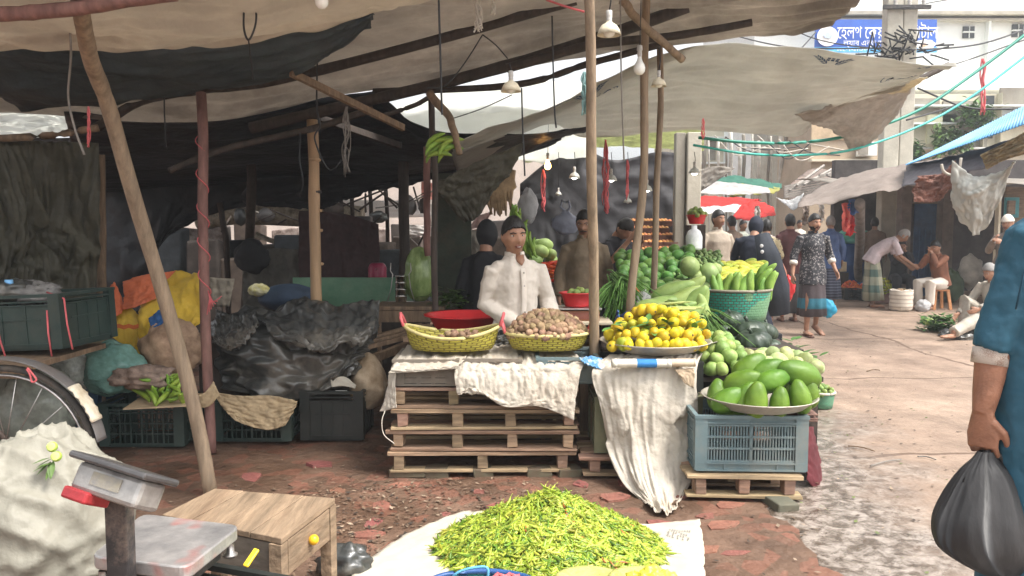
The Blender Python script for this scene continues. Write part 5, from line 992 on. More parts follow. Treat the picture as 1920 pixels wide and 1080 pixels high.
blob('vegetable_bag', 'tall clear bag stuffed with green vegetables on the small table', 'bag of vegetables', W(786, 518, 7.05), (.13, .11, .26), mat('bagged_greens', (.13, .22, .06), col2=(.32, .42, .16), scale=14, var=.4, rough=.25, stretch=(1, 1, .3)), amp=.2, seed=16, cru=1.2, pinch=.1)
b = MB()
for i in range(130): a = random.uniform(0, 6.3); leaf(b, W(845 + random.gauss(0, 18), 562 + random.gauss(0, 8), 6.9 + random.uniform(-.1, .1)), (cos(a), sin(a), random.uniform(0, .8)), .09, .018)
tag(b.fin('greens_heap', leafg), 'small leafy greens beside the wide red tub', 'leafy vegetables', kind='stuff')
blob('drum', 'dark blue covered drum behind the black heap', 'drum', W(540, 560, 7.4), (.28, .2, .14), mat('dull_blue', (.025, .045, .08), var=.3), amp=.1, seed=17)
blob('bag', 'small yellow patterned bag on the counter behind the black heap', 'bag', W(486, 545, 7.3), (.09, .07, .06), mat('yellow_print', (.5, .45, .08), col2=(.6, .58, .45), scale=18), amp=.3, cru=2, seed=18)
# market seen under the dark roof
def card(name, label, cat, x0, y0, x1, y1, D, m, amp=.05, seed=0, **kw):
    o, _ = sheet(name, [[W(x0, y0, D), W((x0 + x1) / 2, y0 + 4, D), W(x1, y0, D)], [W(x0, y1, D), W((x0 + x1) / 2, y1 + 3, D), W(x1, y1, D)]], m, amp=amp, seed=seed, nu=24, nv=14, **kw); return tag(o, label, cat)
awn = mat('sunlit_white_awning', (.80, .76, .72), trans=.4, var=.08)
for i, (x0, y0, x1, y1, D, m_, lb) in enumerate(((400, 360, 600, 412, 17, awn, 'distant white awning seen under the black roof, left of the bamboo pole'), (596, 372, 860, 405, 16, awn, 'distant white awning seen under the black roof, right of the bamboo pole'),
    (420, 385, 470, 402, 15.5, mat('distant_yellow', (.75, .45, .08)), 'small yellow banner in the distant market'), (505, 362, 560, 392, 15.8, mat('distant_pink', (.6, .25, .2)), 'distant pinkish awning over the netted stall'), (790, 340, 850, 372, 15.8, mat('distant_pink'), 'red striped awning scrap between the posts'),
    (760, 420, 860, 440, 15, awn, 'distant lit counter between the twin posts'), (235, 395, 300, 445, 12, awn, 'ragged white opening sheet beyond the black wall'), (330, 425, 420, 500, 13, mat('distant_brown_net', (.22, .14, .11), col2=(.45, .38, .34), scale=9, var=.5), 'brown netting hung across the distant stall'))):
    card('awning' if 'awning' in lb else 'hanging_sheet', lb, 'awning' if 'awning' in lb else 'sheet', x0, y0, x1, y1, D, m_, seed=110 + i)
net = mat('jute_net', (.24, .19, .13), col2=(.45, .38, .28), scale=12, var=.5, bump=.8)
b = MB(); b.loft([W(370, 420, 13), W(440, 400, 13), W(520, 398, 13), W(600, 402, 13), W(680, 410, 13)], [.10, .18, .22, .22, .2], n=14); tag(b.fin('rolled_netting', net), 'long roll of jute netting lying across the distant stall', 'netting')
b = MB(); b.loft([W(480, 440, 12.8), W(540, 462, 12.8), W(610, 466, 12.8), W(680, 458, 12.8)], .05, n=8); tag(b.fin('net_rim', net), 'pale rim rail of the distant netted stall', 'rail')
b = MB()
for i in range(11): b.box(W(400 + i * 47 + random.uniform(-10, 10), 500, 14 + (i % 3) * .3) * 1.0, (.42, .3, random.uniform(.6, 1.0)))
b.bm.free(); 
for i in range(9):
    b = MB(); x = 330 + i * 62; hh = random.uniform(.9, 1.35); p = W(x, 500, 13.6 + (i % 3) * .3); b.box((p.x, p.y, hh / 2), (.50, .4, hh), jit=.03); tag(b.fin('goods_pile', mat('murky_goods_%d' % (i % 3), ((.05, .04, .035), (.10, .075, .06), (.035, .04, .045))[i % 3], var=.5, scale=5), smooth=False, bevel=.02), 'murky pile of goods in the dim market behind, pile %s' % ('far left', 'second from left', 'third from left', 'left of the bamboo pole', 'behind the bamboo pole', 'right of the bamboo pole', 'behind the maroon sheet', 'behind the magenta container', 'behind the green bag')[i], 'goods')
for i, (px, py, r_) in enumerate(((608, 385, .05), (635, 388, .08), (655, 382, .06), (690, 395, .07), (720, 400, .05), (575, 380, .05))):
    pole('stall_post', [W(px, 330, 12), W(px + 6, 400, 12), G(px + 8, 590)], .03, darkwood, 'thin dark post in the dim market behind, %s' % ('beside the bamboo pole', 'second right of the bamboo pole', 'third right of the bamboo pole', 'near the hanging tin', 'near the food carrier', 'left of the bamboo pole')[i], 'post', seed=40 + i)
b = MB(); b.box(W(680, 425, 9.4), (.22, .12, .24), jit=.01); tag(b.fin('hanging_tin', mat('grey_tin', (.13, .12, .115), var=.3, rough=.5), smooth=False, bevel=.02), 'square grey bag hanging right of the bamboo pole', 'bag')
for i, (a, c_, m_) in enumerate((((600, 440, 9.5), (660, 432, 9.5), 0), ((605, 450, 9.4), (634, 478, 9.4), 0), ((620, 395, 11), (760, 340, 11), 1), ((700, 345, 10), (745, 390, 10), 1), ((775, 350, 11), (790, 400, 11), 1))):
    pole('stick', [W(*a), W(*c_)], .012, whiteraf if m_ == 0 else darkwood, 'thin %s stick %s' % (('pale', 'dark')[m_], ('level beside the square grey bag', 'slanting under the square grey bag', 'slanting across the distant white awning', 'crossing above the steel carrier', 'leaning between the dark post and the twin posts')[i]), 'stick', seed=60 + i)

# ================= foreground left: scale, table, sack =================
blob('plastic_sack', 'huge lumpy white plastic sack at the lower left corner', 'sack', W(80, 1010, 2.7), (.27, .26, .36), sackwhite, amp=.24, fr=1.4, seed=22, fold=.085, n=130, mm=90)
lim = W(97, 846, 2.52)
sk_ = [o for o in SC.objects if o.name == 'plastic_sack'][0]
for i, (px, py) in enumerate(((98, 838), (106, 856))):
    b = MB(); c = W(px, py, 2.53); R_ = Euler((pi / 2 - .35, .2, 0)); b.ell(c, (.017, .017, .012), rot=R_, n=18, m=10); b.mi = 1; b.ell(c + R_.to_matrix() @ V((0, 0, .010)), (.0145, .0145, .004), rot=R_, n=16, m=6)
    tag(b.fin('cut_lime', [mat('lime_skin', (.3, .42, .06)), limeh]), ('upper yellow cut lime stuck on the white plastic sack', 'lower green cut lime stuck on the white plastic sack')[i], 'lime')
b = MB(); 
for i in range(9): leaf(b, W(96 + random.uniform(-8, 4), 862 + random.uniform(-6, 8), 2.53), (random.uniform(-1, .2), -.4, random.uniform(-.6, .1)), .05, .008)
tag(b.fin('leaf_sprig', leafg), 'green leaf sprig below the cut limes', 'leaf')
# wooden table
T = .45; cb_ = [G(x, y, T) for x, y in ((402, 916), (629, 934), (528, 1010), (303, 965))]
r = thing('low_table', 'low wooden table with a drawer and a yellow round knob', 'table', (0, 0, 0))
m0 = sum(cb_, V()) / 4; r.location = (m0.x, m0.y, 0)
b = MB()
for i in range(4):   # planks across the top
    a0, a1 = cb_[0].lerp(cb_[1], i / 4 + .003), cb_[0].lerp(cb_[1], (i + 1) / 4 - .003); c0, c1 = cb_[3].lerp(cb_[2], i / 4 + .003), cb_[3].lerp(cb_[2], (i + 1) / 4 - .003)
    dz = V((0, 0, random.uniform(-.002, .002))); b.poly([p + dz for p in (a0, a1, c1, c0)], (0, 0, -.022))
b.fin('table_top', tablew, r, smooth=False, bevel=.003)
inn = [p.lerp(m0, .09) for p in cb_]; nm = ('leg',) * 4
for p in inn: b = MB(); b.box((p.x, p.y, (T - .024) / 2), (.045, .045, T - .024), rot=(0, 0, -.25), jit=.002); b.fin('leg', tablew, r, smooth=False)
def panel(a, c_, z0, z1, name, m, off=0, ins=.06):
    a, c_ = V(a), V(c_); n = V(((c_ - a).y, -(c_ - a).x, 0)).normalized(); a2, c2 = a.lerp(c_, ins), a.lerp(c_, 1 - ins); b = MB(); q = [V((a2.x, a2.y, z0)), V((c2.x, c2.y, z0)), V((c2.x, c2.y, z1)), V((a2.x, a2.y, z1))]
    b.poly([p + n * off for p in q], -n * .018); return b.fin(name, m, r, smooth=False, bevel=.002), n
dr, n_ = panel(inn[2], inn[1], T - .15, T - .026, 'drawer', tablew, .02, .08)
c = (inn[1] + inn[2]) / 2; kc = V((c.x, c.y, T - .085)) + n_ * .034; b = MB(); b.ell(kc, (.019, .019, .019), n=18, m=12); b.loft([kc - n_ * .02, kc], .008, n=8); b.fin('knob', mat('yellow_knob', (.75, .42, .02), rough=.3, bump=0), dr)
panel(inn[3], inn[2], T - .16, T - .026, 'side_board', mat('grey_side_board', (.15, .125, .10), var=.3, stretch=(.1, 1, 1), scale=20), .01); panel(inn[0], inn[3], T - .16, T - .026, 'side_board', MATS['grey_side_board'], .01)
panel(inn[1], inn[0], T - .16, T - .026, 'side_board', MATS['grey_side_board'], .01)
# platform scale on a black crate
SZ = .60; sc_ = [G(x, y, SZ) for x, y in ((268, 962), (452, 984), (350, 1064), (168, 1042))]; sm = sum(sc_, V()) / 4
cr_ = crate('black crate under the platform scale at the bottom edge', (sm.x + .09, sm.y - .03, SZ - .44), .46, .34, .30, blackcrate, yaw=-.35)
r = thing('platform_scale', 'worn steel platform scale with a tilted indicator head on a black column', 'scale', (sm.x, sm.y, SZ - .09))
def rounded(P, k=.12, n=5):
    out = []
    for i in range(4):
        p, a, c_ = P[i], P[i - 1], P[(i + 1) % 4]; s_, e = p.lerp(a, k), p.lerp(c_, k)
        for j in range(n + 1): t = j / n; out.append(s_ * (1 - t) ** 2 + p * 2 * t * (1 - t) + e * t * t)
    return out
b = MB(); b.poly(rounded(sc_), (0, 0, -.038)); pm = mat('worn_platform', (.36, .35, .35), col2=(.55, .52, .5), scale=9, rough=.33, metal=.55, bump=.2, bscale=60)
t = pm.node_tree; p_ = t.nodes['Principled BSDF']; src = p_.inputs['Base Color'].links[0].from_socket; nz = nn(t, 'ShaderNodeTexNoise'); nz.inputs['Scale'].default_value = 7; gt = nn(t, 'ShaderNodeMapRange'); gt.inputs[1].default_value = .60; gt.inputs[2].default_value = .68; gt.inputs[4].default_value = .6; mx = nn(t, 'ShaderNodeMix', data_type='RGBA')
t.links.new(nz.outputs[0], gt.inputs[0]); t.links.new(gt.outputs[0], mx.inputs[0]); t.links.new(src, mx.inputs[6]); mx.inputs[7].default_value = (.62, .2, .17, 1); t.links.new(mx.outputs[2], p_.inputs['Base Color'])
tcx = [n for n in t.nodes if n.type == 'TEX_COORD'][0]; t.links.new(tcx.outputs['Object'], nz.inputs[0])
b.fin('platform', pm, r, smooth=False, bevel=.005)
b = MB(); b.poly(rounded([p.lerp(sm, .25) - V((0, 0, .042)) for p in sc_]), (0, 0, -.045)); b.fin('base', blackiron, r, smooth=False)
for p in sc_: q = p.lerp(sm, .16); b = MB(); b.lathe([(.001, 0), (.02, 0), (.022, .006), (.012, .012), (.012, .04)], (q.x, q.y, SZ - .09), n=14, capb=True); b.fin('foot', steel, r)
ctop = W(212, 925, 2.02); cbm = W(212, 1100, 2.02); b = MB(); b.box((ctop.x, 2.05, (ctop.z + cbm.z) / 2), (.056, .05, ctop.z - cbm.z + .06)); b.fin('column', mat('chipped_black_paint', (.035, .032, .032), rough=.5, scale=16, dirt=.9, dcol=(.2, .15, .12)), r, smooth=False, bevel=.004)
HM = Matrix.Translation(W(222, 912, 1.97)) @ Euler((radians(-26), radians(6), radians(-24))).to_matrix().to_4x4()
b = MB(); b.T = HM; b.box((0, 0, 0), (.225, .085, .072)); hd = b.fin('indicator_head', mat('grey_head', (.30, .285, .27), col2=(.46, .44, .42), rough=.35, metal=.5, scale=12, dirt=.5, dcol=(.4, .38, .34)), r, smooth=False, bevel=.012)
b = MB(); b.T = HM; b.box((-.0, -.005, .045), (.262, .125, .018)); b.fin('head_rim', mat('dark_head_rim', (.12, .115, .115), rough=.3, metal=.5), hd, smooth=False, bevel=.006)
b = MB(); b.T = HM; b.box((-.075, -.012, -.046), (.085, .082, .03)); b.fin('red_underside', mat('red_casing', (.34, .03, .035), rough=.4), hd, smooth=False, bevel=.006)
b = MB(); b.T = HM; b.box((.0, -.0435, .004), (.10, .003, .032)); b.fin('rating_plate', mat('worn_sticker', (.4, .36, .27), col2=(.22, .21, .2), scale=30), hd, smooth=False)
b = MB(); a, c_ = W(460, 1062, 2.02), W(470, 1044, 2.02); b.bar(a, c_ + V((.004, .04, .004)), .016, .008, side=(1, 0, 0)); tag(b.fin('knife', mat('yellow_plastic', (.8, .55, .02), rough=.4, bump=0), smooth=False, bevel=.003), 'yellow plastic knife handle lying on the black crate', 'knife')

# ================= lamps, wires and hanging things =================
dome = mat('cream_enamel', (.62, .56, .42), rough=.5, dirt=.5, dcol=(.3, .24, .16), scale=20); sock = mat('grey_socket', (.45, .43, .4), rough=.5)
bulbm = mat('bulb_glass', (.8, .8, .76), rough=.25, bump=0)
lit = mat('lit_bulb', (1, .97, .9), emit=9, bump=0, var=0); amber = mat('lit_amber', (1, .5, .14), emit=7, bump=0, var=0)
def lamp(label, px, py, D, R_, on=None, top=None, shade=dome, bulb=None):
    c = W(px, py, D); r = thing('hanging_lamp', label, 'lamp', c)
    b = MB(); b.lathe([(R_ * .2, R_ * 1.15), (R_ * .32, R_ * .98), (R_ * .62, R_ * .8), (R_ * .85, R_ * .45), (R_, 0), (R_ * .96, 0), (R_ * .8, R_ * .42), (R_ * .56, R_ * .74), (R_ * .2, R_ * .9)], n=28); ob = b.fin('lamp_shade', shade, org=(0, 0, 0)); ob.parent = r
    b = MB(); b.lathe([(R_ * .2, R_ * 1.1), (R_ * .26, R_ * 1.25), (R_ * .2, R_ * 1.3), (R_ * .26, R_ * 1.5), (R_ * .24, R_ * 2.0), (.001, R_ * 2.05)], n=14); ob = b.fin('socket', sock, org=(0, 0, 0)); ob.parent = r
    b = MB(); b.ell((0, 0, R_ * .22), (R_ * .5, R_ * .5, R_ * .42), n=16, m=10); ob = b.fin('bulb', on or bulbm, org=(0, 0, 0)); ob.parent = r
    b = MB(); tp = (W(*top) - c) if top else V((random.uniform(-.02, .02), 0, R_ * 2 + .5)); b.loft([V((0, 0, R_ * 1.9)), V((.008, 0, tp.z * .6)), tp], .0035, n=6); ob = b.fin('flex', blackcord, org=(0, 0, 0)); ob.parent = r
    return r
lamp('cream domed lamp hanging right beside the pale scarred post, the largest lamp', 1142, 66, 4.2, .062, top=(1140, -40, 4.2))
lamp('dim cream lamp hanging in front of the bright gap in the awnings', 958, 172, 4.6, .058, top=(955, 118, 4.6))
lamp('small cream dome lamp beside the slimmer post of the pair', 1235, 162, 5.0, .048, top=(1236, 90, 5.1))
for i, (px, py, D, R_, on, lb) in enumerate(((1077, 334, 8.6, .06, lit, 'lit lamp left of the pale scarred post'), (1146, 339, 8.2, .06, lit, 'lit lamp just right of the pale scarred post'), (1177, 380, 8.4, .045, None, 'small unlit lamp with a pink cord between the posts'), (1213, 358, 8.0, .055, lit, 'lit lamp glimpsed between the post pair'), (1302, 326, 8.4, .062, lit, 'lit lamp hanging right of the concrete pillar'), (1047, 366, 8.9, .04, None, 'small twin bulb lamp below the lit lamps'))):
    lamp(lb, px, py, D, R_, on=on, shade=mat('grey_shade', (.42, .42, .38), rough=.5), top=(px, 285, D))
for lb, px, py, D, m_, R_ in (('large pear shaped bulb hanging unlit in front of the grey brown post', 1199, 128, 5.0, bulbm, .036), ('glowing amber bulb at the fruit stall', 1027, 311, 8.5, amber, .035), ('white tubular bulb holder at the top edge', 603, 2, 3.6, bulbm, .03)):
    c = W(px, py, D); r = thing('light_bulb', lb, 'light bulb', c); b = MB(); b.lathe([(.001, -R_ * 1.15), (R_ * .5, -R_ * 1.05), (R_ * .9, -R_ * .6), (R_, 0), (R_ * .85, R_ * .6), (R_ * .5, R_ * 1.2), (R_ * .36, R_ * 1.7), (R_ * .34, R_ * 1.9)], n=22); ob = b.fin('globe', m_, org=(0, 0, 0)); ob.parent = r
    b = MB(); b.lathe([(R_ * .35, R_ * 1.9), (R_ * .42, R_ * 2.2), (R_ * .36, R_ * 2.9), (R_ * .5, R_ * 3), (R_ * .45, R_ * 3.8), (.001, R_ * 3.9)], n=14); ob = b.fin('socket', sock, org=(0, 0, 0)); ob.parent = r
    b = MB(); b.loft([(0, 0, R_ * 3.8), (.005, 0, R_ * 3.8 + .3)], .003, n=5); ob = b.fin('flex', blackcord, org=(0, 0, 0)); ob.parent = r
wires = [([(822, -20, 4.5), (825, 80, 4.5), (828, 190, 4.5), (829, 215, 4.5)], .006, 'straight hanging cord left of the bananas'), ([(1035, 30, 5), (1037, 120, 5), (1040, 210, 5), (1043, 240, 5)], .005, 'hanging cord in front of the emblem tarpaulin'), ([(1163, -10, 5), (1165, 150, 5), (1170, 300, 5.1)], .005, 'long cord between the pale scarred post and the post pair'), ([(978, 165, 5), (980, 240, 5), (984, 330, 5)], .005, 'cord hanging below the dim cream lamp'),
    ([(595, 110, 5.6), (594, 200, 5.6), (600, 235, 5.6), (590, 260, 5.6), (610, 310, 5.6), (625, 318, 5.6), (640, 300, 5.6)], .006, 'slack cord looping beside the bamboo pole'), ([(459, -5, 3.8), (457, 50, 3.8), (466, 75, 3.8), (478, 50, 3.8), (480, 20, 3.8), (470, -5, 3.8)], .005, 'looped cord dangling from the beige awning'), ([(466, 75, 3.8), (470, 110, 3.9), (475, 150, 4)], .004, 'tail of cord below the dangling loop'),
    ([(128, 10, 3.9), (133, 100, 3.9), (128, 180, 3.9), (140, 240, 3.9), (158, 290, 3.9)], .006, 'pale cord hanging left of the leaning pole'), ([(563, 250, 6), (562, 300, 6), (568, 340, 6), (562, 370, 6)], .005, 'cord hanging left of the bamboo pole'), ([(905, 65, 5), (870, 120, 5), (835, 160, 5), (800, 165, 5)], .004, 'thin slanting cord left of the dim cream lamp'), ([(905, 65, 5), (930, 85, 5), (952, 110, 5)], .004, 'thin cord leading to the dim cream lamp'),
    ([(310, 130, 5.5), (308, 200, 5.5), (312, 280, 5.6)], .005, 'cord hanging beside the reddish post'), ([(840, 225, 6), (900, 205, 6), (960, 178, 6)], .004, 'thin cord across the translucent sheet')]
for P_, r_, lb in wires: wire('cord', [W(*p) for p in P_], r_, greycord if 'pale' in lb else blackcord, lb, 'cord')
def tassel(label, px, py0, py1, D, m, n=16, spread=8, r_=.003, name='raffia_tassel'):
    b = MB()
    for i in range(n):
        x = px + random.uniform(-spread * .3, spread * .3); P_ = [W(x, py0, D)]
        for k in range(1, 6): P_.append(W(x + random.uniform(-spread, spread), py0 + (py1 - py0) * k / 5 * random.uniform(.85, 1.02), D + random.uniform(-.03, .03)))
        b.loft([cr(P_, j / 15) for j in range(16)], r_, n=4)
    return tag(b.fin(name, m), label, 'string')
tassel('white raffia tassel hanging from the brown tarpaulin', 896, -10, 62, 4.6, whiteraf, 16); tassel('small white raffia tassel right of the big one', 925, -10, 30, 4.6, whiteraf, 8, 4)
tassel('pink plastic string hanging behind the leaning pole', 166, 200, 275, 4.4, pinkstr, 7, 3); tassel('pale strips hanging below the slanting plank', 650, 200, 330, 5.6, greycord, 8, 7)
tassel('pink strings hanging between the lamps', 1019, 318, 400, 8.6, pinkstr, 6, 4, .005); tassel('pink and white strings right of the pale scarred post', 1135, 262, 400, 7.8, pinkstr, 10, 6, .005); tassel('pink string over the small unlit lamp', 1176, 300, 375, 8.3, pinkstr, 7, 3, .006); tassel('red string hanging from the emblem tarpaulin', 1318, 222, 262, 6.8, pinkstr, 6, 3)
tassel('bluish rag strips tied to the pale scarred post', 1096, 135, 215, 4.55, mat('blue_rag', (.25, .42, .42)), 8, 5, .005)
wire('string', [W(1025, 0, 4.6), W(1060, 12, 4.5), (W(1095, 22, 4.4))], .006, pinkstr, 'pink string stretched from the pale scarred post to the roof', 'string')
tassel('red string hanging far off among the power cables', 1842, 110, 215, 13, pinkstr, 6, 5, .012)
# hanging bananas by the branch
for i in range(11): inst(banana, 'banana', 'green banana in the small hand hanging from the dead branch', 'banana', 'bananas hanging from the branch', W(812 + (i % 4) * 11, 260 + (i // 4) * 12 + (i % 2) * 3, 5.7 + .02 * (i % 3)), (random.uniform(-.3, .3), radians(70 + random.uniform(-25, 15)), random.uniform(-.2, .3)), .95)
for i in range(26): inst(banana, 'banana', 'green banana on the long stem hanging behind the white shirted vendor', 'banana', 'bananas hanging behind the vendor', W(962 + (i // 2) * 2.6 + random.uniform(-8, 8), 400 + i * 2.7, 7.2 + random.uniform(-.05, .05)), (random.uniform(-.4, .4), radians(random.uniform(-30, 30)), random.uniform(-2, 2)), 1.0)
b = MB()
for i in range(60):
    x = 935 + random.gauss(0, 10); P_ = [W(x, 315 + random.uniform(-8, 8), 7.3), W(x + random.uniform(-8, 8), 350, 7.3), W(x + random.uniform(-14, 14), 385 + random.uniform(-15, 22), 7.3)]; b.loft(P_, [(.018, .003), (.03, .004), (.008, .002)], n=5)
tag(b.fin('dried_leaves', mat('dry_banana_leaf', (.36, .25, .14), var=.45, scale=10)), 'dry brown banana leaves hanging above the white shirted vendor', 'dried leaves')
blob('plastic_bag', 'white bunch of carrier bags hanging above the vendor', 'plastic bag', W(990, 388, 7.6), (.09, .06, .18), mat('bag_white', (.55, .55, .56), rough=.5, trans=.3), amp=.3, cru=2, seed=31, pinch=.7)
for i, (px, py, s_) in enumerate(((1060, 415, 1),)):
    blob('plastic_bag', 'translucent carrier bag with tied handles hanging by the brown shirted man', 'plastic bag', W(px, py + 4, 7.9), (.13, .06, .13), mat('bag_bluewhite', (.32, .34, .42), rough=.4, trans=.3), amp=.25, cru=1.6, seed=32, pinch=.9)
    b = MB(); 
    for s in (-1, 1): b.loft([W(px + 2, 398, 7.9), W(px + s * 9, 388, 7.9), W(px + s * 6, 376, 7.9), W(px + 1, 380, 7.9)], .012, n=6)
    b.fin('knot', mat('bag_bluewhite'), SC.objects[[o_.name for o_ in SC.objects if o_.name.startswith('plastic_bag')][-1]])
# fruit stall goods behind the vendor
z = W(1040, 530, 8.6).z; b = MB(); b.box((W(1020, 530, 8.6).x, 8.8, z / 2), (.95, .7, z)); tag(b.fin('counter', mat('slatted_counter', (.16, .14, .12), var=.3), smooth=False), 'low counter under the red carrots and pale gourds', 'counter')
for p in mound(26, (W(1008, 500, 8.8).x, 8.85, z + .02), .24, .2, .42, .14, 51, layers=1): inst(mango, 'gourd', 'large pale green gourd behind the vendor', 'gourd', 'large gourds behind the vendor', p, rr(), random.uniform(.9, 1.1))
for p in mound(90, (W(1042, 520, 8.5).x, 8.6, z + .02), .22, .16, .2, .038, 52, layers=1): inst(carrot, 'carrot', 'red carrot in the heap beside the brown shirted man', 'carrot', 'red carrots behind the vendor', p, (pi / 2 + random.uniform(-.4, .4), random.uniform(-.2, .2), random.uniform(.6, 2.2)), random.uniform(.9, 1.2))
# stacked crates of orange produce
om = mat('orange_produce', (.5, .19, .06), col2=(.58, .28, .12), scale=20, var=.4)
orange = veg('small_orange', (.52, .18, .05), (.034, .034, .032), col2=(.6, .3, .1), rnd=.5, n=10, m_=7)
for r_ in range(5):
    for c_ in range(4 if r_ < 3 else 3):
        x = 1165 + c_ * 27 + r_ * 6; py = 470 - r_ * 13; p = W(x, py, 9.2 + r_ * .1)
        if x > 1262: continue
        cc = crate('shallow crate of orange fruit, %s in the %s row of the stack' % (('first', 'second', 'third', 'fourth')[c_], ('lowest', 'second', 'middle', 'fourth', 'top')[r_]), (p.x, p.y, p.z - .05), .155, .3, .075, mat('brown_slat', (.12, .06, .045), var=.3), style='solid', group='stacked orange crates')
        for k in range(7): inst(orange, 'orange', 'orange fruit in the stacked shallow crates', 'orange', 'orange fruit in the stacked crates', p + V((-.06 + (k % 4) * .04, -.10 + .05 * (k // 4), .018 + .01 * (k // 4))), rr(), .8)
b = MB(); b.box((W(1215, 480, 9.6).x, 9.7, .55), (.8, .8, 1.1)); tag(b.fin('rack', darkwood, smooth=False), 'dark rack under the stacked orange crates', 'rack')
# red tub with greens and white jug by the pillar
p = W(1308, 420, 7.9); b = MB(); b.box((p.x + .0, 8.0, (p.z - .01) / 2), (.16, .2, p.z - .01)); tag(b.fin('stand', darkwood, smooth=False), 'dark stand under the red tub by the pillar', 'stand'); tub('dark red tub of limes beside the concrete pillar', (p.x, 7.95, p.z), .10, .09)
for q_ in mound(14, (p.x, 7.95, p.z + .08), .09, .09, .07, .05, 55, layers=1): inst(brinjal, 'lime', 'bright green lime in the dark red tub', 'lime', 'limes in the dark red tub', q_, rr(), .65)
p = W(1301, 468, 7.3); b = MB(); b.lathe([(.001, 0), (.07, 0), (.075, .02), (.075, .12), (.055, .17), (.025, .19), (.025, .22), (.001, .22)], p, n=24); tag(b.fin('jug', mat('milky_plastic', (.75, .76, .78), rough=.35)), 'milky white plastic jug above the pointed gourds', 'jug')

rd = random.Random(77)
for i in range(26):
    x, y = rd.uniform(395, 870), rd.uniform(352, 432); D = rd.uniform(9.8, 11.8); dx, dy = rd.uniform(-60, 60), rd.uniform(-30, 45)
    pole('thin_stick', [W(x, y, D), W(x + dx, y + dy, D + rd.uniform(-.4, .4))], rd.uniform(.006, .016), darkwood if i % 4 else greycord, 'thin dark stick or cord in the tangle under the black roof', 'stick', 'sticks tangled under the black roof', n=5, sub=3)
for i in range(9):
    x, y = rd.uniform(420, 860), rd.uniform(385, 425); blob('hanging_bag', None, None, W(x, y, rd.uniform(10.2, 11.5)), (rd.uniform(.05, .13), .06, rd.uniform(.06, .16)), (darkwood, blackpoly, MATS['grey_tin'])[i % 3], amp=.4, cru=1.8, seed=400 + i, n=16, mm=10)
    tag([o_ for o_ in SC.objects if o_.name.startswith('hanging_bag')][-1], 'small dark bag hanging in the distant stalls under the black roof', 'bag', 'dark bags hanging under the black roof')
# ================= people =================
def skinmat(key, c): return mat(key, c, var=.2, rough=.5, bump=.25, bscale=90, scale=16)
skA, skB, skC = skinmat('brown_skin', (.34, .18, .115)), skinmat('dark_brown_skin', (.27, .14, .085)), skinmat('tan_skin', (.27, .14, .085))
hairm = mat('black_hair', (.012, .010, .009), rough=.45, bump=.5, bscale=120, stretch=(1, 1, .3)); greyhair = mat('grey_hair', (.25, .24, .23), rough=.6, bump=.5, bscale=120)
eyew = mat('eye_white', (.55, .5, .46), rough=.3, bump=0, var=.02); eyed = mat('eye_dark', (.01, .008, .007), rough=.2, bump=0); lipm = mat('lips', (.22, .075, .06), bump=0); teethm = mat('teeth', (.6, .56, .5), bump=0)
g2 = lambda x, s: exp(-(x / s) ** 2)
def headpt(d):
    """sculpted head: d unit direction, face towards -y; returns point in metres about the head centre"""
    x, y, z = d.x * .076, d.y * .094, d.z * .118
    if z < 0: k = min(1, -z / .118); x *= 1 - .30 * k ** 1.6; y *= 1 - .12 * k ** 2 if y < 0 else 1 - .45 * k
    if d.y < 0:
        f = min(1, -d.y * 1.6)
        t = (z + .028) / .04; nose = g2(x, .0125 if z < .0 else .010) * (max(0, 1 - t * .75) if z > -.028 else g2(z + .028, .010)) * (1 if z < .03 else 0)
        y -= .024 * nose * f
        for s in (-1, 1):
            y += .011 * g2(x - s * .032, .017) * g2(z - .012, .012) * f; y -= .005 * g2(x - s * .04, .016) * g2(z + .022, .02) * f
        y -= .005 * g2(z - .032, .010) * g2(x, .05) * f; y -= .006 * g2(z + .058, .009) * g2(x, .022) * f; y += .003 * g2(z + .058, .003) * g2(x, .02) * f
        y -= .007 * g2(z + .098, .014) * g2(x, .022) * f
    return V((x, y, z))
def headM(c, yaw=0, pitch=0, roll=0, s=1): return Matrix.Translation(V(c)) @ Euler((pitch, roll, yaw), 'XYZ').to_matrix().to_4x4() @ Matrix.Scale(s, 4)
def addhead(b, M_, n=44, m=34):
    b.T = M_; b.ell((0, 0, 0), (1, 1, 1), n=n, m=m, fn=lambda d, q: headpt(d))
    for s in (-1, 1): b.ell((s * .076, .012, -.004), (.010, .020, .032), rot=(0, s * .15, s * .35), n=12, m=8)
    b.T = None
HL = lambda d: (.10 + .46 * max(0, -d.y) ** .8) if d.y < 0 else max(-.5, .10 - 2.4 * max(0, d.y - .10))
def hairpart(root, M_, m, line=None, off=.0065, name='hair'):
    line = line or HL
    b = MB(); b.T = M_; n, mm = (80, 60) if name == 'hair' else (44, 34); g = {}
    for i in range(mm + 1):
        for k in range(n):
            a = pi * i / mm; d = V((sin(a) * cos(2 * pi * k / n), sin(a) * sin(2 * pi * k / n), cos(a))); g[i, k] = (d, headpt(d) * (1 + (off + (.009 * max(0, d.z) if name == 'hair' else 0)) / .09) + V((0, 0, .004)))
    vs = {kk: b.v(p) for kk, (d, p) in g.items()}
    for i in range(mm):
        for k in range(n):
            d = g[i, k][0]; l = line(d) + .05 * noise.noise(d * 9)
            if d.z > l: b._f([vs[i, k], vs[i + 1, k], vs[i + 1, (k + 1) % n], vs[i, (k + 1) % n]])
    bmesh.ops.remove_doubles(b.bm, verts=b.bm.verts[:], dist=.0004); bmesh.ops.delete(b.bm, geom=[v for v in b.bm.verts if not v.link_faces], context='VERTS')
    return b.fin(name, m, root, mods=[('SOLIDIFY', dict(thickness=.012, offset=-1))])
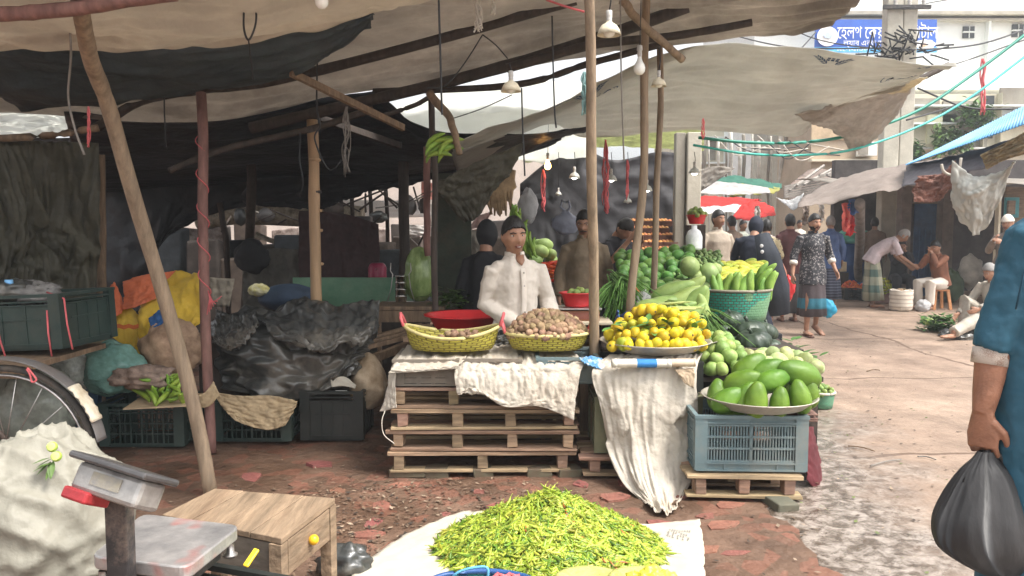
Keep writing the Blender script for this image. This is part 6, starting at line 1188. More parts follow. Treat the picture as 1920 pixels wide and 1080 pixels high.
def facebits(root, M_, brow=True, tache=0, beard=None, teeth=False, hm=None):
    hm = hm or hairm
    for s in (-1, 1):
        b = MB(); b.T = M_; b.ell((s * .032, -.0715, .012), (.0125, .008, .0062), n=14, m=8); e = b.fin('eye', eyew, root); b = MB(); b.T = M_; b.ell((s * .031, -.0775, .012), (.0058, .004, .0058), n=10, m=6); b.fin('iris', eyed, e)
        if brow: b = MB(); b.T = M_; b.loft([(s * .014, -.090, .026), (s * .032, -.087, .033), (s * .052, -.073, .027)], (.0038, .0035), n=6); b.fin('eyebrow', hm, root)
    b = MB(); b.T = M_; b.loft([(-.024, -.084, -.057), (-.010, -.0945, -.053), (0, -.0955, -.055), (.010, -.0945, -.053), (.024, -.084, -.057)], (.0035, .0042), n=8); b.loft([(-.02, -.085, -.063), (0, -.0955, -.067), (.02, -.085, -.063)], (.0035, .0045), n=8); b.fin('lips', lipm, root)
    if teeth: b = MB(); b.T = M_; b.ell((0, -.0925, -.0598), (.014, .0035, .0035), n=12, m=6); b.fin('teeth', teethm, root)
    if tache: b = MB(); b.T = M_; b.loft([(-.030, -.078, -.054), (-.013, -.0975, -.044), (0, -.099, -.042), (.013, -.0975, -.044), (.030, -.078, -.054)], (.006 * tache, .005), n=7); b.fin('moustache', hm, root)
    if beard: hairpart(root, M_, beard, line=lambda d: 9 if (d.z > -.34 or d.y > .1 or (abs(d.x) < .36 and d.z > -.80) or (abs(d.x) < .62 and d.z > -.5)) else -9, off=-.004, name='beard')
def finger(b, p, d, pn, L, r, curl):
    P = [V(p)]; q = V(d).normalized(); ax = q.cross(V(pn)).normalized()
    for k, l in enumerate((.42, .32, .26)):
        q = Quaternion(ax, curl * (.7 if k == 0 else 1)) @ q; P.append(P[-1] + q * L * l)
    b.loft(P, [r, r * .96, r * .88, r * .62], n=8)
def hand(b, w, d, pn, th, curl=.35, s=1):
    """w wrist, d towards the fingers, pn palm normal, th towards the thumb side"""
    w, d, pn, th = V(w), V(d).normalized(), V(pn), V(th); pn = (pn - d * pn.dot(d)).normalized(); th = (th - d * th.dot(d) - pn * th.dot(pn)).normalized()
    c = w + d * .05 * s; side = th
    b.loft([w - d * .01, w + d * .02 * s, w + d * .055 * s, w + d * .092 * s], [(.026 * s, .018 * s), (.033 * s, .016 * s), (.041 * s, .014 * s), (.039 * s, .011 * s)], side=side, n=12)
    for i, (o_, L) in enumerate(((.029, .072), (.010, .080), (-.010, .074), (-.028, .058))): finger(b, w + d * .088 * s + th * o_ * s, d + th * o_ * 1.5, pn, L * s, .0085 * s, curl * (1 + .1 * i))
    P = [w + d * .022 * s + th * .024 * s, w + d * .05 * s + th * .048 * s + pn * .008, w + d * .078 * s + th * .054 * s + pn * .018 * s, w + d * .10 * s + th * .048 * s + pn * .028 * s]; b.loft(P, [.013 * s, .0115 * s, .0098 * s, .0065 * s], n=8)
DEF = dict(hip=(0, 0, .92), waist=(0, 0, 1.06), chest=(0, 0, 1.26), neck=(0, .012, 1.42), head=(0, -.015, 1.555),
           sh=((-.160, .01, 1.335), (.160, .01, 1.335)), el=((-.225, .03, 1.10), (.225, .03, 1.10)), wr=((-.235, -.04, .86), (.235, -.04, .86)),
           hj=((-.085, 0, .90), (.085, 0, .90)), kn=((-.095, -.015, .49), (.095, -.015, .49)), an=((-.10, .02, .085), (.10, .02, .085)))
def person(label, loc, yaw, s=1.0, skin=skA, hair=hairm, hy=0, hp=0, hr=0, vox=.010, face=True, tache=0, beard=None, teeth=False, bare=(True, True), curl=(.35, .35), legs=True, clothes=(), hairline=None, cap=None, handdir=(None, None), feet=True, toe=None, build=1.0, **J):
    j = dict(DEF); j.update(J); root = thing('person', label, 'person', loc); root.rotation_euler = (0, 0, yaw); root.scale = (s, s, s)
    root_rot = root.rotation_euler.copy(); lc = root.location.copy(); root.location = (0, 0, 0)
    v = {k: ([V(x) for x in q] if isinstance(q[0], tuple) else V(q)) for k, q in j.items()}
    side = V(j['sh'][1]) - V(j['sh'][0]); B = build
    b = MB(); b.loft([v['hip'] + (v['hip'] - v['waist']).normalized() * .10, v['hip'], v['waist'], v['chest'], v['neck'].lerp(v['chest'], .35), v['neck'] - (v['neck'] - v['chest']).normalized() * .03, v['neck'], v['head'].lerp(v['neck'], .35)],
        [(.12 * B, .09 * B), (.155 * B, .115 * B), (.135 * B, .10 * B), (.155 * B, .11 * B), (.10 * B, .065 * B), (.072, .06), (.056, .058), (.052, .056)], side=side, n=20)
    for i in (0, 1):
        sh, el, wr = v['sh'][i], v['el'][i], v['wr'][i]; m0 = v['neck'].lerp(v['chest'], .3)
        b.loft([m0, sh.lerp(m0, .25), sh, sh.lerp(el, .3), sh.lerp(el, .8), el, el.lerp(wr, .25), el.lerp(wr, .8), wr], [.032, .032, .036, .038, .036, .035, .037, .027, .025], n=12)
        d = (wr - el).normalized(); hd = handdir[i] or (tuple(d), (-1 if i else 1, 0, 0), (0, -1, 0)); hand(b, wr, hd[0], hd[1], hd[2], curl[i])
        if legs:
            hj, kn, an = v['hj'][i], v['kn'][i], v['an'][i]; b.loft([v['hip'].lerp(hj, .6), hj, hj.lerp(kn, .5), kn, kn.lerp(an, .3), kn.lerp(an, .8), an], [.08, .072, .058, .048, .052, .036, .034], n=12)
            if feet:
                t = V(toe[i]) if toe else V((0, -1, 0)); t = V((t.x, t.y, t.z)).normalized(); h_ = an + V((0, 0, -.045)); b.loft([h_ - t * .045, h_ + V((0, 0, .005)), h_ + t * .08, h_ + t * .15, h_ + t * .19], [(.030, .026), (.036, .034), (.042, .028), (.046, .020), (.034, .012)], side=V((0, 0, 1)).cross(t), n=12)
    M_ = headM(v['head'], hy, hp, hr); addhead(b, M_)
    body = b.fin('body', skin, root, mods=[('REMESH', dict(mode='VOXEL', voxel_size=vox, use_smooth_shade=True)), ('SMOOTH', dict(factor=.5, iterations=2 if vox > .007 else 3))])
    if hair: hairpart(root, M_, hair, hairline)
    if cap: hairpart(root, M_, cap[0], line=cap[1] if len(cap) > 1 else (lambda d: .30), off=.018, name='cap')
    if face: facebits(root, M_, tache=tache, beard=beard, teeth=teeth, hm=hair if hair is greyhair else None)
    for c in clothes: CL[c[0]](root, v, side, B, *c[1:])
    root.location = lc; return root, v, M_
RMC = lambda vx=.011, disp=.012, sm=3, sc_=.09: [('REMESH', dict(mode='VOXEL', voxel_size=vx, use_smooth_shade=True)), ('SMOOTH', dict(factor=.5, iterations=sm)), ('DISPLACE', dict(strength=disp, mid_level=.5, texture=wrtex(sc_), texture_coords='LOCAL'))]
def wrtex(s_):
    n = 'wr%.3f' % s_
    if n in bpy.data.textures: return bpy.data.textures[n]
    t = bpy.data.textures.new(n, 'CLOUDS'); t.noise_scale = s_; t.noise_depth = 3; t.noise_basis = 'IMPROVED_PERLIN'; return t
def c_shirt(root, v, side, B, m, sleeve=1.0, hem=.0, flare=1.15, vx=.011, collar=True, cuff=None, disp=.014, name='shirt', down=.1):
    b = MB(); up = (v['neck'] - v['hip']).normalized(); dn = v['hip'] - (v['waist'] - v['hip']).normalized() * down if not isinstance(down, V) else down
    P = [dn, v['hip'], v['waist'], v['chest'], v['neck'].lerp(v['chest'], .35), v['neck'] - up * .02, v['neck'] + up * .008]
    b.loft(P, [(.175 * B * flare, .135 * B * flare), (.18 * B * (1 + flare) / 2, .14 * B), (.155 * B, .125 * B), (.165 * B, .13 * B), (.135 * B, .10 * B), (.085, .078), (.070, .072)], side=side, n=26, fold=-.035, fn=6)
    for i in (0, 1):
        sh, el, wr = v['sh'][i], v['el'][i], v['wr'][i]; m0 = v['neck'].lerp(v['chest'], .35); Q = [m0, sh.lerp(m0, .2), sh, sh.lerp(el, .5)]; R = [.048, .056, .060, .059]
        if sleeve > .5: Q += [el]; R += [.057]
        if sleeve > .5: Q += [el.lerp(wr, (sleeve - .5) * 1.0), el.lerp(wr, (sleeve - .5) * 1.85)]; R += [.056, .046]
        else: Q += [sh.lerp(el, .85)]; R += [.07]
        b.loft(Q, R, n=14, fold=-.05, fn=5)
        if cuff and sleeve > .5:
            d = (wr - el).normalized(); q = Q[-1]; c = MB(); c.loft([q - d * .03, q, q + d * .025], [.052, .054, .050], n=18); c.fin('cuff', cuff, root)
    o = b.fin(name, m, root, mods=RMC(vx, disp))
    if collar:
        c = MB(); n = 24; nk = v['neck'] + up * .004; u, w_ = frame(up, side); R1 = [nk + u * cos(2 * pi * k / n) * .070 + w_ * sin(2 * pi * k / n) * .074 for k in range(n)]
        f_ = [c.v(p - up * .012) for p in R1]; t_ = [c.v(nk + (p - nk) * .93 + up * .03) for p in R1]
        for k in range(n):
            if sin(2 * pi * (k + .5) / n) * (1 if w_.y > 0 else -1) < -.93: continue
            c._f([f_[k], f_[(k + 1) % n], t_[(k + 1) % n], t_[k]])
        c.fin('collar', m, o, mods=[('SOLIDIFY', dict(thickness=.006))])
    return o
def c_lungi(root, v, side, B, m, zb=.35, rb=(.20, .17), name='lungi', ctr=None, fold=.10):
    h = v['hip'] + V((0, 0, .08)); c0 = (v['kn'][0] + v['kn'][1]) / 2; c1 = (v['an'][0] + v['an'][1]) / 2; e = V(ctr) if ctr else c0.lerp(c1, .5); e = V((e.x, e.y, zb))
    b = MB(); P = [h, v['hip'], v['hip'].lerp(c0, .5) * .5 + v['hip'].lerp(e, .35) * .5, v['hip'].lerp(e, .7), e]; b.loft(P, [(.13 * B, .10 * B), (.15 * B, .12 * B), (.172 * B, .145), ((rb[0] + .18) / 2, (rb[1] + .155) / 2), rb], side=side, n=48, fold=fold, fn=9)
    return b.fin(name, m, root, mods=[('DISPLACE', dict(strength=.02, mid_level=.5, texture=wrtex(.12), texture_coords='LOCAL'))])
def c_pants(root, v, side, B, m, name='trousers', rr_=(.115, .095, .075), to=.95, vx=.012):
    b = MB()
    for i in (0, 1): hj, kn, an = v['hj'][i], v['kn'][i], v['an'][i]; b.loft([v['hip'] + V((0, 0, .04)), v['hip'].lerp(hj, .7), hj.lerp(kn, .4), kn, kn.lerp(an, to * .6), kn.lerp(an, to)], [rr_[0], rr_[0] * 1.02, rr_[0] * .95, rr_[1], rr_[2] * 1.05, rr_[2]], n=16, fold=-.05, fn=5)
    return b.fin(name, m, root, mods=RMC(vx, .014))
def c_sandals(root, v, side, B, m, t=((0, -1, 0), (0, -1, 0))):
    for i in (0, 1):
        d = V(t[i]).normalized(); a = v['an'][i] - V((0, 0, .075)); b = MB(); b.loft([a - d * .06, a, a + d * .1, a + d * .2], [(.036, .01), (.042, .012), (.05, .012), (.04, .01)], side=V((0, 0, 1)).cross(d), n=14); o = b.fin('sandal', m, root)
        b = MB(); sd = V((0, 0, 1)).cross(d); b.loft([a + d * .09 - sd * .048, a + d * .11 + V((0, 0, .05)), a + d * .09 + sd * .048], (.009, .004), n=6); b.fin('strap', m, o)
CL = dict(shirt=c_shirt, lungi=c_lungi, pants=c_pants, sandals=c_sandals)

cotton = mat('white_cotton', (.62, .56, .49), var=.05, bump=.4, bscale=22, rough=.85, scale=3)
# 1 the vendor in white
vz = 5.40; x = W(968, 500, vz).x; H0 = W(962, 450, vz).z - 1.56
person('smiling vendor in a white long sleeved shirt behind the yellow baskets', (x, vz, H0), radians(20), skin=skA, s=1.02, build=.93, hy=radians(0), hp=radians(2), hr=radians(-3), vox=.007, teeth=True, curl=(.3, .4), handdir=(((.5, -.7, -.4), (0, .3, -1), (0, -1, .2)), ((-.2, -.8, -.5), (-.8, 0, -.5), (0, 0, 1))),
    el=((-.20, .05, 1.11), (.235, .02, 1.12)), wr=((-.02, -.16, .96), (.20, -.16, .96)), head=(-.03, -.035, 1.55), neck=(-.012, .0, 1.42), 
    clothes=(('shirt', cotton, 1.0, 0, 1.12, .008, True, None, .034), ('pants', mat('dark_trousers', (.03, .03, .035)))))
sb = [o for o in SC.objects if o.name == 'shirt'][-1]
b = MB()
for k in range(5): b.ell((.0 + .002 * k, -.143 - .002 * k, 1.32 - k * .085), (.006, .004, .006), n=8, m=5)
b.T = None; bb_ = b.fin('button', mat('button', (.3, .27, .24)), None, org=(0, 0, 0)); bb_.parent = sb
# 2 brown shirted man behind
b = MB(); b.loft([(0, -.05, 1.425), (0, -.085, 1.395), (0, -.096, 1.382), (0, -.106, 1.366)], [(.036, .02), (.028, .016), (.016, .012), (.003, .004)], side=(1, 0, 0), n=12); ob = b.fin('open_collar_skin', skB, None, org=(0, 0, 0)); ob.parent = sb.parent
b = MB(); b.loft([(0, -.118, 1.345), (0, -.141, 1.26), (0, -.146, 1.16), (0, -.143, 1.05), (0, -.145, .98)], (.017, .005), side=(1, 0, 0), n=10); ob = b.fin('placket', cotton, None, org=(0, 0, 0)); ob.parent = sb
x = W(1096, 480, 7.4).x; z_ = W(1092, 420, 7.4).z - 1.555
person('man with a moustache in a brown kurta behind the pale post', (x, 7.4, z_), radians(0), skin=skA, hy=radians(-18), hp=radians(14), tache=1.1, build=1.05, clothes=(('shirt', mat('brown_kurta', (.19, .14, .09), bump=.4, bscale=18), .98, 0, 1.2, .011, True, None, .02), ('pants', mat('dark_trousers'))))
# 3 boy leaning at right of him
x = W(1158, 440, 8.6).x
person('dark haired youth bowing his head behind the brown shirted man', (x, 8.6, W(1158, 430, 8.6).z - 1.50), radians(35), skin=skA, hp=radians(45), face=False, head=(0, -.10, 1.50), wr=((-.1, -.3, 1.40), (.1, -.25, 1.36)), el=((-.2, -.12, 1.16), (.2, -.1, 1.16)), clothes=(('shirt', mat('black_tee', (.02, .02, .025)), .45, 0, 1.1, .012, False),))
# 4 dark figure with white shirt at left behind vendor
x = W(912, 520, 6.9).x
person('person in black robe and hood, left of the white shirted vendor', (x, 6.9, W(925, 442, 6.9).z - 1.555), radians(160), skin=skA, face=False, hair=None, cap=(mat('black_robe', (.012, .012, .015), bump=.4, bscale=18), lambda d: -.8), clothes=(('shirt', mat('black_robe'), 1.0, 0, 1.3, .013, False, None, .02, 'robe'), ('lungi', mat('black_robe'), .1, (.26, .24), 'robe_skirt')))
o, _ = sheet('hanging_cloth', [[W(875, 432, 7.8), W(900, 430, 7.8), W(920, 440, 7.8)], [W(877, 470, 7.8), W(898, 470, 7.7), W(915, 470, 7.8)], [W(876, 510, 7.8), W(898, 512, 7.8), W(912, 508, 7.8)]], sackcloth, amp=.04, fr=2, seed=250, nu=24, nv=24); tag(o, 'white cloth bundle hanging left of the black robed person', 'cloth')
o, _ = sheet('hanging_cloth', [[W(895, 405, 8.8), W(925, 395, 8.8)], [W(875, 432, 8.8), W(905, 425, 8.8)]], mat('pink_white_cloth', (.6, .42, .38)), amp=.03, seed=251, nu=14, nv=10); tag(o, 'pinkish cloth strip above the white cloth bundle', 'cloth')
# 5 the walking man
floral = pattern('black_floral_cotton', (.028, .028, .034), 'floral', (.33, .31, .30), 30, thr=.32)
lung = pattern('plaid_lungi', (.07, .055, .06), 'bands', (.03, .15, .21), 17, thr=.35); D = 11.0; g = G(1520, 632)
t_ = lung.node_tree
person('bearded man in black floral shirt and blue banded lungi walking in the lane', (g.x, g.y, .012), radians(8), s=.985, skin=skA, hy=radians(6), hp=radians(2), tache=.7, beard=hairm, vox=.008, curl=(.5, .6),
    sh=((-.178, .01, 1.36), (.178, .01, 1.36)), hip=(0, 0, .92), kn=((-.085, -.07, .50), (.10, .02, .50)), an=((-.07, .0, .09), (.16, .17, .155)), wr=((-.30, -.02, .86), (.30, -.08, .90)), el=((-.25, .05, 1.12), (.265, .05, 1.13)),
    toe=((-.1, -1, 0), (.25, -.75, -.55)), 
    clothes=(('shirt', floral, .72, 0, 1.12, .009, True, cotton, .016, 'shirt', .20), ('lungi', lung, .29, (.20, .17), 'lungi', None, .07), ('sandals', mat('brown_rubber', (.16, .08, .06)), ((-.1, -1, 0), (.25, -.8, -.5)))))
b = MB(); p = W(1556, 575, 10.9); b.ell(p + V((-.02, 0, -.03)), (.10, .07, .12), amp=.4, fr=2.5, n=24, m=16); tag(b.fin('plastic_bag', mat('cyan_film', (.03, .33, .52), rough=.35)), 'bright cyan bag at the hip of the walking man', 'plastic bag')
b = MB(); p = W(1478, 540, 11.4); b.ell(p, (.10, .07, .17), amp=.35, fr=2, n=24, m=18); tag(b.fin('plastic_bag', redp), 'red carrier bag hanging beside the walking man', 'plastic bag')
# 6 men behind the walker
g = G(1553, 577); person('grey haired man in a blue shirt and dark lungi walking away up the lane', (g.x, g.y, .012), radians(176), s=1.0, skin=skA, hair=greyhair, face=False, vox=.011, hairline=lambda d: -.35 if d.y > -.3 else .4, clothes=(('shirt', mat('blue_shirt', (.06, .10, .22), bump=.3), 1.0, 0, 1.2, .012, True, None, .014, 'shirt', .2), ('lungi', pattern('dark_striped_lungi', (.03, .035, .06), 'bands', (.12, .13, .17), 120, thr=.6), .16, (.21, .19)), ('sandals', mat('brown_rubber'))))
g = G(1492, 608); person('man in a black cap and reddish clothes mostly hidden behind the walking man', (g.x - .02, g.y + .3, .012), radians(178), skin=skA, hair=hairm, face=False, clothes=(('shirt', mat('dull_maroon', (.10, .035, .035)), 1.0, 0, 1.15, .012, True, None, .012, 'shirt', .16), ('lungi', mat('dark_grey_lungi', (.05, .045, .045)), .14, (.2, .18)), ('sandals', mat('brown_rubber'))))
# 7 beige polo man, burqa woman, others across the lane
x = W(1345, 450, 10.8); pol = mat('beige_polo', (.34, .28, .22), bump=.3)
person('stout man in a beige polo shirt selling beyond the pointed gourds', (x.x, 10.8, W(1341, 412, 10.8).z - 1.555), radians(12), skin=skB, hy=radians(20), build=1.15, el=((-.27, -.02, 1.14), (.26, .03, 1.12)), wr=((-.16, -.26, 1.04), (.22, -.2, 1.12)), clothes=(('shirt', pol, .46, 0, 1.15, .012, True, None, .012, 'shirt', .2), ('pants', mat('dark_trousers'))))
navy = mat('navy_burqa', (.016, .020, .034), bump=.4, bscale=14, rough=.85)
x = W(1412, 450, 10.0)
person('woman in a navy burqa bending over the far stall, seen from behind', (x.x, 10.0, W(1408, 425, 10).z - 1.5), radians(150), hair=None, face=False, hp=radians(25), head=(0, -.13, 1.50), neck=(0, -.06, 1.38), chest=(0, -.03, 1.22), cap=(navy, lambda d: -.95), el=((-.27, -.05, 1.15), (.25, -.08, 1.1)), wr=((-.22, -.26, 1.1), (.2, -.26, 1.0)), clothes=(('shirt', navy, 1.02, 0, 1.5, .013, False, None, .02, 'burqa', .25), ('lungi', navy, .06, (.30, .28), 'burqa_skirt')))
x = W(1440, 470, 9.6); b = MB(); b.loft([W(1428, 440, 9.7), W(1440, 480, 9.6), W(1455, 540, 9.6), W(1462, 590, 9.6)], [(.09, .06), (.14, .08), (.16, .09), (.12, .08)], n=20, fold=-.08); tag(b.fin('shawl', mat('dark_navy_shawl', (.02, .025, .035))), 'dark navy shawl hanging by the burqa woman', 'shawl')
for i, (px, py) in enumerate(((1428, 461), (1429, 472))): b = MB(); b.ell(W(px, py, 9.5), (.022, .01, .022), n=12, m=8); tag(b.fin('brooch', mat('pale_brooch', (.6, .6, .6))), ('upper round white brooch on the navy shawl', 'lower round white brooch on the navy shawl')[i], 'brooch')
x = W(1452, 500, 12.0); print_ = pattern('floral_print_dress', (.50, .42, .26), 'floral', (.09, .06, .05), 16, thr=.34)
person('woman in a cream floral top with a baby scarf walking up the lane', (x.x, 12.4, .012), radians(170), s=.95, hair=hairm, face=False, hairline=lambda d: -.55 if d.y > -.4 else .4, wr=((-.25, -.2, 1.05), (.28, -.15, 1.0)), clothes=(('shirt', print_, .9, 0, 1.2, .013, False, None, .014, 'top', .1), ('pants', mat('dark_trousers'), 'trousers')))
b = MB(); b.loft([W(1450, 470, 12), W(1462, 510, 12), W(1470, 560, 12.0), W(1460, 590, 12)], [(.05, .03), (.10, .05), (.11, .05), (.07, .03)], n=18, fold=-.1); tag(b.fin('scarf', mat('peach_cloth', (.72, .30, .2))), 'long peach scarf hanging beside the woman in the floral top', 'scarf')
for i, (px, D, yw, sc_, m_, lb, fc) in enumerate(((1436, 16, 10, .95, mat('pinkish_white_shirt', (.62, .5, .5)), 'distant person in a pale pink shirt facing the camera', True), (1392, 18, 30, .97, mat('olive_white_shirt', (.4, .42, .36)), 'distant person in a pale olive shirt behind the burqa woman', False), (1478, 20, 170, 1.0, mat('dull_maroon'), 'distant person walking away in dark clothes', False), (1498, 24, 10, 1.0, cotton, 'distant person in white far down the lane', True), (1372, 15, 200, 1, mat('dull_brown_shirt', (.16, .11, .08)), 'distant dark haired person behind the beige polo man', False))):
    x = W(px, 450, D); person(lb, (x.x, D, .012), radians(yw), s=sc_, skin=skB, face=fc, vox=.016, clothes=(('shirt', m_, .9 if i else .46, 0, 1.15, .016, False), ('lungi', mat('dark_grey_lungi'), .12)))
# 8 bending man
g = G(1637, 578); plaidg = pattern('green_check_lungi', (.40, .38, .28), 'plaid', (.04, .10, .09), 22, thr=.1)
person('older man in pinkish shirt and green checked lungi bending over crates', (g.x, g.y, .012), radians(75), skin=skB, hair=greyhair, hp=radians(38), face=True, hairline=lambda d: .35 if d.y < -.3 else -.3,
    hip=(0, .05, .90), waist=(0, -.02, 1.03), chest=(0, -.19, 1.14), neck=(0, -.33, 1.25), head=(0, -.46, 1.32), sh=((-.175, -.30, 1.20), (.175, -.30, 1.20)), el=((-.19, -.40, .95), (.19, -.38, .95)), wr=((-.12, -.62, .80), (.12, -.58, .78)),
    hj=((-.085, .05, .88), (.085, .05, .88)), clothes=(('shirt', mat('pinkish_shirt', (.52, .44, .46), bump=.3), .46, 0, 1.1, .011, True, None, .012, 'shirt', .08), ('lungi', plaidg, .14, (.20, .18)), ('sandals', mat('brown_rubber'))))
g = G(1660, 560); person('dark haired man standing behind the bending man by the power pole', (g.x, g.y + .6, .012), radians(150), face=False, skin=skB, clothes=(('shirt', mat('dull_brown_shirt'), .9, 0, 1.15, .014, False), ('lungi', mat('dark_grey_lungi'), .12)))
# seated poses
def seated(label, px, py, yaw, sh_m, leg_m, skin=skA, seat=.38, hands='face', hair=hairm, cap=None, hp=15, hy=0, beard=None, dy=0, **kw):
    g = G(px, py); z = seat; L = dict(hip=(0, 0, z + .10), waist=(0, -.02, z + .25), chest=(0, -.07, z + .44), neck=(0, -.11, z + .60), head=(0, -.16, z + .73), sh=((-.17, -.10, z + .56), (.17, -.10, z + .56)),
        hj=((-.09, -.04, z + .08), (.09, -.04, z + .08)), kn=((-.13, -.42, max(.42, z + .10)), (.13, -.42, max(.42, z + .10))), an=((-.12, -.40, .09), (.12, -.40, .09)))
    if hands == 'face': L.update(el=((-.16, -.32, z + .40), (.16, -.32, z + .42)), wr=((-.03, -.30, z + .62), (.04, -.30, z + .64)))
    else: L.update(el=((-.22, -.22, z + .32), (.22, -.22, z + .32)), wr=((-.12, -.44, z + .22), (.12, -.44, z + .22)))
    L.update(kw)
    return person(label, (g.x, g.y + dy, .012), radians(yaw), skin=skin, hair=hair, cap=cap, hp=radians(hp), hy=radians(hy), beard=beard, clothes=(('shirt', sh_m, 1.0, 0, 1.1, .012, True, None, .015, 'shirt', .05), ('pants', leg_m, 'trousers')), **L)
seated('man in rust brown kurta and white trousers on the plastic stool, hand at face', 1768, 582, -66, mat('rust_kurta', (.22, .09, .05), bump=.35, bscale=14), cotton, dy=.12)
seated('man in black sitting before the blue doors, hand at mouth', 1706, 572, -12, mat('black_tee'), mat('black_tee'), dy=.5)
person('older man in white skullcap and grey brown kurta at the right', (G(1852, 600).x, 12.4, .012), radians(-60), s=.99, skin=skA, hair=greyhair, cap=(cotton, lambda d: .22), beard=greyhair, hp=radians(8), el=((-.24, -.08, 1.12), (.24, -.05, 1.12)), wr=((-.06, -.26, 1.30), (.08, -.28, 1.26)), clothes=(('shirt', mat('grey_brown_kurta', (.22, .18, .155), bump=.3), 1.0, 0, 1.3, .012, True, None, .018, 'kurta', .3), ('pants', mat('grey_brown_kurta'), 'trousers')))
seated('squatting man in off white clothes, leg stretched towards green leaves', 1868, 632, -72, mat('off_white_kurta', (.42, .38, .32), bump=.35, bscale=14), MATS['off_white_kurta'], seat=.14, hands='lap', kn=((-.15, -.42, .48), (.12, -.50, .26)), an=((-.14, -.42, .10), (.14, -.92, .10)), el=((-.22, -.22, .50), (.22, -.25, .5)), wr=((-.16, -.52, .30), (.15, -.50, .40)), hp=20, hair=greyhair, cap=None)

# 9 foreground man in teal blue kurta carrying a black bag
teal = mat('teal_blue_kurta', (.025, .098, .15), var=.10, scale=2, bump=.5, bscale=9, rough=.7, bdist=.02)
D = 2.3
r = thing('person', 'man in teal kurta at the right edge carrying a black bag', 'person', (W(2010, 500, D).x, D, 0))
el, wr_ = W(1866, 640, D), W(1843, 775, D - .02); sh = W(1950, 485, D); hb = MB()
hb.loft([sh, sh.lerp(el, .6), el, el.lerp(wr_, .2), el.lerp(wr_, .75), wr_], [.055, .05, .045, .047, .036, (.030, .023)], side=(1, 0, 0), n=18)
hd_, pn_, th_ = V((.03, -.02, -1)), V((1, -.1, 0)), V((.1, 1, .0))
hand(hb, wr_, hd_, (.75, .65, 0), (.65, -.75, 0), curl=.80, s=1.08)
for k in (-.25, .75): pass
hc = W(2010, 380, D); 
addhead(hb, headM(W(2035, 345, D) + V((0, 0, 0)), pi)); hb.loft([W(2035, 440, D), W(2035, 380, D)], .058, n=14)
bodyx = W(2018, 500, D).x
for s_ in (-1, 1): hb.loft([(bodyx + s_ * .09, D, .85), (bodyx + s_ * .1, D - .02, .5), (bodyx + s_ * .11, D, .1)], [.085, .055, .036], n=14); hb.loft([(bodyx + s_ * .11, D - .05, .05), (bodyx + s_ * .11, D + .05, .045), (bodyx + s_ * .11, D + .17, .03)], [(.03, .026), (.04, .03), (.04, .014)], side=(1, 0, 0), n=10)
hb.fin('body', skinmat('warm_brown_skin', (.30, .14, .085)), r, mods=[('REMESH', dict(mode='VOXEL', voxel_size=.0036, use_smooth_shade=True)), ('SMOOTH', dict(factor=.5, iterations=4))])
hairpart(r, headM(W(2035, 345, D), pi), hairm)
b = MB(); P = [(bodyx + .03, D, W(0, 1240, D).z), (bodyx + .01, D, W(0, 1000, D).z), (bodyx, D, W(0, 800, D).z), (bodyx, D, W(0, 640, D).z), (bodyx, D, W(0, 500, D).z), (bodyx - .005, D, W(0, 432, D).z), (bodyx - .0, D, W(0, 405, D).z), (bodyx, D, W(0, 390, D).z)]
b.loft(P, [(.25, .19), (.235, .175), (.225, .16), (.215, .15), (.215, .145), (.185, .12), (.12, .09), (.075, .075)], side=(1, 0, 0), n=40, fold=-.02, fn=5)
b.loft([W(2000, 470, D), W(1950, 492, D), W(1918, 530, D), W(1888, 590, D), W(1866, 635, D), W(1860, 655, D)], [.088, .084, .078, .068, .058, .052], n=24, fold=-.03, fn=4); b.loft([(bodyx + .2, D, 1.42), (bodyx + .27, D, 1.2), (bodyx + .28, D - .02, 1.0)], [.09, .08, .06], n=20)
ku = b.fin('kurta', teal, r, mods=RMC(.0075, .022, 3, .11) + [('DISPLACE', dict(strength=.014, mid_level=.5, texture=wrtex(.035), texture_coords='LOCAL'))])
d = (wr_ - el).normalized(); q = W(1859, 662, D); b = MB(); b.loft([q - d * .012, q + d * .01, q + d * .034, q + d * .035], [.050, .0505, .0495, .042], n=30); b.fin('sleeve_cuff', pattern('printed_cuff', (.55, .47, .40), 'floral', (.25, .15, .11), 34, thr=.36), r)
b = MB(); b.loft([W(1935, 452, D - .098), W(1918, 520, D - .1), W(1905, 580, D - .09)], .003, n=5); b.loft([sh + V((-.01, -.08, .06)), sh + V((-.06, -.07, -.02)), sh + V((-.09, -.04, -.08))], .0035, n=5); b.fin('seam', mat('teal_seam', (.015, .06, .10)), ku)
# bag
hp_ = wr_ + V((.022, -.015, -.105))
b = MB(); N = 30
prof = [(846, 1848, 12), (862, 1847, 22), (885, 1850, 44), (925, 1852, 68), (975, 1852, 88), (1020, 1858, 92), (1055, 1875, 72), (1078, 1890, 40), (1084, 1892, 8)]
Pc = [W(cx_, y_, D - .03) for y_, cx_, _ in prof]; Rr = [(w__ / F * D * 1.08, w__ / F * D * .62 + .004) for _, _, w__ in prof]
ring = []
for i, (p, (ru, rv)) in enumerate(zip(Pc, Rr)):
    row = []
    for k in range(90):
        a = 2 * pi * k / 90; t = i / (len(prof) - 1); f = 1 + (.13 * (1 - t) ** 1.2) * (ridge((cos(a) * 1.7 + t * .4, sin(a) * 1.7, t * 1.1), 2.7) - .3) + .09 * noise.noise(V((cos(a), sin(a), t * 2.4)) * 1.9) + .05 * (lambda d_: d_[1] - d_[0])(noise.voronoi(V((cos(a), sin(a), t * 1.6)) * 2.2)[0]); row.append(p + V((cos(a) * ru * f, sin(a) * rv * f, 0)))
    ring.append(row)
def bagf(u, v):
    k = u * 90; k0 = int(k) % 90; col = [ring[i][k0] for i in range(len(ring))]; return cr(col, v)
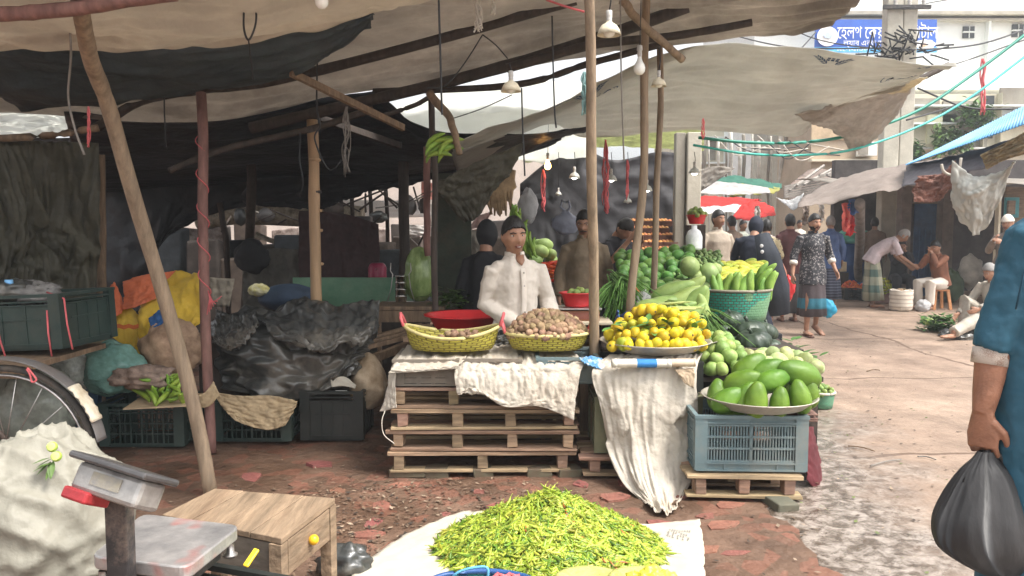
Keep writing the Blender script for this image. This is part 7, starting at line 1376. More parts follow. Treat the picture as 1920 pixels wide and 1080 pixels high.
b.grid(bagf, 90, 60); bm_ = mat('black_carrier_film', (.035, .034, .035), rough=.5, var=.3, bump=.6, bscale=16, stretch=(1, 1, .3), bdist=.012, spec=.45, trans=.08)
rb = thing('carrier_bag', 'black plastic carrier bag hanging from the hand of the man in teal', 'plastic bag', tuple(Pc[5])); ob = b.fin('bag_body', bm_, rb, mods=[('SOLIDIFY', dict(thickness=.002))])
for i, (dx, e) in enumerate(((-.018, -.06), (.028, .075))): b = MB(); b.loft([hp_ + V((dx * .3, .01, .0)), hp_ + V((dx, .0, -.02)), hp_ + V((dx + e * .4, -.01, -.05)), Pc[3] + V((e, -.02, .03))], [(.008, .014), (.012, .008), (.018, .006), (.03, .008)], n=10); b.fin('bag_handle', bm_, rb)
# ================= right side stalls and buildings =================
# big white building with banner, upper storeys
def wbox(label, px0, px1, py0, py1, D, depth, m, name='building'):
    a, c_ = W(px0, py1, D), W(px1, py0, D); r = thing(name, label, 'building', ((a.x + c_.x) / 2, D, 0)); b = MB(); b.box(((a.x + c_.x) / 2, D + depth / 2, c_.z / 2), (c_.x - a.x, depth, c_.z)); b.fin('wall', m, r, smooth=False); return r
def on(parent, name, px0, px1, py0, py1, D, m, th=.1, bev=0):
    a, c_ = W(px0, py1, D), W(px1, py0, D); b = MB(); b.box(((a.x + c_.x) / 2, D - th / 2, (a.z + c_.z) / 2), (c_.x - a.x, th, c_.z - a.z)); return b.fin(name, m, parent, smooth=False, bevel=bev)
WD = 30
wb = wbox('tall white painted building with the blue banner and small dark windows', 1400, 2300, -160, 700, WD, 8, whitewall)
on(wb, 'parapet', 1420, 2300, 27, 33, WD, concrete, .5); on(wb, 'ledge', 1400, 2300, 168, 176, WD, whitewall, .9); on(wb, 'ledge', 1490, 2300, 38, 42, WD, MATS['pale_concrete'], .3)
for x0, x1 in ((1842, 1852), (1700, 1706)): on(wb, 'pilaster', x0, x1, 40, 168, WD, whitewall, .25)
for i, (x0, x1, y0, y1) in enumerate(((1804, 1826, 50, 72), (1896, 1918, 46, 70), (1990, 2010, 46, 70))):
    f_ = on(wb, 'window', x0, x1, y0, y1, WD, darkglass, .06); on(f_, 'window_bar', x0, x1, (y0 + y1) / 2 - 1.2, (y0 + y1) / 2 + 1.2, WD, whitewall, .12); on(f_, 'window_bar', (x0 + x1) / 2 - .8, (x0 + x1) / 2 + .8, y0, y1, WD, whitewall, .115)
on(wb, 'lower_wall', 1400, 2300, 205, 700, WD - .05, greywall, .05)
# banner
sg = thing('banner', 'blue banner with white Bengali lettering and a round white emblem on the white building', 'banner', W(1645, 100, WD - .9))
def sgp(name, px0, px1, py0, py1, m, dd=0): 
    a, c_ = W(px0, py1, WD - .95 - dd), W(px1, py0, WD - .95 - dd); b = MB(); b.box(((a.x + c_.x) / 2, WD - .9 - dd, (a.z + c_.z) / 2), (c_.x - a.x, .04, c_.z - a.z)); return b.fin(name, m, sg, smooth=False)
sgp('panel', 1528, 1758, 36, 88, mat('banner_blue', (.035, .11, .52), col2=(.05, .17, .62), scale=.6, bump=0, rough=.5)); sgp('lower_band', 1528, 1758, 88, 98, mat('banner_light', (.12, .45, .8), bump=0))
bw = mat('banner_white', (.85, .85, .85), bump=0, var=.02)
def disc(px, py, rx, ry, m, dd, name, amp=0): b = MB(); c = W(px, py, WD - 1.0 - dd); n = 40; b.poly([c + V((cos(2 * pi * i / n) * rx * (1 + amp * sin(i * 1.3)), 0, sin(2 * pi * i / n) * ry * (1 + amp * sin(i * 1.3)))) for i in range(n)], (0, .03, 0)); return b.fin(name, m, sg, smooth=False)
disc(1552, 68, .37, .34, bw, .03, 'emblem'); disc(1553, 66, .16, .10, mat('emblem_grey', (.5, .62, .8), bump=0), .08, 'emblem_mark', .1); disc(1735, 83, .36, .17, bw, .03, 'photo_patch', .06); disc(1733, 84, .12, .06, mat('photo_orange', (.75, .45, .3), bump=0), .08, 'photo_patch')
def text3(s, px, py, size, m, name='lettering', wpx=100, dd=.06):
    c = W(px, py, WD - 1.0 - dd); me_ = textmesh(s, size); sx = wpx / F * WD / max(.01, max(v.co.x for v in me_.vertices) - min(v.co.x for v in me_.vertices)); return textobj(name, s, size, lambda x, y: V((c.x + x * sx, c.y, c.z + y)), m, sg)
text3('\u09c7\u09b9\u09b2\u09a5 \u09c7\u0995\u09df\u09be\u09b0 \u09b9\u09b8\u09bf\u09aa\u099f\u09be\u09b2', 1664, 62, .62, bw, wpx=178)
text3('\u09b2\u09cd\u09af\u09be\u09ac \u098f\u09a8\u09cd\u09a1 \u09a1\u09be\u09df\u09be\u0997\u09a8\u09b7\u09cd\u099f\u09bf\u0995', 1650, 81, .26, bw, wpx=130); text3('\u09ae\u09cb\u09ac\u09be\u0987\u09b2', 1600, 93, .16, bw, wpx=60)
# lower cream buildings
cb1 = wbox('cream building with a shuttered upper floor behind the power poles', 1690, 2100, 176, 480, 26, 3.5, creamwall)
for x0, x1, y0, y1, m_ in ((1700, 1760, 185, 215, greywall), (1765, 1830, 190, 230, greywall), (1735, 1792, 215, 270, mat('pale_shutter', (.72, .70, .5), var=.08)), (1840, 1862, 180, 260, darkglass), (1872, 1930, 165, 200, greywall), (1873, 1894, 200, 222, mat('grey_shutter', (.4, .42, .42), var=.1)), (1898, 1930, 198, 220, MATS['grey_shutter']), (1800, 1850, 225, 285, greywall)): on(cb1, 'window', x0, x1, y0, y1, 26, m_, .08)
for y in (199, 278, 232): on(cb1, 'ledge', 1690, 2100, y, y + 3, 26, whitewall, .35)
for x in (1695, 1864, 1832): on(cb1, 'pillar', x, x + 6, 176, 300, 26, creamwall, .3)
tb = wbox('tan weathered building with an air conditioner beyond the lane', 1515, 1655, 200, 480, 24, 3.0, tanwall)
on(tb, 'window', 1605, 1635, 272, 292, 24, darkglass, .1); on(tb, 'air_conditioner', 1604, 1637, 268, 294, 23.9, whitewall, .3, .02); on(tb, 'grille', 1609, 1628, 272, 290, 23.58, greywall, .02); on(tb, 'ledge', 1515, 1655, 300, 304, 24, creamwall, .3); on(tb, 'rough_panel', 1520, 1600, 210, 262, 24, mat('peeling_plaster', (.50, .38, .25), var=.25, scale=3), .06)
gb = wbox('pale distant building beyond the far awnings', 1255, 1520, 245, 480, 34, 4, creamwall)
for i, x in enumerate((1330, 1385, 1440, 1480)): on(gb, 'window', x, x + 12, 262, 300, 34, greywall, .05)
for y in (258, 305): on(gb, 'ledge', 1255, 1520, y, y + 3, 34, whitewall, .4)
lb_ = wbox('distant low market block closing the end of the lane', 1180, 1700, 395, 520, 46, 4, mat('murky_block', (.14, .12, .11), var=.4, scale=1))
fb = wbox('far pale building behind the left of the market', 200, 1255, 300, 520, 50, 4, mat('far_pale_wall', (.5, .42, .36), var=.2, scale=.5))
for x, y in ((1385, 78), (1405, 82)): pass
# creeping plants on the cream building
for i, (px, py, sx, sy, n) in enumerate(((1790, 262, 18, 16, 700), (1712, 290, 12, 14, 450), (1830, 215, 20, 14, 600), (1760, 265, 6, 22, 260))):
    b = MB()
    for k in range(n):
        p = W(px + random.gauss(0, sx * .7), py + random.gauss(0, sy * .7), 25.4 + random.uniform(-.4, .2)); a = random.uniform(0, 6.3); leaf(b, p, (cos(a), -abs(sin(a)) * .5, random.uniform(-.8, .6)), .20, .05)
    r = thing('climbing_plant', 'green climbing plant on the cream building, %s' % ('below the pale shutter', 'beside the power poles', 'under the small windows', 'trailing down the pale shutter')[i], 'plant', W(px, py, 25.4)); b.fin('foliage', leafg, r); q = MB()
    for k in range(5): q.loft([W(px + random.gauss(0, sx * .3), py + sy, 25.6), W(px + random.gauss(0, sx * .5), py, 25.6), W(px + random.gauss(0, sx), py - sy, 25.6)], .02, n=5)
    q.fin('stem', wood, r)
# power poles
for i, (px, w_) in enumerate(((1661, .34), (1690, .30))):
    D = 17.5; c = W(px, 425, D); r = thing('power_pole', ('thicker concrete power pole, left of the pair', 'concrete power pole with a tangle of cables, right of the pair')[i], 'power pole', (c.x, D, 0)); b = MB(); b.bar((c.x, D, 0), (c.x + (-.02), D, 7.2), w_, w_ * .8); b.fin('shaft', concrete, r, smooth=False, bevel=.02)
    if i:
        b = MB(); b.box((c.x - .15, D - .2, W(0, 18, D).z), (1.0, .08, .08)); b.fin('crossarm', blackiron, r, smooth=False)
        b = MB(); zc = W(0, 92, D).z
        for k in range(34):
            a = V((c.x - .25 + random.gauss(0, .28), D - .25, zc + random.gauss(0, .13))); b.loft([a, a + V((random.gauss(0, .15), random.gauss(0, .1), random.gauss(0, .12))), a + V((random.gauss(0, .3), random.gauss(0, .15), random.gauss(0, .12)))], .018, n=5)
        b.fin('cable_tangle', blackcord, r)
        for s in (-.4, -.1, .2): b = MB(); b.lathe([(.04, 0), (.05, .03), (.03, .06), (.05, .09), (.02, .14)], (c.x + s, D - .2, W(0, 18, D).z + .03), n=10); b.fin('insulator', sock, r)
gcab = mat('green_hose', (.02, .22, .16), rough=.4, bump=0, var=.1); tcab = mat('turquoise_hose', (.05, .42, .36), rough=.4, bump=0, var=.1)
wire('cable', [W(1310, 258, 8.5), W(1400, 267, 8.6), W(1500, 267, 8.8), W(1600, 252, 9), W(1720, 208, 9.2), W(1820, 142, 9.4), W(1935, 55, 9.6)], .018, gcab, 'upper green cable sagging across the lane')
wire('cable', [W(1300, 272, 8.5), W(1400, 288, 8.6), W(1500, 291, 8.8), W(1600, 280, 9), W(1720, 238, 9.2), W(1820, 182, 9.4), W(1940, 92, 9.6)], .014, tcab, 'lower turquoise cable sagging across the lane')
for i, (a, c_, s_, r_) in enumerate((((1690, 15, 17), (2000, -60, 24), 6, .012), ((1690, 95, 17), (1950, 45, 22), 10, .02), ((1690, 92, 17), (1400, 150, 24), 15, .02), ((1690, 90, 17), (1350, 60, 28), 12, .02), ((1560, 150, 20), (1935, 70, 20), 14, .015), ((1480, 110, 22), (1530, 60, 24), 2, .02), ((1320, 200, 25), (1660, 150, 18), 22, .018), ((1400, 0, 26), (1690, 98, 17.3), 20, .015), ((1720, 165, 16), (1900, 205, 16), 8, .02), ((1700, 225, 17), (1840, 175, 20), 3, .02))):
    A, C = W(*a), W(*c_); m0 = A.lerp(C, .5) - V((0, 0, s_ * .02)); wire('cable', [A, m0, C], r_, blackcord, 'thin overhead wire %s' % ('running right from the crossarm', 'from the cable tangle to the right edge', 'from the cable tangle to the left', 'from the cable tangle far to the left', 'crossing in front of the white building', 'beside the banner corner', 'above the far awnings', 'dropping to the cable tangle', 'across the cream building', 'beside the climbing plants')[i])
pole('pole_end', [W(1715, 152, 8), W(1778, 122, 8.2)], .03, darkwood, 'dark stick end poking out beyond the emblem tarpaulin tip', 'stick', seed=70)
# far awnings over the lane
def fa(rows, m, lb, name='awning', **kw): o, _ = sheet(name, [[W(*p) for p in r_] for r_ in rows], m, nu=30, nv=16, **kw); return tag(o, lb, 'awning')
fa([[(1300, 338, 17), (1370, 330, 17), (1465, 345, 17)], [(1310, 352, 15.5), (1380, 352, 15.5), (1466, 352, 15.5)]], mat('bottle_green_canvas', (.03, .13, .09), trans=.2), 'bottle green awning in the distance', amp=.05, seed=201)
fa([[(1310, 345, 16), (1375, 345, 16), (1462, 352, 16)], [(1370, 368, 15), (1410, 365, 15), (1462, 358, 15)]], mat('olive_yellow_canvas', (.36, .34, .10), trans=.3), 'olive yellow awning below the bottle green one', amp=.04, seed=202)
fa([[(1290, 325, 13), (1340, 312, 13), (1378, 315, 13)], [(1295, 370, 13), (1320, 355, 13), (1350, 335, 13)]], tarpbrown, 'brown awning corner right of the concrete pillar', amp=.03, seed=203)
fa([[(1300, 342, 15), (1370, 342, 15), (1440, 352, 15)], [(1300, 362, 14), (1370, 365, 14), (1445, 362, 14)]], mat('corrugated_grey', (.33, .31, .3), metal=.3, bump=.6, bscale=12, stretch=(1, .2, 4)), 'grey corrugated sheet under the far awnings', amp=.02, seed=204)
red_ = mat('red_canvas', (.55, .035, .03), trans=.35, var=.2)
fa([[(1290, 368, 20), (1350, 368, 20), (1430, 374, 20)], [(1290, 388, 18), (1350, 386, 18), (1400, 380, 18)]], red_, 'bright red awning over the far lane', amp=.04, seed=205)
fa([[(1395, 378, 22), (1420, 376, 22), (1450, 388, 22)], [(1370, 410, 20), (1410, 412, 20), (1455, 402, 20)]], red_, 'smaller red awning farther down the lane', amp=.04, seed=206)
fa([[(1300, 372, 24), (1380, 380, 24), (1440, 385, 24)], [(1310, 402, 21), (1370, 398, 21), (1430, 410, 21)]], mat('white_canvas', (.75, .75, .75), trans=.4), 'white awning behind the red awnings', amp=.06, seed=207)
fa([[(1455, 370, 19), (1480, 375, 19), (1508, 362, 19)], [(1470, 380, 18.5), (1488, 394, 18.5), (1500, 378, 18.5)]], MATS['white_canvas'], 'white sheet corner dipping beside the grey awning', amp=.03, seed=208)
fa([[(1495, 388, 11.5), (1560, 380, 11.5), (1640, 365, 11), (1700, 350, 11), (1730, 340, 11)], [(1505, 372, 12.5), (1560, 352, 12.5), (1640, 332, 12), (1700, 318, 12), (1740, 308, 12)], [(1555, 345, 13.5), (1600, 328, 13.5), (1660, 316, 13), (1710, 306, 13), (1790, 295, 13)]], mat('taupe_canvas', (.29, .24, .21), trans=.3, var=.15), 'wide taupe awning over the right hand stalls', amp=.05, seed=209)
fa([[(1690, 352, 11), (1760, 335, 10), (1830, 318, 9.5), (1935, 275, 9)], [(1700, 308, 12), (1760, 298, 11), (1830, 280, 10.4), (1935, 245, 9.6)]], mat('dark_underside', (.11, .10, .11), var=.3), 'dark awning lining under the blue corrugated roof', amp=.03, seed=210)
b = MB()
for i in range(9): b.bar(W(1480 + i * 14, 352 - i * 5 + random.uniform(-6, 6), 19), W(1545 + i * 8, 318 + i * 3 + random.uniform(-8, 8), 20), .05, .05)
for i in range(6): b.bar(W(1470, 350 + i * 4, 19), W(1600, 325 + i * 5, 19.4), .04, .04)
tag(b.fin('pole_stack', mat('grey_bamboo', (.32, .29, .26), var=.3), smooth=False), 'jumble of grey bamboo poles above the lane', 'poles')
fa([[(1470, 355, 20), (1520, 318, 21), (1560, 320, 21), (1640, 330, 21)], [(1480, 378, 19.5), (1540, 372, 19.5), (1600, 360, 19.5), (1650, 350, 19.5)]], mat('rust_roof', (.16, .12, .10), var=.4), 'rusty tin roof behind the bamboo poles', amp=.03, seed=211, name='tin_roof')
# blue corrugated roof
r = thing('corrugated_roof', 'bright blue corrugated metal roof over the right hand stalls', 'roof', W(1820, 280, 10))
A0, A1, B0, B1 = W(1697, 309, 11.5), W(1960, 218, 8.2), W(1720, 298, 12.6), W(1960, 178, 10.4)
def rf(u, v): p = A0.lerp(A1, u).lerp(B0.lerp(B1, u), v); p.z += .006 * sin(u * 330); return p
b = MB(); b.grid(rf, 620, 3); b.fin('roof_sheet', mat('sky_blue_paint', (.12, .42, .78), col2=(.2, .52, .85), scale=2, rough=.35, dirt=.2, dcol=(.55, .65, .75)), r, mods=[('SOLIDIFY', dict(thickness=.01))])
# stall wall, posts and shutters on the right
st = thing('market_stall', 'shuttered stall with brown posts and blue metal doors on the right', 'stall', (W(1750, 430, 16.5).x, 16.5, 0))
def stp(name, px0, px1, py0, py1, D, m, th=.12, floor=False):
    a, c_ = W(px0, py1, D), W(px1, py0, D); z0 = 0 if floor else a.z; b = MB(); b.box(((a.x + c_.x) / 2, D + th / 2, (z0 + c_.z) / 2), (c_.x - a.x, th, c_.z - z0)); return b.fin(name, m, st, smooth=False, bevel=.006)
stp('back_wall', 1560, 2100, 300, 500, 18.6, mat('stall_dark', (.06, .05, .048), var=.4), .2, True)
dp = mat('brown_stall_post', (.17, .135, .115), var=.25, dirt=.3); stp('post', 1688, 1712, 330, 500, 16.6, dp, .25, True); stp('post', 1764, 1792, 330, 500, 16.4, dp, .25, True)
bd = mat('blue_metal_door', (.035, .085, .19), var=.25, rough=.5, dirt=.3, dcol=(.08, .1, .14)); stp('door', 1712, 1764, 382, 500, 17.2, bd, .05, True)
for x in (1722, 1733, 1744, 1755): stp('door_rib', x, x + 4, 430, 500, 17.14, mat('pale_blue_rib', (.07, .14, .27)), .05, True)
stp('upper_panel', 1712, 1764, 340, 382, 17.25, dp, .05)
stp('plank_wall', 1880, 2100, 350, 500, 14.6, mat('brown_planks', (.20, .15, .11), var=.3, stretch=(1, 1, 6), scale=6), .06, True); f_ = stp('window_frame', 1884, 1912, 370, 408, 14.52, mat('teal_frame', (.08, .28, .32)), .05); stp('window_pane', 1890, 1905, 376, 402, 14.46, MATS['brown_planks'], .05)
stp('corner_post', 1868, 1880, 340, 500, 14.4, creamwall, .12, True)
b = MB(); c = W(1590, 495, 18.2); b.lathe([(.001, 0), (.33, 0), (.34, .05), (.33, .45), (.35, .48), (.33, .51), (.34, .92), (.36, .97), (.30, .97), (.30, .9), (.001, .88)], (c.x, c.y, .15), n=26); tag(b.fin('drum', bluep), 'large blue plastic drum beside the grey haired man', 'drum')
b = MB(); b.box((c.x, c.y, .074), (.6, .5, .146)); tag(b.fin('plinth', darkwood, smooth=False), 'dark plinth under the blue plastic drum', 'plinth')
blob('bag', 'sea green plastic bag on top of the blue drum', 'bag', W(1598, 446, 18.1), (.34, .25, .2), mat('sea_green_film', (.12, .42, .32), rough=.4), amp=.4, cru=1.8, seed=61)
b = MB(); c = W(1568, 492, 16.8); b.box((c.x, c.y, .66), (.32, .3, .20), jit=.01); tag(b.fin('box', mat('cream_box', (.62, .5, .32)), smooth=False, bevel=.01), 'cream box behind the leafy bundle on the right stalls', 'box')
b = MB(); b.box((c.x, c.y, .28), (.4, .35, .54), jit=.01); tag(b.fin('stand', darkwood, smooth=False), 'dark stand under the cream box by the blue drum', 'stand')
pole('post', [W(1612, 380, 14.2), G(1610, 545)], .09, mat('grey_trunk_post', (.25, .22, .2), var=.3), 'grey post beside the hanging clothes', 'post', seed=81)
for i, (px, py0, py1, w_, m_, lb) in enumerate(((1586, 382, 432, 8, mat('salmon_cloth', (.75, .16, .13)), 'salmon red cloth hanging in the right hand stalls'), (1600, 375, 400, 10, bluep, 'royal blue cloth hanging beside the salmon cloth'), (1594, 405, 440, 8, redp, 'red cloth hanging above the sea green bag'), (1420, 388, 408, 5, mat('pale_rag', (.6, .55, .5)), 'pale rag hanging far down the lane'), (1540, 385, 415, 5, mat('pale_rag'), 'pale rag hanging under the taupe awning'), (1510, 385, 420, 5, mat('brown_rag', (.22, .17, .14)), 'brown rag hanging under the taupe awning'))):
    o, _ = sheet('hanging_cloth', [[W(px - w_, py0, 14.4), W(px, py0 - 2, 14.4), W(px + w_, py0, 14.4)], [W(px - w_ * .9, (py0 + py1) / 2, 14.3), W(px, (py0 + py1) / 2, 14.4), W(px + w_, (py0 + py1) / 2, 14.3)], [W(px - w_, py1, 14.4), W(px, py1 + 3, 14.3), W(px + w_ * .8, py1 - 4, 14.4)]], m_, amp=.05, seed=220 + i, nu=16, nv=16); tag(o, lb, 'cloth')
o, _ = sheet('tarpaulin', [[W(1785, 300, 9.4), W(1830, 330, 9.4), W(1885, 318, 9.2), W(1905, 300, 9)], [W(1783, 350, 9.5), W(1820, 360, 9.3), W(1860, 350, 9.3), W(1892, 330, 9.2)], [W(1790, 390, 9.6), W(1820, 398, 9.4), W(1848, 398, 9.4), W(1875, 380, 9.3)], [W(1815, 428, 9.6), W(1826, 440, 9.5), W(1838, 438, 9.5), W(1850, 420, 9.5)]], mat('off_white_canvas', (.50, .50, .46), var=.12, trans=.2), amp=.05, fr=1.6, seed=230); tag(o, 'off white canvas sheet slung over the right hand stall', 'tarpaulin')
o, _ = sheet('tarpaulin', [[W(1720, 330, 9.9), W(1760, 325, 9.9), W(1795, 300, 9.6)], [W(1712, 350, 9.9), W(1752, 352, 9.9), W(1790, 345, 9.7)], [W(1714, 378, 9.9), W(1745, 380, 9.9), W(1762, 372, 9.9)]], mat('rust_brown_plastic', (.25, .12, .09), var=.4), amp=.05, crump=1.6, seed=231); tag(o, 'rust brown plastic sheet bunched over the blue doors', 'tarpaulin')
o, _ = sheet('tarpaulin', [[W(1838, 290, 9.2), W(1880, 270, 9.0), W(1935, 240, 8.8)], [W(1850, 318, 9.2), W(1885, 300, 9), W(1935, 285, 8.8)]], mat('tan_yellow_plastic', (.4, .31, .18), var=.35, trans=.3), amp=.05, seed=232); tag(o, 'tan plastic sheet under the blue corrugated roof', 'tarpaulin')
wire('rope', [W(1765, 308, 9.6), W(1770, 322, 9.6), W(1785, 328, 9.6), W(1798, 318, 9.6), W(1802, 296, 9.6)], .018, whiteraf, 'white rope looped under the blue corrugated roof', 'rope')
# ground goods on the right
def gl(px, py): return G(px, py)
for i, (px, py, w_) in enumerate(((1602, 564, .40), (1634, 566, .38))):
    g = G(px, py); crate(('dark crate of red onions left of the bending man', 'dark crate of red onions behind the bending man')[i], (g.x, g.y + .2, .012), w_, .4, .25, blackcrate)
    for p in mound(40, (g.x, g.y + .2, .24), w_ * .42, .18, .14, .06, 300 + i, layers=1): inst(tomato, 'onion', 'reddish onion in the crates beside the bending man', 'onion', 'reddish onions on the right', p, rr(), random.uniform(.9, 1.2))
g = G(1668, 572); r = crate('low crate piled with yellow roots in front of the bending man', (g.x, g.y + .3, .012), .44, .4, .2, mat('rust_crate', (.16, .09, .07)), style='solid')
for p in mound(70, (g.x, g.y + .3, .2), .21, .2, .30, .055, 303, layers=1): inst(cuke, 'root', 'yellowish root in the pile under the bending man', 'vegetable', 'yellowish roots on the right', p, rr(), random.uniform(.5, .8))
b = MB()
for i in range(260): a = random.uniform(0, 6.3); g = G(1575 + random.gauss(0, 12), 548); leaf(b, (g.x, g.y + random.uniform(-.2, .2), random.uniform(.08, .40)), (cos(a), sin(a), random.uniform(-.2, .8)), .14, .03)
tag(b.fin('greens_heap', leafd), 'leafy green bundle beside the blue drum', 'leafy vegetables', kind='stuff')
g = G(1694, 585); r = thing('sack', 'white woven sack with rolled top standing beside the stool', 'sack', (g.x, g.y + .1, .0)); b = MB(); b.lathe([(.001, .012), (.15, .012), (.19, .05), (.195, .15), (.185, .2), (.2, .26), (.19, .31), (.20, .37), (.185, .39), (.17, .36), (.001, .33)], n=40, fz=lambda a, q: .008 * sin(a * 7)); ob = b.fin('sack_body', pattern('ribbed_sack', (.62, .56, .48), 'bands', (.42, .36, .3), 90, thr=.4), org=(0, 0, 0)); ob.parent = r
for p in mound(20, (0, 0, .33), .15, .15, .06, .05, 305, layers=1): inst(taro, 'taro', 'brown root in the rolled top sack', 'vegetable', 'roots in the rolled top sack', p + V((g.x, g.y + .1, 0)), rr(), 1)
g = G(1730, 585); blob('plastic_bag', 'white plastic bag lying by the stool', 'plastic bag', (g.x, g.y, .10), (.12, .1, .11), mat('bag_white'), amp=.3, cru=1.8, seed=71)
g = G(1770, 625); b = MB()
for i in range(420): a = random.uniform(0, 6.3); leaf(b, (g.x + random.gauss(0, .12), g.y + random.gauss(0, .1) + .1, .03 + random.random() ** 2 * .22), (cos(a), sin(a), random.uniform(-.1, .8)), .09, .025)
tag(b.fin('greens_heap', leafg), 'heap of fresh green leaves on the ground before the squatting man', 'leafy vegetables', kind='stuff')
for i, (px, py, s_) in enumerate(((1746, 614, 1), (1735, 610, .8), (1752, 608, .7))): g = G(px, py); inst(mango, 'melon', 'yellow green melon on the ground beside the green leaves', 'melon', 'melons on the ground', (g.x, g.y, .075), rr(), s_)
for i, (px, py) in enumerate(((1780, 632), (1805, 638), (1825, 630))): g = G(px, py); blob('plastic_bag', ('dark plastic bag in front of the green leaves, left', 'dark plastic bag in front of the green leaves, middle', 'dark plastic bag in front of the green leaves, right')[i], 'plastic bag', (g.x, g.y, .04), (.13, .1, .06), blackpoly, amp=.5, cru=2, seed=75 + i)
# plastic stool
g = G(1765, 582); r = thing('stool', 'orange brown plastic stool under the seated man', 'stool', (g.x, g.y + .12, 0)); sm_ = mat('orange_brown_plastic', (.45, .2, .08), rough=.4)
b = MB(); b.box((0, 0, .36), (.27, .27, .03)); b.fin('seat', sm_, org=(0, 0, 0), smooth=False, bevel=.008).parent = r
for sx in (-1, 1):
    for sy in (-1, 1): b = MB(); b.bar((sx * .15, sy * .15, .01), (sx * .11, sy * .11, .35), .05, .03); b.fin('leg', sm_, org=(0, 0, 0), smooth=False).parent = r
for i, (px, py, m_) in enumerate(((1815, 560, 0), (1850, 575, 1))):
    g = G(px, 575); blob('sack', ('dark green sack standing behind the stool', 'pale bundle hanging behind the stool')[i], 'sack', (g.x, g.y + .6, .32 if i == 0 else .6), (.2, .2, .34), (mat('green_sack', (.06, .09, .05)), mat('pale_bundle', (.4, .38, .34)))[i], amp=.3, cru=1.4, seed=80 + i)
# lane debris: sticks and scraps
for i, (a, c_) in enumerate((((1480, 600), (1512, 612)), ((1632, 880), (1690, 868)), ((1720, 862), (1755, 868)), ((1590, 842), (1640, 852)), ((1625, 700), (1650, 698)))):
    wire('stick', [G(*a) + V((0, 0, .022)), G((a[0] + c_[0]) / 2, (a[1] + c_[1]) / 2 - 2) + V((0, 0, .024)), G(*c_) + V((0, 0, .022))], .0045, greycord if i in (1, 2) else wood, ('dark stick lying behind the walking man', 'pale straw lying on the wet lane', 'pale husk lying on the wet lane', 'thin stick on the wet lane near the small basket', 'short stick on the middle of the lane')[i], 'stick', sub=5)

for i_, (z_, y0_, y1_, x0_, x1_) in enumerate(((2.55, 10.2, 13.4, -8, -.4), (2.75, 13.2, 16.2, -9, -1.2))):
    o, _ = sheet('added_shade_sheet', [[V((x0_, y0_, z_)), V(((x0_ + x1_) / 2, y0_, z_ + .1)), V((x1_, y0_, z_))], [V((x0_, y1_, z_)), V(((x0_ + x1_) / 2, y1_, z_ - .15)), V((x1_, y1_, z_))]], tarpblack, amp=.08, seed=240 + i_, nu=30, nv=12); tag(o, ('added unseen roof sheet shading the near row of the market behind', 'added unseen roof sheet shading the far row of the market behind')[i_], 'roof sheet')  # unseen sheets added overhead to darken the market under the black roof
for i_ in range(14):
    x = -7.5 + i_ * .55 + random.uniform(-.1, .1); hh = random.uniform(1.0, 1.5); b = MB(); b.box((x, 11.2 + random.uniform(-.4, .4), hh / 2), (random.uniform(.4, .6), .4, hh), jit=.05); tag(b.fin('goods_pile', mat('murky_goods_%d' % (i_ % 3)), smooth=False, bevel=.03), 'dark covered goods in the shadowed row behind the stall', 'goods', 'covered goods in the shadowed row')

o, _ = sheet('added_shade_sheet', [[V((5.4, 13.6, 2.25)), V((9, 13.6, 2.25)), V((14, 13.6, 2.25))], [V((6.5, 18.5, 2.6)), V((10, 18.5, 2.6)), V((17, 18.5, 2.6))]], tarpbrown, amp=.06, seed=245, nu=30, nv=12); tag(o, 'added unseen roof sheet shading the right stalls behind the taupe awning', 'roof sheet')  # added out of sight to keep the right stalls in shade
for i_ in range(16):
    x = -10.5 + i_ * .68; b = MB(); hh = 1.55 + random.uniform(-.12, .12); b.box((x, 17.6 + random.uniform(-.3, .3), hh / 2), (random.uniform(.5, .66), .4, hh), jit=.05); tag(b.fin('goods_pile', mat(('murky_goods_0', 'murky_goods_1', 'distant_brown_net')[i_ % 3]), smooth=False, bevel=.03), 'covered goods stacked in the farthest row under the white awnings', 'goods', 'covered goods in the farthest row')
gp_ = mat('pale_scaffold', (.62, .6, .54), var=.2); rd = random.Random(9)
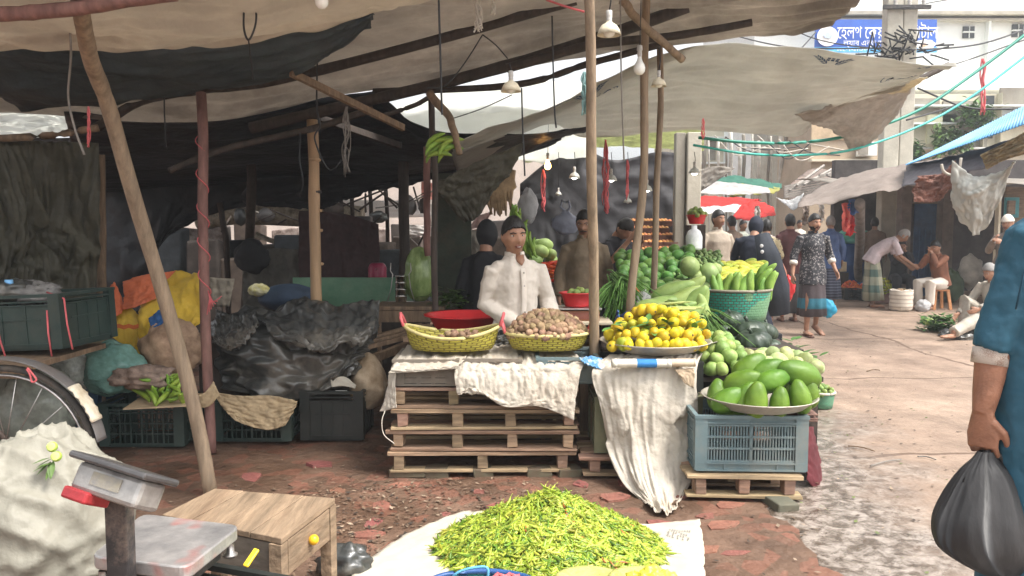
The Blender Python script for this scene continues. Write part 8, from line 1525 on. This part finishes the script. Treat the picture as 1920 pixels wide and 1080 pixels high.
for i_ in range(16):
    x = 1320 + i_ * 13 + rd.uniform(-5, 5); pole('scaffold_pole', [W(x, rd.uniform(245, 270), 26), G(x + rd.uniform(-3, 3), 505)], rd.uniform(.03, .07), gp_ if i_ % 3 else greywall, 'thin upright pole in the pale jumble beyond the far awnings', 'pole', group='poles beyond the far awnings', knots=False, n=6)
for i_ in range(9):
    x = 1340 + i_ * 20; wire('cable', [W(x, 265 + rd.uniform(-12, 12), 24), W(x + 40, 285 + rd.uniform(-12, 20), 24), W(x + 95, 262 + rd.uniform(-12, 30), 24)], .018, blackcord if i_ % 2 else whiteraf, 'thin slack wire in the pale jumble beyond the far awnings', 'cable', 'wires beyond the far awnings')

rd = random.Random(5)   # scraps and pebbles strewn over the lane
b = MB()
for i in range(1500):
    y = 3 + 13 * rd.random() ** 1.6; x = edge(y) + .1 + abs(rd.gauss(0, 1.3)) if i % 3 else edge(y) + rd.uniform(0, 5)
    s_ = rd.uniform(.004, .017); a = rd.uniform(0, 6.3); c = V((x, y, .017)); d1 = V((cos(a), sin(a), rd.uniform(0, .3))) * s_; d2 = V((-sin(a), cos(a), rd.uniform(0, .3))) * s_ * rd.uniform(.3, .8); b.mi = rd.choice((0, 0, 1, 2)); b._f([b.v(c - d1), b.v(c + d2), b.v(c + d1), b.v(c - d2)])
tag(b.fin('litter', [mat('lane_grit', (.10, .075, .06), var=.5), mat('pale_litter'), mat('leaf_scrap', (.12, .15, .05), var=.5)], org=(0, 0, 0), smooth=False), 'grit, peelings and leaf scraps strewn over the lane', 'litter', kind='stuff')

# haze: humid dusty air over the whole market
hz = MB(); hz.box((0, 60, 12), (240, 190, 32)); ho = hz.fin('haze', mat('haze_air', (1, 1, 1)), smooth=False, org=(0, 0, 0)); tag(ho, 'pale humid haze filling the market', None, kind='stuff')
hm_ = bpy.data.materials['haze_air']; ht = hm_.node_tree; ht.nodes.clear(); ou = ht.nodes.new('ShaderNodeOutputMaterial'); pv = ht.nodes.new('ShaderNodeVolumePrincipled')
pv.inputs['Color'].default_value = (.92, .96, 1, 1); pv.inputs['Density'].default_value = .003; pv.inputs['Anisotropy'].default_value = .3; ht.links.new(pv.outputs[0], ou.inputs['Volume'])
